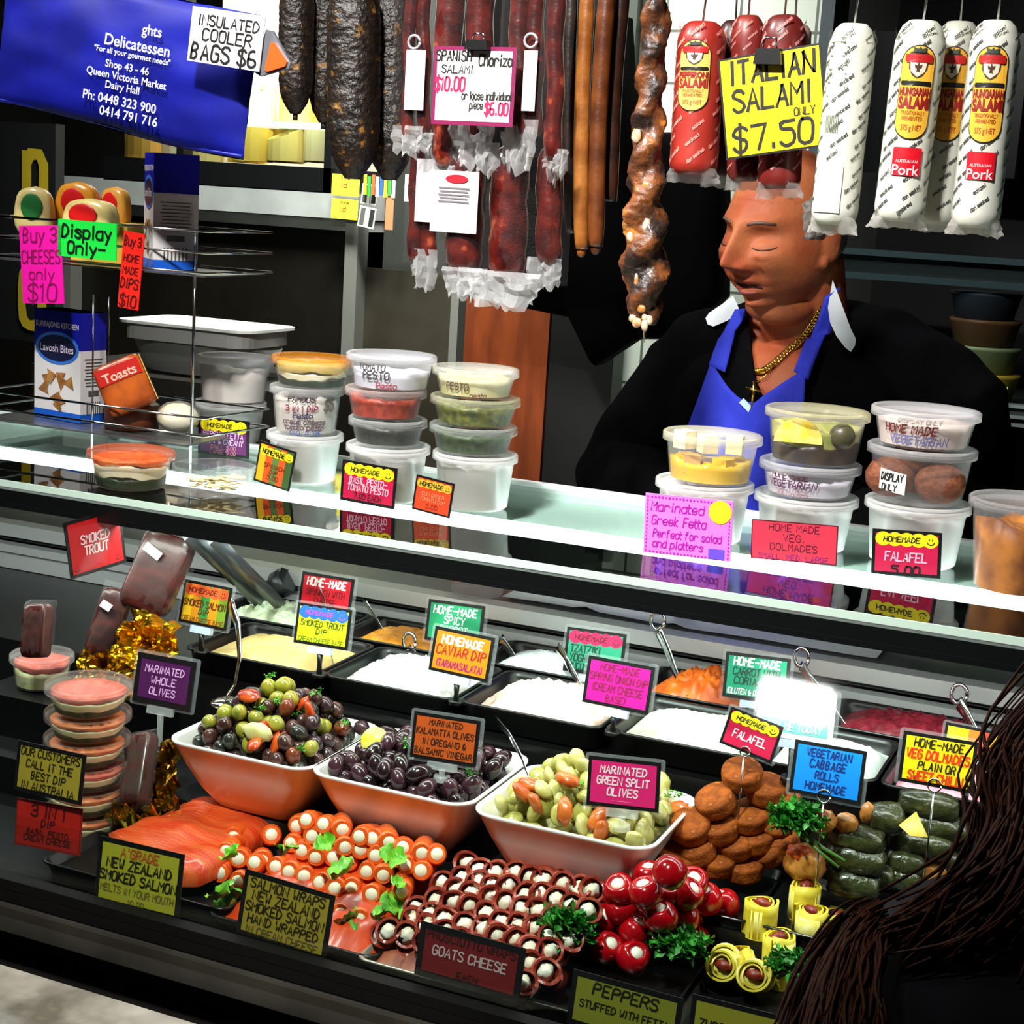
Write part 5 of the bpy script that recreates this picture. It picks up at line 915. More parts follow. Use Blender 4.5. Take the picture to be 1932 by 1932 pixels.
# dolmades, cabbage rolls
def roll_mesh(L_, r_, s_): 
    return MB().ball((0, 0, 0), (L_/2, r_, r_), 22, 16, lambda d: min(1.35, 1/(abs(d.x)**5+(d.y*d.y+d.z*d.z)**2.5)**.2)*(1+.09*noise.noise(V((d.x*3, d.y*2, d.z*2+s_)))+.05*noise.noise(V((d.x*4, d.y*7, d.z*7+s_)))))
DOL = mat('23260f', .26, 0, '3c3f22', 36, .9, 120, coat=.4)
zz = lambda y: .868+(1690-(1400+y/3.864))/175*.098
z5 = lambda x, y: (1400+x/3.864, 1400+y/3.864)
for k, (x, y, z, L_, rz, w2) in enumerate(((1360, 460, .898, 430, 8, 1), (1390, 610, .888, 400, 10, 1), (1045, 560, .892, 250, 30, 1.2), (840, 700, .884, 400, 4, 1), (835, 845, .870, 420, 4, 1.1), (815, 1030, .858, 370, 10, 1.1), (1295, 745, .874, 460, 8, 1), (1190, 880, .862, 280, 10, .95), (1170, 990, .852, 260, 6, .95), (1010, 980, .85, 200, 10, .9), (1500, 640, .862, 300, 10, 1), (1450, 860, .858, 300, 10, 1))):
    p = atz(*z5(x, y), zz(y)); s_ = pxm(p); solo('dolmade', roll_mesh(L_/3.864*s_, .0148*w2, k), DOL, 'glossy dark green stuffed vine leaf roll stacked on the black tray', 'dolmade', p, (r.uniform(-.2, .2), 0, R(rz-6)), 'stack of dolmades')
CAB = mat('b06a2a', .32, 0, 'c8863c', 30, .5, 70, coat=.3, h3='9a4a1c')
for k, (x, y, z, w_, h_) in enumerate(((590, 575, .895, 200, 180), (760, 590, .885, 170, 150), (460, 880, .872, 310, 280), (920, 520, .9, 120, 170), (1390, 970, .875, 270, 270), (1560, 900, .87, 200, 240))):
    p = atz(*z5(x, y), zz(y)); s_ = pxm(p)/3.864; lab = ['orange cabbage roll leaning behind the blue sign', 'open cabbage roll with crumbly filling beside the dolmades', 'largest orange cabbage roll between parsley and yellow rolls', 'small upright orange cabbage roll by the crumbly one', 'round pale orange cabbage roll beside the customer', 'cabbage roll half hidden by the customer'][k]
    t = thing('cabbage_roll', lab, 'cabbage roll', p); part('cabbage_leaf', MB().ball((0, 0, 0), (w_*s_/2, w_*s_*.42, h_*s_/2), 26, 18, lambda d: 1+.13*noise.noise(d*2+V((k*3, 0, 0)))+.06*noise.noise(d*5)), CAB, t)
    if k in (0, 1, 2): part('filling', MB().ball((-w_*s_*.1, -w_*s_*.18, h_*s_*.32), (w_*s_*.3, w_*s_*.2, h_*s_*.22), 16, 12, lambda d: 1+.4*noise.noise(d*3+V((k, 9, 0)))), mat('c03c12' if k != 1 else 'dca070', .4, h2='e0602a' if k != 1 else 'efc8a0', sc=90, bump=.5), t, 'red tomato topping' if k != 1 else 'pale crumbly filling')
p = atz(*z5(1262, 590), zz(590)+.012); s_ = pxm(p); solo('lemon_wedge', MB().add([(-.016, 0, -.006), (.015, -.004, -.011), (.003, .012, .0), (.0, -.002, .013), (-.002, -.012, -.010)], [(0, 4, 3), (4, 1, 3), (1, 2, 3), (2, 0, 3), (0, 2, 1, 4)]), mat('e8c83a', .4, h2='f4e28a', sc=70), 'yellow lemon wedge resting on the dolmades', 'lemon', p)
parsley('large parsley sprig with stalks between the falafels and cabbage rolls', 1500, 1560, 1.5, .030, 80, z0=.945)
part('stalk', MB().tube([(0, 0, 0), (.03, -.004, -.014), (.055, -.008, -.022)], .0022, 6).tube([(0, 0, -.003), (.028, -.006, -.018), (.05, -.012, -.028)], .0018, 6), mat('3f6a22', .45), bpy.data.objects[[o.name for o in COL.objects if o.get('label', '').startswith('large parsley sprig')][0]])
# vacuum packs of smoked trout, gold foil and layered dips at the left
def vac(label, px, py, wpx, hpx, Y, lean, roll, c, price=True, yaw=0):
    p = at(px, py, Y); s_ = pxm(p); W, Hh = wpx*s_, hpx*s_; t = thing('smoked_fish_pack', label, 'fish pack', p); t.rotation_euler = (R(lean), R(roll), R(yaw))
    part('fish', MB().ball((0, 0, 0), (W*.46, .011, Hh*.47), 30, 20, lambda d: (1/(abs(d.x)**9+abs(d.y)**9+abs(d.z)**9)**(1/9))*.97*(1+.05*noise.noise(d*2))), mat(c, .35, h2='4a1712', sc=24, coat=.2, stretch=(1, 1, 4)), t)
    part('film', MB().grid(lambda u, v: ((u-.5)*W*1.08, -.0125-.003*noise.noise(V((u*9, v*9, px)))+.02*(max(abs(u-.5), abs(v-.5))*2)**6, (v-.5)*Hh*1.08), 20, 20), clear('f4eeee', .03, .12, .5, 60, .12), t, 'clear vacuum film')
    if price: part('price_sticker', MB().box((-W*.14, -.0165, Hh*.2), (W*.34, .001, Hh*.10), Matrix.Rotation(R(-roll+30) if roll else .2, 3, 'Y')), mat('ecebe8', .5), t, 'small white price sticker')
    return t
vac('large dark red vacuum pack of smoked fish behind the gold foil', 298, 1080, 112, 168, 1.60, -20, 14, '33100e', yaw=8); vac('narrow dark red fish pack beside the large pack', 205, 1175, 62, 145, 1.57, -20, 12, '2a0d0b', yaw=20); vac('dark red fish pack at the far left edge of the case', 70, 1190, 60, 110, 1.50, -15, -8, '3a0d0c', False)
def foil(label, px, py, w_, h_, Y, seed, c='c8961c', c2='e0b42c', rot=(0, 0, 0)):
    p = at(px, py, Y); s_ = pxm(p); mb = MB().grid(lambda u, v: ((u-.5)*w_*s_, .035*(noise.noise(V((u*3, v*3, seed)))+.5*noise.noise(V((u*8, v*8, seed)))), (v-.5)*h_*s_*(1+.3*noise.noise(V((u*4, 0, seed))))), 26, 20, smooth=False); mb.recalc = False
    return solo('gold_foil', mb, mat(c, .2, .95, h2=c2, sc=30), label, 'foil', p, rot)
foil('crumpled bright gold foil under the smoked fish packs', 275, 1212, 120, 110, 1.56, 1, rot=(-.5, .2, .1)); foil('gold foil edge beside the purple olives sign', 200, 1275, 130, 90, 1.53, 2, 'a8841c', 'd8b040', (-.7, 0, .2)); foil('crumpled dull gold foil between the dip stack and the left bowl', 285, 1470, 110, 130, 1.46, 3, '7a5a1c', 'a8802c', (-.6, -.3, .3)); foil('gold foil flap under the dip stack edge', 250, 1535, 100, 40, 1.42, 4, 'b08a1c', 'd8b030', (-1.1, 0, .2))
vac('dark trout pack in clear film lying beside the left bowl', 262, 1450, 60, 150, 1.44, -35, -18, '3c2a24', False)
DG, CRM, REDL, ORL = FOOD('1c2410', '38401c', 150), FOOD('e4cf94', 'efe0b4', 60), FOOD('c04430', 'd8604a', 60), FOOD('c2501c', 'd8742c', 60)
b = ZD; nm = ['lowest', 'second from the bottom', 'third from the bottom', 'fourth from the bottom', 'second from the top', 'topmost']
ys = [(1625, 1585), (1576, 1535), (1527, 1487), (1478, 1438), (1429, 1389), (1372, 1306)]
for i in range(6):
    yb, yt = ys[i] if i < 5 else (1352, 1306); k = tub(f'{nm[i]} clear tub of layered dip in the stack at the lower left', 86+(5-i)*-1, 248-(5-i)*2, yb, yt, b, [(DG, 0, .34), (CRM, .34, .74), (REDL if i in (5, 2) else ORL, .74, .99)], 'f4d0c0' if i != 5 else 'f6e8e4', .08, fac=.05, taper=.84); b = dict(c=k['c'], top=k['top'])
b = None
pbk = tub('clear tub of layered dip behind the stack at the far left', 20, 138, 1330, 1275, .90, [(FOOD('c8c48a', 'e4dfb0', 60), 0, .7), (REDL, .7, .95)], 'f4f0ee', .2, fac=.1)
solo('tub_riser', MB().box((0, 0, 0), (.12, .11, .098)), BLACK, 'black block under the far left dip tub', 'block', (pbk['c'].x, pbk['c'].y, ZD+.049))
# ============================================================ HANGING SAUSAGES
ZH = at(966, -40, HY).z+.12
rail = thing('hanging_rail', 'steel rail above the counter carrying hooks for the salamis', 'rail', (-.6, HY+.03, ZH)); part('bar', MB().tube([(-1.3, 0, 0), (1.3, 0, 0)], .009, 10), STEEL, rail)
for sx in (-1.2, 1.2): part('drop_rod', MB().tube([(sx, 0, 0), (sx, 0, 2.918-ZH)], .006, 8), STEEL, rail)
def hangs(t, mi_top):          # a hook from the thing up to the rail
    a = t.location; part('hook', MB().tube([V((0, 0, 0)), V((0, 0, .02)), V((0, HY+.03-a.y, ZH-a.z))], .0012, 6), STEEL, t)
def stick(name, label, cat, top, bot, wpx, Y, m, n=18, lump=None, taper=(.35, .8, 1, 1, 1, 1, .95, .7, .3), bend=0, seed=0, group=None, steps=40, flat=1):
    a, b = at(*top, Y), at(*bot, Y); s_ = pxm(a.lerp(b, .5)); r = wpx*s_/2; t = thing(name, label, cat, a, group=group); d = b-a
    def f(u, v):
        q = v*(len(taper)-1); i = min(int(q), len(taper)-2); k = taper[i]+(taper[i+1]-taper[i])*(q-i); g = 2*PI*u
        p = d*v+V((bend*math.sin(PI*v), 0, 0)); n_ = V((math.cos(g), math.sin(g)*flat, 0)); k *= (1+(lump(g, v) if lump else .03*noise.noise(V((math.cos(g)*1.5, math.sin(g)*1.5, v*9+seed)))))
        return p+n_*r*k
    mb = MB().grid(f, n, steps, True); mb.add([f(i/n, 1) for i in range(n)], [tuple(range(n))]); mb.add([f(i/n, 0) for i in range(n)], [tuple(range(n))]); part('casing', mb, m, t); return t, a, d, r
PEP = mat('110b06', .42, 0, '24170b', 70, 1, 150, h3='8a5e22', spec=.6); 
RND = (.3, .7, .92, 1, 1, 1, 1, 1, 1, 1, .98, .9, .7, .3)
for i, (x0, x1, yb, Y, lb) in enumerate(((524, 590, 215, 1.80, 'shortest black pepper-crusted salami, leftmost of the dark bunch'), (580, 640, 232, 1.84, 'short black pepper-crusted salami behind the longest one'), (615, 716, 338, 1.74, 'widest black pepper-crusted salami above the yellow cards'), (688, 782, 340, 1.80, 'black pepper-crusted salami next to the chorizo packs'), (648, 704, 300, 1.86, 'black pepper-crusted salami behind the two longest'))):
    t, a, d, r_ = stick('pepper_salami', lb, 'salami', ((x0+x1)/2+4, -60), ((x0+x1)/2, yb), x1-x0, Y, PEP, 26, lambda g, v, i=i: .05*noise.noise(V((math.cos(g)*6, math.sin(g)*6, v*26+i*9)))+.035*noise.noise(V((math.cos(g)*16, math.sin(g)*16, v*70+i))), RND, steps=90); hangs(t, 0)
    if i < 2: part('tip', MB().tube([d, d+V((0, 0, -.008))], .004, 6), mat('15100c', .6), t)
CHZ = mat('300a08', .28, 0, '5a160e', 40, .4, 80, coat=.45, h3='a04626'); FILM = clear('f0e8e8', .015, .1, .8, 45, .07); FRIL = clear('ffffff', .5, .25, .8, 60)
def frill(t, x, z, w_, h_, seed, y=0, m=None):
    rr = random.Random(seed)
    mb = MB(); n = 16
    def f(u, v): 
        e = (rr.random()-.5)*.12 if v == 1 else 0
        return (x+(u-.5)*w_*(1-.25*v*v+.08*noise.noise(V((v*4, seed, 0)))), y+.009*math.sin(u*11+seed)*v+.012*noise.noise(V((u*5, v*4, seed))), z-h_*v*(1+.35*noise.noise(V((u*3.5, seed, 2)))+e*2))
    mb.grid(f, n, 8, smooth=False); mb.recalc = False; part('bag_end', mb, m or FRIL, t, 'crumpled clear bag end')
def pack(label, Y, sausages, bag, lab=None, frills=(), eyelet=None):
    """all in pixels: sausages (xt, xb, y0, y1, w), bag (x0,x1,y0,y1), label (x0,x1,y0,y1)"""
    x0, x1, y0, y1 = bag; o = at((x0+x1)/2, y0, Y); s_ = pxm(o); t = thing('chorizo_pack', label, 'chorizo pack', o)
    L_ = lambda x, y, dy=0: at(x, y, Y+dy)-o
    for k, (xt, xb, ya, yb, w_) in enumerate(sausages):
        r_ = w_*s_/2; a, b = L_(xt, ya), L_(xb, yb); N = 14
        mb = MB().tube([a.lerp(b, i/N)+V((.0015*math.sin(i*.9+k), .004*(k % 2), 0)) for i in range(N+1)], [r_*(.96+.06*noise.noise(V((i*.5, k, x0)))) for i in range(N+1)], 18, round_=True); part('sausage', mb, CHZ, t)
    p, q = L_(x0, y0), L_(x1, y1); rr = max(w_ for *_, w_ in sausages)*s_/2
    mb = MB(); mb.grid(lambda u, v: (p.x+(q.x-p.x)*u+L_((x0+x1)/2, y0+(y1-y0)*v).x*.0, -(rr+.002)*(max(.0, math.sin(PI*u))**.5)*(1-.3*v**6)-.0025*noise.noise(V((u*6, v*12, x0))), p.z+(q.z-p.z)*v), 18, 26); mb.recalc = False; part('bag_film', mb, FILM, t, 'clear plastic bag')
    for j, (fx, fy, fw, fh) in enumerate(frills): c_ = L_(fx, fy); frill(t, c_.x, c_.z, fw*s_, fh*s_, x0+j*7+fy, -.004 if j % 2 else -rr*.8)
    if lab:
        a, b = L_(lab[0], lab[2]), L_(lab[1], lab[3]); W_ = b.x-a.x; Hh = a.z-b.z; big = W_ > .03
        mb = MB(); mb.grid(lambda u, v: (a.x+W_*u, -(rr+.0035)-.002*math.sin(PI*u), a.z-Hh*v), 8, 3); mb.recalc = False; lo = part('paper_label', mb, mat('d9d3d6', .5), t, 'white paper label')
        if big:
            mb = MB(); y_ = -(rr+.0062)
            for i in range(5): rect(mb, a.x+W_*.5, a.z-Hh*(.28+.055*i), W_*(.6 if i % 2 else .66), Hh*.025, y_)
            mb.recalc = False; part('printing', mb, mat('6a6468', .5), lo); mb = MB(); disc(mb, a.x+W_*.55, a.z-Hh*.13, W_*.24, Hh*.07, y_); part('emblem', mb, mat('a01c28', .4), lo)
    if eyelet: c_ = L_(*eyelet); part('eyelet', MB().tube([c_+V((.0075*math.cos(g_), -rr-.004, .0075*math.sin(g_))) for g_ in [2*PI*k/14 for k in range(15)]], .0018, 6), mat('c9c9cc', .3, .6), t, 'clear hang hole')
    hangs(t, 0); return t
pack('lower chorizo pack at the back left with a long thin white label', HY+.035, [(787, 783, 280, 480, 30), (812, 805, 330, 478, 32)], (770, 826, 270, 500), (797, 825, 300, 420), [(808, 470, 52, 75), (792, 480, 30, 40)])
pack('lower middle chorizo pack with a printed white label and red emblem', HY+.025, [(880, 876, 310, 490, 74)], (836, 922, 290, 530), (835, 916, 322, 442), [(885, 505, 84, 48), (870, 250, 110, 90), (905, 505, 60, 60)])
pack('lower right chorizo pack of two thick sausages', HY+.03, [(962, 958, 310, 500, 76), (1035, 1033, 300, 480, 52)], (918, 1070, 290, 540), None, [(965, 512, 150, 70), (1030, 486, 70, 60), (1062, 285, 30, 60), (925, 520, 80, 50)])
pack('upper left chorizo pack with a narrow white label and hang hole', HY, [(776, 770, -40, 250, 26), (797, 797, -40, 240, 28)], (748, 816, -50, 262), (776, 807, 96, 210), [(775, 238, 66, 56), (800, 250, 50, 36)], (791, 82))
pack('upper middle chorizo pack behind the white chorizo card', HY+.012, [(850, 842, -40, 290, 58), (905, 900, -40, 250, 56)], (812, 935, -50, 320), None, [(900, 238, 96, 70), (860, 280, 100, 50), (930, 270, 50, 60)])
pack('upper right chorizo pack with a thin white label strip', HY, [(980, 982, -40, 240, 40), (1010, 1004, -40, 240, 36)], (950, 1030, -50, 262), (1000, 1018, 98, 212), [(990, 226, 72, 96), (972, 250, 56, 60)], (1012, 80))
pack('narrow bright red chorizo pack at the right end of the chorizo row', HY-.01, [(1050, 1044, -40, 290, 36)], (1028, 1068, -50, 300), None, [(1064, 282, 26, 50), (1046, 296, 40, 22)])
# long thin sausages
for i, (t0, b0, w_, Y, c, c2, lb) in enumerate((((1112, -60), (1097, 470), 30, HY+.04, '7a4314', 'a0642a', 'long thin tan sausage, brightest of the hanging bunch'), ((1150, -60), (1124, 465), 34, HY+.045, '4a220c', '6e3a16', 'long thin brown sausage right of the tan one'), ((1178, -60), (1150, 380), 34, HY+.07, '1f0f07', '34190b', 'dark long sausage at the right of the thin bunch'), ((1080, -60), (1078, 440), 26, HY+.08, '160b06', '28140a', 'darkest long sausage at the left of the thin bunch'))):
    t, a, d, r_ = stick('long_sausage', lb, 'sausage', t0, b0, w_, Y, mat(c, .35, 0, c2, 30, .3, 80, coat=.25), 16, None, (.6, .9, 1, 1, 1, 1, 1, 1, 1, 1, 1, .98, .8), bend=-.004, seed=i); hangs(t, 0)
    if i < 2: part('knot', MB().ball(d+V((0, 0, -.003)), (r_*.6, r_*.6, .007), 10, 7), mat(c, .4), t)
# twisted salami in netting
TW_ = mat('201009', .5, 0, '7a4218', 30, 1, 110, coat=.12, h3='c07c30'); 
t, a, d, r_ = stick('twisted_salami', 'long knobbly twisted salami of dark brown meat with orange fat hanging beside the tiles', 'salami', (1246, -60), (1216, 612), 70, HY-.02, TW_, 30, lambda g, v: .20*math.sin(g*2+v*46)+.12*math.sin(v*66)*(1-v)+.18*noise.noise(V((math.cos(g)*2.2, math.sin(g)*2.2, v*16)))+.12*noise.noise(V((math.cos(g)*6, math.sin(g)*6, v*44)))+.07*noise.noise(V((math.cos(g)*14, math.sin(g)*14, v*110))), (.5, .62, .66, .68, .7, .74, .8, .82, .86, .95, 1.05, 1.12, 1.12, .98, .5), bend=-.006, steps=240); hangs(t, 0)
mb = MB(); rr = random.Random(6)
for i in range(20):
    v = 1-.55*rr.random()**1.5; g_ = rr.uniform(-2.6, -.5); p = d*v+V((-.006*math.sin(PI*v)+r_*.78*math.cos(g_), r_*.84*math.sin(g_), 0)); mb.ball(p, (.005*rr.uniform(.5, 1.2), .003, .006*rr.uniform(.5, 1.4)), 8, 6, lambda q: 1+.3*noise.noise(q*3))
part('fat_lumps', mb, mat('b8742c', .35, h2='d9c9ac', sc=60, coat=.4), t, 'orange and white lumps of fat')['kind'] = 'stuff'
part('string', MB().tube([d, d+V((.001, 0, -.02))], .0012, 6), mat('d8d4cc', .6), t, 'white string end')
# wrapped salamis
def wrapped(label, top, bot, wpx, Y, base, base2, lbl=None, yaw=0, stripes=None, pork=False, back=False, film=None, tail=.10, bright='f0b43a'):
    a, b = at(*top, Y), at(*bot, Y); s_ = pxm(a.lerp(b, .5)); r_ = wpx*s_/2; Lz = (a-b).length; ax = (b-a).normalized()
    t = thing('wrapped_salami', label, 'salami', a); ez = -ax; ex = V((1, 0, 0)); ex = (ex-ez*ex.dot(ez)).normalized(); ey = ez.cross(ex)
    m3 = Matrix((ex, ey, ez)).transposed().to_4x4() @ Matrix.Rotation(R(yaw), 4, 'Z'); m3.translation = a; t.matrix_world = m3
    def rad(v): return r_*(.55+.45*min(1, v*9)**.5 if v < .12 else 1 if v < .93 else 1-.25*((v-.93)/.07)**2)
    f = lambda u, v: (lambda g, q: (q*math.cos(g), q*math.sin(g), -Lz*v))(2*PI*u, rad(v)*(1+.02*noise.noise(V((math.cos(2*PI*u)*2, math.sin(2*PI*u)*2, v*7)))))
    mb = MB().grid(f, 30, 40, True); n = 30; mb.add([f(i/n, 1) for i in range(n)], [tuple(range(n))]); mb.add([f(i/n, 0) for i in range(n)], [tuple(range(n))]); part('casing', mb, mat(base, .42, 0, base2, 14, .25, 30, coat=.2), t)
    mb = MB(); mb.grid(lambda u, v: ((r_*.95+r_*.25*v)*math.cos(2*PI*u)*(1+.12*noise.noise(V((u*9, v*3, wpx)))), (r_*.95*(1-.75*v))*math.sin(2*PI*u), -Lz*(.955)-Lz*tail*v*(1+.3*noise.noise(V((u*14, 0, wpx+top[0]))))), 30, 7, True, False); mb.recalc = False; part('bag_end', mb, film or clear('f2eee8', .6, .3, .5), t, 'crumpled bag end')
    wrap_ = lambda off: (lambda x, y, z: ((r_+off)*math.sin(x/r_), -(r_+off)*math.cos(x/r_), z))
    def sticker(nm, shape, c, off, par=None, lb=None):
        P = []
        for (xa_, za_), (xb_, zb_) in zip(shape, shape[1:]+shape[:1]):
            n0 = max(1, int(abs(xb_-xa_)/r_*6)); P += [(xa_+(xb_-xa_)*i/n0, za_+(zb_-za_)*i/n0) for i in range(n0)]
        k = MB(); cx = sum(p[0] for p in P)/len(P); cz = sum(p[1] for p in P)/len(P); rings = [[(cx+(x-cx)*f_, 0, cz+(z-cz)*f_) for x, z in P] for f_ in (1, .75, .5, .25, .05)]; n_ = len(P)
        for q0, q1 in zip(rings, rings[1:]): k.add(q0+q1, [(i, (i+1) % n_, n_+(i+1) % n_, n_+i) for i in range(n_)])
        k.recalc = False; return part(nm, k.mapped(wrap_(off)), mat(c, .4), par or t, lb)
    if stripes:
        k = MB(); rr = random.Random(wpx+int(top[0])); zz = -.06*Lz
        while zz > -.93*Lz:
            for j in range(-3, 4): write(k, rr.choice(['don smoked', 'salami', 'smoked']), j*r_*1.05+((zz*53) % .01), zz, r_*.13, r_*.85, .26, .2, 0, .2, R(40))
            zz -= r_*.62
        k.recalc = False; part('printed_stripes', k.mapped(wrap_(.0006)), mat(stripes, .5), t, 'slanting printed lettering')
    if lbl:
        W_ = r_*1.25; H_ = Lz*.45; zc = -Lz*.36
        oval = [(x, z) for x, z in rrect(W_, H_, W_*.49, 8, 0, zc)]; big = [(x*1.06, (z-zc)*1.03+zc) for x, z in oval]
        sticker('label_rim', big, '2a2618', .0009); ov_ = sticker('oval_label', oval, bright, .0013, lb='yellow oval label')
        sticker('crest', [(W_*.3*x, zc+H_*.30+H_*.15*z) for x, z in ((-1, .8), (-.6, 1), (0, .8), (.6, 1), (1, .8), (.9, -.3), (.5, -.8), (0, -1), (-.5, -.8), (-.9, -.3))], '4a3a26', .0017, ov_); sticker('crest_shield', [(W_*.26*x, zc+H_*.27+H_*.105*z) for x, z in ((-1, 1), (1, 1), (.8, -.4), (0, -1), (-.8, -.4))], 'd8d0b8', .0021, ov_); sticker('crest_emblem', [(W_*.11*x, zc+H_*.28+H_*.055*z) for x, z in ((0, 1), (.3, .2), (1, .45), (.8, -.3), (.3, -.35), (.45, -1), (-.45, -1), (-.3, -.35), (-.8, -.3), (-1, .45), (-.3, .2))], '4a2a20', .0025, ov_)
        sticker('crest_ribbon', rrect(W_*.8, H_*.09, H_*.02, 2, 0, zc+H_*.37), 'b01c1c', .0025, ov_); sticker('crown', [(W_*.16*x, zc+H_*.46+H_*.03*z) for x, z in ((-1, -1), (1, -1), (1.2, 1), (.4, .2), (0, 1.2), (-.4, .2), (-1.2, 1))], '3a3f38', .0025, ov_)
        sticker('bar', rrect(W_*.92, H_*.05, .001, 1, 0, zc+H_*.10), '17150f', .0017, ov_)
        k = MB()
        for tx, z_, h_, mw in ((lbl, .01, .085, .94), ('SALAMI', -.11, .12, .94)): printed(k, tx, 0, zc+H_*z_, H_*h_, W_*mw, 0, .05)
        k2 = MB(); [printed(k2, tx, 0, zc+H_*z_, H_*h_, W_*mw, 0, .01) for tx, z_, h_, mw in (('TRADITIONALLY', -.22, .045, .7), ('FERMENTED', -.28, .045, .6), ('375 g NET', -.38, .06, .62))]
        k.recalc = k2.recalc = False; part('lettering', k.mapped(wrap_(.0019)), mat('8a1410', .5), ov_); part('lettering', k2.mapped(wrap_(.0019)), mat('b0561c', .5), ov_)
        if pork:
            sq = rrect(r_*1.1, r_*1.1, .001, 2, 0, -Lz*.70); sticker('pork_label', sq, 'd80f22', .0016, lb='red square label'); pk_ = COL.objects[-1]; k = MB(); printed(k, 'Pork', 0, -Lz*.70-r_*.32, r_*.40, r_*1.0, 0, .01); printed(k, 'AUSTRALIAN', 0, -Lz*.70+r_*.02, r_*.12, r_*.8, 0, 0); k.recalc = False; part('lettering', k.mapped(wrap_(.0022)), mat('f4dcdc', .5), pk_)
    if back:
        k = MB()
        for i in range(13): rect(k, -r_*.15, -Lz*(.10+.022*i), r_*(1.0 if i % 3 else .7), Lz*.008, 0)
        for i in range(9): rect(k, -r_*.35+i*r_*.07, -Lz*.50, r_*.03, Lz*.09, 0)
        k2 = MB(); k2.add([], []); k.recalc = False; part('printing', k.mapped(wrap_(.0008)), mat('5f6a52', .5), t); part('paper_patch', MB().grid(lambda u, v: (-r_*.62+r_*1.25*u, 0, -Lz*(.70+.24*v)), 10, 3).mapped(wrap_(.0012)), mat('f4f3ea', .5), t, 'plain white paper patch')
    part('hook', MB().tube([(0, 0, 0), m3.inverted() @ V((a.x, HY+.03, ZH))], .0012, 6), STEEL, t); return t
WHT, WHT2 = 'dcdccf', 'cfd0c0'; CLF = clear('f0ece8', .34, .2, .6)
wrapped('red pepperoni salami with yellow oval label beside the yellow card', (1326, 42), (1307, 330), 92, HY, 'a02c20', '8a2018', 'PEPPERONI', 4, 'd8887a', film=CLF, bright='e8b85a')
wrapped('dark salami in shadow behind the pepperoni salami', (1388, 40), (1362, 338), 66, HY+.05, '3a1a14', '2c120e', None, film=CLF)  # the shade behind the pepperoni is put into this dark casing colour
wrapped('red salami hanging left under the yellow Italian salami card', (1412, 30), (1402, 342), 64, HY+.03, '5e1a16', '7a241c', None, 0, 'c08078', film=CLF)
wrapped('red salami hanging right under the yellow Italian salami card', (1480, 30), (1470, 356), 82, HY+.02, '701c18', '5a1612', None, -6, 'd08a84', film=CLF)
wrapped('salami in pale film top right behind the yellow card', (1500, 46), (1496, 200), 62, HY+.05, '7a4a44', '9a7a74', None, film=clear('f4f0f0', .5, .2, .8))
wrapped('white wrapped salami turned to show its plain printed back', (1612, 46), (1572, 424), 88, HY-.01, WHT, WHT2, None, -14, '4a4c44', back=True, tail=.09)
wrapped('white Hungarian salami with red Pork label, left of three', (1742, 40), (1694, 418), 94, HY-.01, WHT, WHT2, 'HUNGARIAN', 12, '3c3c38', True, tail=.08)
wrapped('white Hungarian salami in shadow, middle of three', (1812, 42), (1770, 424), 84, HY+.045, 'b4b4a8', 'a6a698', 'HUNGARIAN', 2, '3c3c38', tail=.08, bright='c8902a')  # shaded copy of the white casing and oval label: shadow put into the colours
wrapped('white Hungarian salami with red Pork label, rightmost of three', (1882, 40), (1838, 430), 92, HY, WHT, WHT2, 'HUNGARIAN', 6, '3c3c38', True, tail=.08)
# ============================================================ PEOPLE
from mathutils.bvhtree import BVHTree
def proj(p): v = V(p)-CAM; k = v.dot(fw); return 966+F*v.dot(rt)/k, 966-F*v.dot(up)/k
def remesh(mb, vox, smooth=4, name='b'):
    mb.recalc = True; o = link('tmp', mb.mesh('tmp', SKIN)); m = o.modifiers.new('r', 'REMESH'); m.mode = 'VOXEL'; m.voxel_size = vox; m.use_smooth_shade = True
    if smooth: s_ = o.modifiers.new('s', 'SMOOTH'); s_.iterations = smooth; s_.factor = .5
    me = bpy.data.meshes.new_from_object(o.evaluated_get(bpy.context.evaluated_depsgraph_get())); bpy.data.objects.remove(o); return me
SKIN = mat('a8603a', .55, 0, '98492b', 14, .25, 160, spec=.22, sss=.10)
ORG = V((-.535, 2.37, 0)); man = thing('person', 'balding man in a black shirt and blue apron looking down behind the counter', 'person', ORG)
YAW = R(-14)
def B_(x, y, z): return V((x*math.cos(YAW)-y*math.sin(YAW), x*math.sin(YAW)+y*math.cos(YAW), z))
ryaw = Matrix.Rotation(YAW, 3, 'Z')
HC = V((-.566, 2.262, 1.536))-ORG; HR = Matrix.Rotation(R(-25), 3, 'Z') @ Matrix.Rotation(R(11), 3, 'X') @ Matrix.Rotation(R(3), 3, 'Y')
FEAT = [(.032, .026, .009, .022, .009), (0, .030, .004, .02, .02), (.033, .003, -.018, .018, .012), (.034, -.002, .013, .013, .0085), (.034, -.019, .005, .016, .005), (0, .002, .016, .0095, .022), (0, -.018, .023, .0105, .017), (0, -.031, .023, .0140, .0110), (.0160, -.035, .016, .0080, .0080), (.0, -.047, -.003, .02, .006),
 (0, -.057, .008, .024, .0065), (0, -.0660, -.010, .025, .0030), (0, -.075, .008, .019, .006), (0, -.086, -.006, .024, .005), (0, -.099, .021, .026, .014), (.048, -.030, .011, .020, .020), (.030, -.048, -.0065, .006, .014), (.052, -.070, .006, .022, .022), (.066, .02, -.004, .015, .02), (0, .064, .004, .05, .02)]
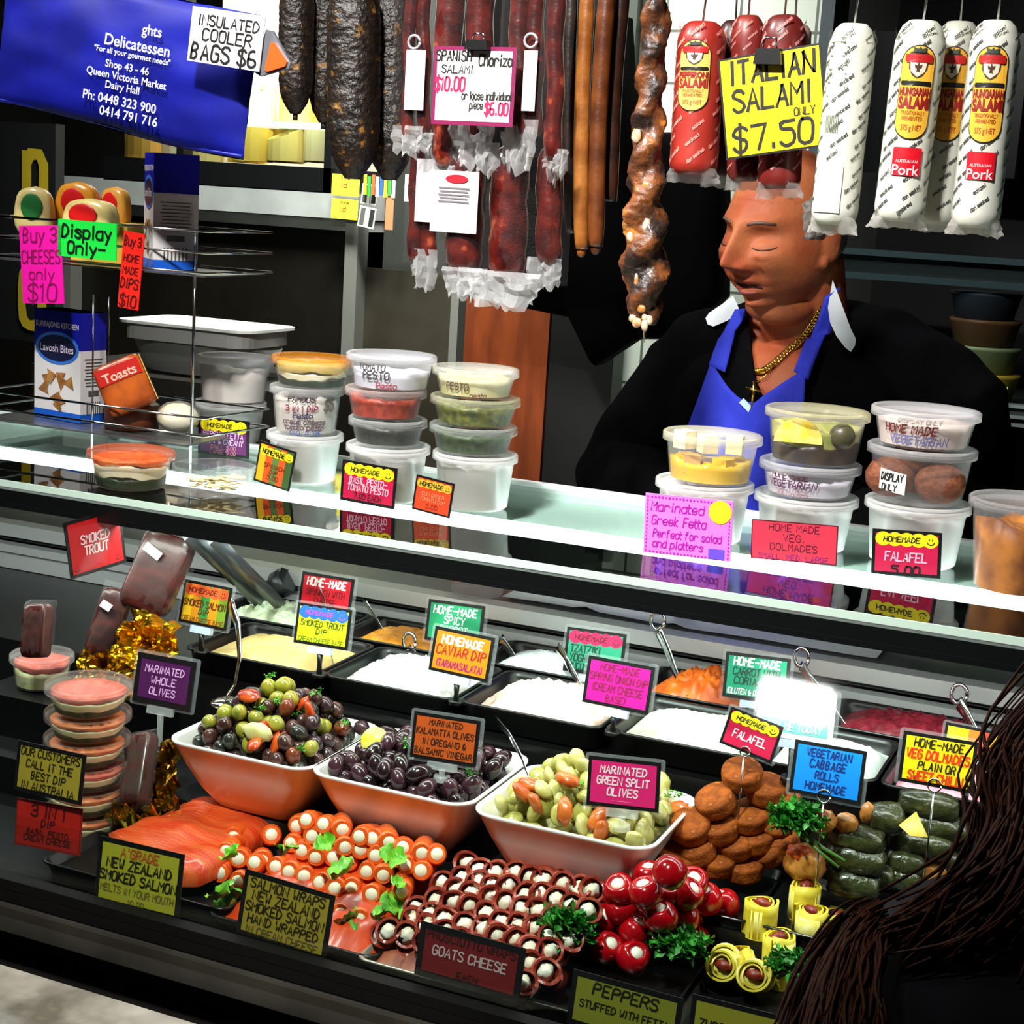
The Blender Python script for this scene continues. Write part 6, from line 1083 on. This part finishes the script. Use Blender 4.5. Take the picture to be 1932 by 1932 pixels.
def headpt(d, off=0):
    x, y, z = d.x, d.y, d.z; kx = .0745+.007*max(0, -z)-.022*max(0, -z-.62); p = V((x*kx, y*(.098 if y < 0 else .090), z*.112))
    if z < 0 and y < 0: p.y -= .006*min(1, -z*2)
    p.y += .012*max(0, z)
    if y < .15:
        w_ = min(1, (.15-y)/.3); dy = 0
        for fx, fz, a, sx, sz in FEAT:
            for sg in ((1, -1) if fx else (1,)): dy += a*math.exp(-((p.x-sg*fx)/sx)**2-((p.z-fz)/sz)**2)
        for i, zf in enumerate((.048, .058, .068)): dy -= .0022*math.exp(-((p.z-zf-.004*math.cos(p.x*40))/.0022)**2)*math.exp(-(p.x/.045)**2)
        p.y -= dy*w_
    n_ = V((x/.0775, y/.1, z/.112)).normalized(); return p+n_*off
def sph(u, v): t_, g_ = PI*v, 2*PI*u; return V((math.sin(t_)*math.cos(g_), math.sin(t_)*math.sin(g_), math.cos(t_)))
bm_ = MB(); bm_.grid(lambda u, v: HC+HR @ headpt(sph(u, .004+.992*v)), 200, 150, True); n_ = 200; bm_.add(bm_.v[:n_], [tuple(range(n_))]); bm_.add(bm_.v[-n_:], [tuple(range(n_))])
for sg in (-1, 1):
    bm_.ball(HC+HR @ V((sg*.073, .004, -.012)), (.009, .021, .033), 20, 14, lambda d: 1+.12*noise.noise(d*2), HR @ Matrix.Rotation(R(sg*-24), 3, 'Z')); bm_.ball(HC+HR @ V((sg*.078, .016, -.002)), (.006, .009, .027), 14, 10, None, HR @ Matrix.Rotation(R(sg*-35), 3, 'Z')); bm_.ball(HC+HR @ V((sg*.073, -.004, -.038)), (.008, .009, .010), 12, 8, None, HR)
nk = B_(0, .0, 1.33); bm_.tube([nk-V((0, -.0, .06)), nk, nk.lerp(HC+HR @ V((0, .03, -.05)), .55), HC+HR @ V((0, .03, -.05))], [.09, .070, .064, .066], 24); bm_.ball(HC+HR @ V((0, -.008, -.110)), (.054, .046, .027), 20, 14, None, HR)
bm_.ball(B_(0, 0, 1.10), (.20, .165, .30), 30, 22, None, ryaw); bm_.ball(B_(0, -.035, 1.235), (.185, .115, .15), 30, 22, None, ryaw); bm_.tube([B_(-.20, .02, 1.315), B_(-.08, .02, 1.34), B_(.08, .02, 1.34), B_(.20, .02, 1.315)], [.066, .075, .075, .066], 20, round_=True)
W_ = lambda x, y, z: V((x, y, z))-ORG
ARMS = ((B_(-.205, .02, 1.30), W_(-.795, 2.30, 1.14), W_(-.665, 2.125, 1.135)), (B_(.205, .02, 1.30), W_(-.275, 2.33, 1.15), W_(-.385, 2.125, 1.15)))
for sh, el, wr_ in ARMS: bm_.tube([sh, sh.lerp(el, .5), el, el.lerp(wr_, .4), wr_], [.058, .052, .044, .042, .030], 18, round_=True)
for sg in (-1, 1): bm_.tube([B_(sg*.10, .02, .95), B_(sg*.11, 0, .50), B_(sg*.11, .03, .08)], [.095, .062, .043], 18, round_=True); bm_.ball(B_(sg*.115, -.05, .040), (.045, .12, .038), 16, 10, None, ryaw)
for (sh, el, wr_), side in zip(ARMS, (-1, 1)):
    d = (wr_-el).normalized(); d = V((d.x, d.y, -.35)).normalized(); s_ = d.cross(V((0, 0, 1))).normalized(); nrm = s_.cross(d); pc = wr_+d*.045
    m3 = Matrix((s_, d, nrm)).transposed(); bm_.ball(pc, (.040, .052, .016), 18, 12, None, m3)
    for k, (o_, ln) in enumerate(((-.030, .062), (-.010, .074), (.010, .070), (.029, .054))):
        a = pc+s_*o_+d*.038; b = a+d*ln*.45-nrm*.004; c = b+d*ln*.32-nrm*ln*.22; e = c+d*ln*.12-nrm*ln*.28; bm_.tube([pc+s_*o_*.7, a, b, c, e], [.010, .0092, .0088, .0082, .0072], 10, round_=True)
    a = pc-s_*side*.030-d*.02; bm_.tube([pc-s_*side*.01-d*.03, a-s_*side*.014+d*.012, a-s_*side*.022+d*.042-nrm*.01], [.013, .0105, .0085], 10, round_=True)
me = remesh(bm_, .0027, 2); me.materials.clear(); me.materials.append(SKIN); me.name = 'body'; body = link('body', me, man)
# hair, brows, lashes, lips
def hairf(off):
    def f(u, v):
        g_ = R(14)+(R(346)-R(14))*u; fr = min(1, min(u, 1-u)*9)         # azimuth measured from the left temple round the back
        a = R(-90)+R(52)+(2*PI-2*R(52))*u; top = .62-.10*math.cos(2*PI*u); bot = -.42 if abs(u-.5) < .33 else -.08
        zc = top+(bot-top)*v; c = math.sqrt(max(0, 1-zc*zc)); edge = min(1, v*5)*min(1, (1-v)*6)*fr
        return HC+HR @ headpt(V((c*math.cos(a), c*math.sin(a), zc)), -.003+(off+.0035*noise.noise(V((u*60, v*6, 0))))*edge)
    return f
mb = MB().grid(hairf(.0085), 120, 26); mb.recalc = False; part('hair', mb, mat('4a433e', .7, h2='8a827a', sc=90, bump=.5, bsc=200), man, 'short grey hair round the sides of a bald crown')
bt = BVHTree.FromPolygons([v.co for v in body.data.vertices], [tuple(p.vertices) for p in body.data.polygons])
def facecurve(pts, r_, c, name, lab=None, off=.0006, flat=1):
    q = []
    for x, z in pts:
        h = bt.ray_cast(HC+HR @ V((x, -.25, z)), HR @ V((0, 1, 0)))
        if h[0]: q.append(h[0]-(HR @ V((0, 1, 0)))*off)
    part(name, MB().tube(q, [r_*(.4+.6*math.sin(PI*(i+.6)/(len(q)+.2))) for i in range(len(q))], 8), mat(c, .6), man, lab)
for sg in (-1, 1):
    facecurve([(sg*(.034+.0155*math.cos(R(g_))), -.007-.0045*math.sin(R(g_))) for g_ in range(8, 173, 15)], .0012, '2a1410', 'eyelashes', off=.0)
    facecurve([(sg*(.014+.0065*i), .023+.0035*math.sin(PI*i/5)) for i in range(6)], .0024, '5a4438', 'eyebrow', off=.0)
facecurve([(-.025+.005*i, -.0665+.0018*math.cos(i*.9)) for i in range(11)], .0022, '2a0a08', 'mouth_line', off=.0002)
facecurve([(-.018+.0045*i, -.0745-.001*math.sin(PI*i/8)) for i in range(9)], .0034, '8c4034', 'lip', 'reddish lower lip', off=-.0012)
# black shirt
jm = MB(); jm.ball(B_(0, .0, 1.10), (.225, .188, .32), 30, 22, None, ryaw); jm.ball(B_(0, -.035, 1.235), (.205, .130, .155), 30, 22, None, ryaw); jm.tube([B_(-.21, .02, 1.305), B_(-.10, .03, 1.345), B_(0, .05, 1.355), B_(.10, .03, 1.345), B_(.21, .02, 1.305)], [.085, .088, .085, .088, .085], 22, round_=True)
jm.tube([B_(0, .03, 1.30), B_(0, .035, 1.385)], [.115, .084], 26)
for sh, el, wr_ in ARMS: jm.tube([sh, sh.lerp(el, .5), el, el.lerp(wr_, .5), wr_-(wr_-el)*.02], [.088, .086, .072, .066, .052], 20, round_=True)
jm.tube([B_(0, 0, 1.0), B_(0, 0, .80)], [.19, .20], 26)
me = remesh(jm, .0055, 6); bmj = bmesh.new(); bmj.from_mesh(me)
for v in bmj.verts: v.co += v.normal*(.0075*noise.noise(V((v.co.x*9, v.co.y*9, v.co.z*13)))+.006*noise.noise(V((v.co.x*22+v.co.z*9, v.co.y*16, v.co.z*7))))
bvh = BVHTree.FromBMesh(bmj)
def onshirt(px, py, off=.006, tree=None):
    d = ray(px, py).normalized(); h = (tree or bvh).ray_cast(CAM-ORG, d)
    if h[0] is None: return None
    n_ = h[1] if h[1].dot(d) < 0 else -h[1]; return h[0]+(n_*.6-d*.4).normalized()*off
VN = [(1410, 560), (1416, 655), (1424, 712), (1440, 752), (1474, 738), (1508, 700), (1530, 655), (1566, 560)]
cpt = CAM-ORG
for (a, b) in zip(VN, VN[1:]):
    n_ = ray(*a).cross(ray(*b)).normalized(); bmesh.ops.bisect_plane(bmj, geom=[g_ for g_ in bmj.verts[:]+bmj.edges[:]+bmj.faces[:]], plane_co=cpt, plane_no=n_)
def inside(poly, x, y):
    c = False
    for (x0, y0), (x1, y1) in zip(poly, poly[1:]+poly[:1]):
        if (y0 > y) != (y1 > y) and x < (x1-x0)*(y-y0)/(y1-y0)+x0: c = not c
    return c
kill = []
for f in bmj.faces:
    c = f.calc_center_median()+ORG
    if c.y < ORG.y-.0+.02 and inside([(1410, 480)]+VN+[(1566, 480)], *proj(c)): kill.append(f)
bmesh.ops.delete(bmj, geom=kill, context='FACES'); jme = bpy.data.meshes.new('shirt'); bmj.to_mesh(jme); bmj.free()
for p_ in jme.polygons: p_.use_smooth = True
jme.materials.clear(); jme.materials.append(mat('020203', .9, h2='040406', sc=12, spec=.06)); shirt = link('shirt', jme, man); tag(shirt, 'black open-necked shirt')
sd = shirt.modifiers.new('solid', 'SOLIDIFY'); sd.thickness = .003; sd.offset = -1
# blue apron laid over the shirt
BLUE = mat('2c36b4', .8, h2='343fc4', sc=20, bump=.25, bsc=400, spec=.2)
def drape(name, fn, nu, nv, off, m, th=.003, label=None, parent=None):
    last = [None]; vs = []
    def f(u, v):
        x, y = fn(u, v); a = onshirt(x, y, off); b = onshirt(x, y, off, bt); c = [q for q in (a, b) if q]
        if c: q = min(c, key=lambda q: (q-cpt).length); last[0] = (q-cpt).dot(fw); return q
        d = ray(x, y); return cpt+d*(last[0] or 2.3)
    mb = MB().grid(f, nu, nv); mb.recalc = False
    W2 = nu
    for _ in range(4):                                             # relax the depth so cloth bridges hollows
        dd = [(V(q)-cpt).length for q in mb.v]; nd = dd[:]
        for j in range(nv):
            for i in range(nu):
                s_ = [dd[jj*nu+ii] for jj, ii in ((j-1, i), (j+1, i), (j, i-1), (j, i+1)) if 0 <= ii < nu and 0 <= jj < nv]; nd[j*nu+i] = min(dd[j*nu+i]+.0005, (dd[j*nu+i]+sum(s_)/len(s_))/2)
        mb.v = [tuple(cpt+(V(q)-cpt).normalized()*nd[k]) for k, q in enumerate(mb.v)]
    o = part(name, mb, m, parent or man, label); s_ = o.modifiers.new('solid', 'SOLIDIFY'); s_.thickness = th; s_.offset = 0; return o
def poly_l(P, y):
    for (x0, y0), (x1, y1) in zip(P, P[1:]):
        if y <= y1: return x0+(x1-x0)*(y-y0)/(y1-y0)
    return P[-1][0]
LE = [(1347, 690), (1322, 760), (1296, 830), (1270, 920), (1240, 1060), (1222, 1300)]; RE = [(1522, 690), (1516, 830), (1520, 960), (1560, 1100), (1640, 1300)]
def bib(u, v):
    yt = 690+72*math.sin(PI*min(1, u/.55)/2)**1.2 if u < .55 else 762-62*((u-.55)/.45)**.8
    y = yt+(1290-yt)*v; return poly_l(LE, y)+(poly_l(RE, y)-poly_l(LE, y))*u, y
apron = drape('apron', bib, 40, 50, .010, BLUE, label='royal blue apron')
def strip(P, Q, n):  # two px polylines -> drape fn
    def at_(L, t_): q = t_*(len(L)-1); i = min(int(q), len(L)-2); f = q-i; return L[i][0]+(L[i+1][0]-L[i][0])*f, L[i][1]+(L[i+1][1]-L[i][1])*f
    return lambda u, v: (lambda a, b: (a[0]+(b[0]-a[0])*u, a[1]+(b[1]-a[1])*u))(at_(P, v), at_(Q, v))
drape('apron_strap', strip([(1392, 592), (1366, 640), (1345, 695)], [(1412, 590), (1392, 640), (1374, 708)], 9), 5, 16, .013, BLUE)
drape('apron_strap', strip([(1552, 556), (1532, 622), (1500, 706)], [(1574, 540), (1562, 622), (1526, 722)], 9), 5, 18, .013, BLUE)
part('strap_buckle', MB().tube([onshirt(x, y, .018) or V((0, 0, 0)) for x, y in ((1528, 618), (1545, 622), (1562, 620))], .004, 8), mat('14163a', .4), man)
COL_ = mat('d6dbe0', .7, spec=.2)
def flap(poly, off, lab):
    import numpy as np
    rows, dv = [], []
    for x, y in poly:
        hs = [(q-cpt).dot(fw) for q in (onshirt(x, y, .004), onshirt(x, y, .004, bt)) if q]
        if hs: rows.append((1, (x-1500)/100, (y-600)/100)); dv.append(min(hs))
    co_ = np.linalg.lstsq(np.array(rows), np.array(dv), rcond=None)[0]; sh_ = min(0, min(d-float(np.dot(r_, co_)) for r_, d in zip(rows, dv)))-off; vs = []
    for k in (0, .003): vs += [cpt+ray(x, y)*(float(np.dot((1, (x-1500)/100, (y-600)/100), co_))+sh_+k) for x, y in poly]
    n_ = len(poly); part('collar', MB().add(vs, [tuple(range(n_)), tuple(range(2*n_-1, n_-1, -1))]+[(i, i+n_, (i+1) % n_+n_, (i+1) % n_) for i in range(n_)]), COL_, man, lab)
flap([(1383, 558), (1390, 572), (1396, 588), (1372, 605), (1346, 616), (1335, 612), (1331, 600), (1338, 590), (1362, 574)], .006, 'white inner collar tip')
flap([(1571, 528), (1580, 552), (1594, 590), (1606, 622), (1615, 640), (1613, 652), (1605, 664), (1594, 655), (1578, 634), (1566, 608), (1562, 580)], .006, 'white inner collar tip')
mb = MB(); k = 0; GOLD = mat('d9a83a', .18, 1, 'e8c468', 30)
cp_ = [(1549, 580), (1532, 610), (1512, 638), (1488, 664), (1462, 688), (1440, 703), (1424, 704), (1416, 698)]
for (x0, y0), (x1, y1) in zip(cp_, cp_[1:]):
    for j in range(5):
        x, y = x0+(x1-x0)*j/5, y0+(y1-y0)*j/5; q = onshirt(x, y, .006, bt) or onshirt(x, y, .006)
        if q: a = R(40*(-1)**k); k += 1; mb.tube([q+V((.0042*math.cos(g_), -.0012*math.sin(g_*2), .0034*math.sin(g_))) for g_ in [2*PI*i/8 for i in range(9)]], .0014, 5)
chain = part('gold_chain', mb, GOLD, man, 'heavy gold chain')
mb = MB(); qs = [(onshirt(x, y, .006, bt) or onshirt(x, y, .006)) for x, y in ((1462, 692), (1445, 712), (1428, 722), (1418, 716))]; mb.tube([q for q in qs if q], .0011, 6)
q = onshirt(1427, 742, .016); mb.tube([q+V((0, 0, .014)), q-V((0, 0, .026))], .0022, 8); mb.tube([q+V((-.011, 0, .003)), q+V((.011, 0, .001))], .0022, 8); part('cross_pendant', mb, GOLD, man, 'gold cross on a thin chain')
m_, w1, h1 = None, 0, 0; q = onshirt(1414, 768, .014); part('apron_label', MB().box(q, (.022, .0012, .009), Matrix.Rotation(R(40), 3, 'Y')), mat('b9d6ea', .6), man, 'small pale blue cloth label')
# customer at the lower right corner
PO = V((at(1900, 1800, .98).x+.06, .78, 0)); cu_ = thing('person', 'customer with long brown hair and dark jacket leaning in at the lower right corner', 'person', PO)
def Q(px, py, Y): return at(px, py, Y)-PO
SK2 = mat('8a5a44', .5); JK = mat('030406', .85, h2='06070c', sc=20, spec=.12)
bm_ = MB(); s0, s1 = Q(1745, 1935, 1.0), Q(2110, 1870, .98); hd = Q(2185, 1520, 1.02); ch = s0.lerp(s1, .5)
pel = V((.05, -.32, .84)); bm_.tube([pel, pel.lerp(ch, .5), ch-V((0, 0, .07))], [.13, .12, .12], 22, round_=True); bm_.tube([s0-V((0, 0, .06)), s1-V((0, 0, .06))], [.05, .05], 16, round_=True); bm_.tube([ch-V((0, 0, .06)), hd-V((0, 0, .05))], [.05, .045], 16); bm_.ball(hd, (.072, .09, .105), 24, 18, lambda d: 1)
for s_, sg in ((s0, -1), (s1, 1)):
    sj = s_-V((0, 0, .07)); e_ = sj+V((sg*.04, -.06, -.22)); h_ = e_+V((-sg*.02, .10, -.13)); bm_.tube([sj, e_, h_], [.048, .040, .028], 14, round_=True); bm_.ball(h_+V((0, .03, -.05)), (.03, .016, .05), 12, 10)
    for k in range(4): bm_.tube([h_+V(((k-1.5)*.015, .03, -.07)), h_+V(((k-1.5)*.018, .045, -.12-.008*(k in (1, 2)))), h_+V(((k-1.5)*.018, .035, -.145-.01*(k in (1, 2))))], [.009, .008, .007], 8, round_=True)
    bm_.tube([h_+V((-sg*.02, .035, -.03)), h_+V((-sg*.045, .05, -.07))], [.010, .008], 8, round_=True)
    bm_.tube([pel+V((sg*.09, 0, -.02)), V((sg*.10+.05, -.28, .46)), V((sg*.10+.05, -.34, .07))], [.09, .06, .042], 14, round_=True); bm_.ball(V((sg*.10+.05, -.28, .038)), (.04, .11, .036), 12, 8)
for fx, fz, r_ in ((0, -.01, .014),): bm_.ball(hd+V((0, .093, fz)), (r_, .016, .02), 10, 8)
me = remesh(bm_, .006, 3); me.materials.clear(); me.materials.append(SK2); link('body', me, cu_)
jm = MB(); jm.tube([pel, pel.lerp(ch, .5), ch-V((0, 0, .065))], [.15, .145, .15], 24, round_=True); jm.tube([s0-V((0, 0, .055)), ch-V((0, 0, .035)), s1-V((0, 0, .055))], [.068, .085, .07], 18, round_=True)
c1, c2 = Q(1690, 1765, 1.0), Q(1785, 1760, .99); jm.tube([c1-V((0, 0, .022)), c2-V((0, 0, .02)), Q(1900, 1830, .97)], [.024, .03, .05], 14, round_=True)
for s_, sg in ((s0, -1), (s1, 1)): sj = s_-V((0, 0, .07)); e_ = sj+V((sg*.04, -.06, -.22)); h_ = e_+V((-sg*.02, .10, -.13)); jm.tube([sj, e_, h_], [.068, .058, .045], 16, round_=True)
me = remesh(jm, .006, 4); me.materials.clear(); me.materials.append(JK); tag(link('jacket', me, cu_), 'very dark blue-black jacket')
mb = MB(); rr = random.Random(12)
def strand(P, r_, n=6):
    q = []
    for i in range(len(P)-1):
        for k in range(4):
            t_ = k/4; a = P[max(i-1, 0)]; b, c = P[i], P[i+1]; d = P[min(i+2, len(P)-1)]
            q.append((b*2+(c-a)*t_+(a*2-b*5+c*4-d)*t_*t_+(b*3-a-c*3+d)*t_**3)*.5)
    q.append(P[-1]); m_ = len(q)-1; mb.tube(q, [r_*(.35+.65*math.sin(PI*min(1, .12+.88*(1-i/m_)))) for i in range(m_+1)], n, flat=.6)
for i in range(420):                                            # long locks falling from the head over the shoulder
    f = rr.random(); ov = V((rr.gauss(0, 1), rr.gauss(0, 1), rr.gauss(0, 1))); j = lambda k: ov*k+V((rr.gauss(0, k), rr.gauss(0, k), rr.gauss(0, k)))*.3
    w_ = f*f
    strand([hd+V((-.03+.03*f, .02, .105))+j(.012), Q(1905+150*w_, 1420, .96)+j(.008), Q(1890+165*w_, 1530, .94)+j(.007), Q(1868+160*w_, 1620, .92)+j(.007), Q(1795+190*w_, 1700, .905)+j(.007), Q(1690+240*w_+rr.uniform(-60, 60), 1745+50*rr.random(), .90)+j(.006)], rr.uniform(.0012, .0026), 4)
for i in range(380):                                            # clump lying over the near shoulder
    f = rr.random(); ov = V((rr.gauss(0, 1), rr.gauss(0, 1), rr.gauss(0, 1))); j = lambda k: ov*k+V((rr.gauss(0, k), rr.gauss(0, k), rr.gauss(0, k)))*.3
    strand([Q(1650+10*f, 1712+70*f, .92-.02*f)+j(.004), Q(1612+25*f, 1735+70*f, .90-.03*f)+j(.004), Q(1566+70*f, 1790+70*f, .89-.04*f)+j(.005), Q(1522+110*f, 1870+60*f, .87-.05*f)+j(.006), Q(1490+140*f, 1970, .85-.05*f)+j(.006)], rr.uniform(.0012, .0026), 4)
mb.recalc = False; hr = part('hair', mb, mat('2a130a', .6, h2='47240f', sc=40, spec=.2, stretch=(6, 6, 1)), cu_, 'long brown hair')
hc = MB().ball(hd+V((0, -.012, .012)), (.086, .098, .112), 24, 18, lambda d: (1+.03*noise.noise(d*6)) if d.y < .55 else .8); part('hair_crown', hc, mat('1a0b05', .7, h2='2a1409', sc=40, spec=.15), cu_)
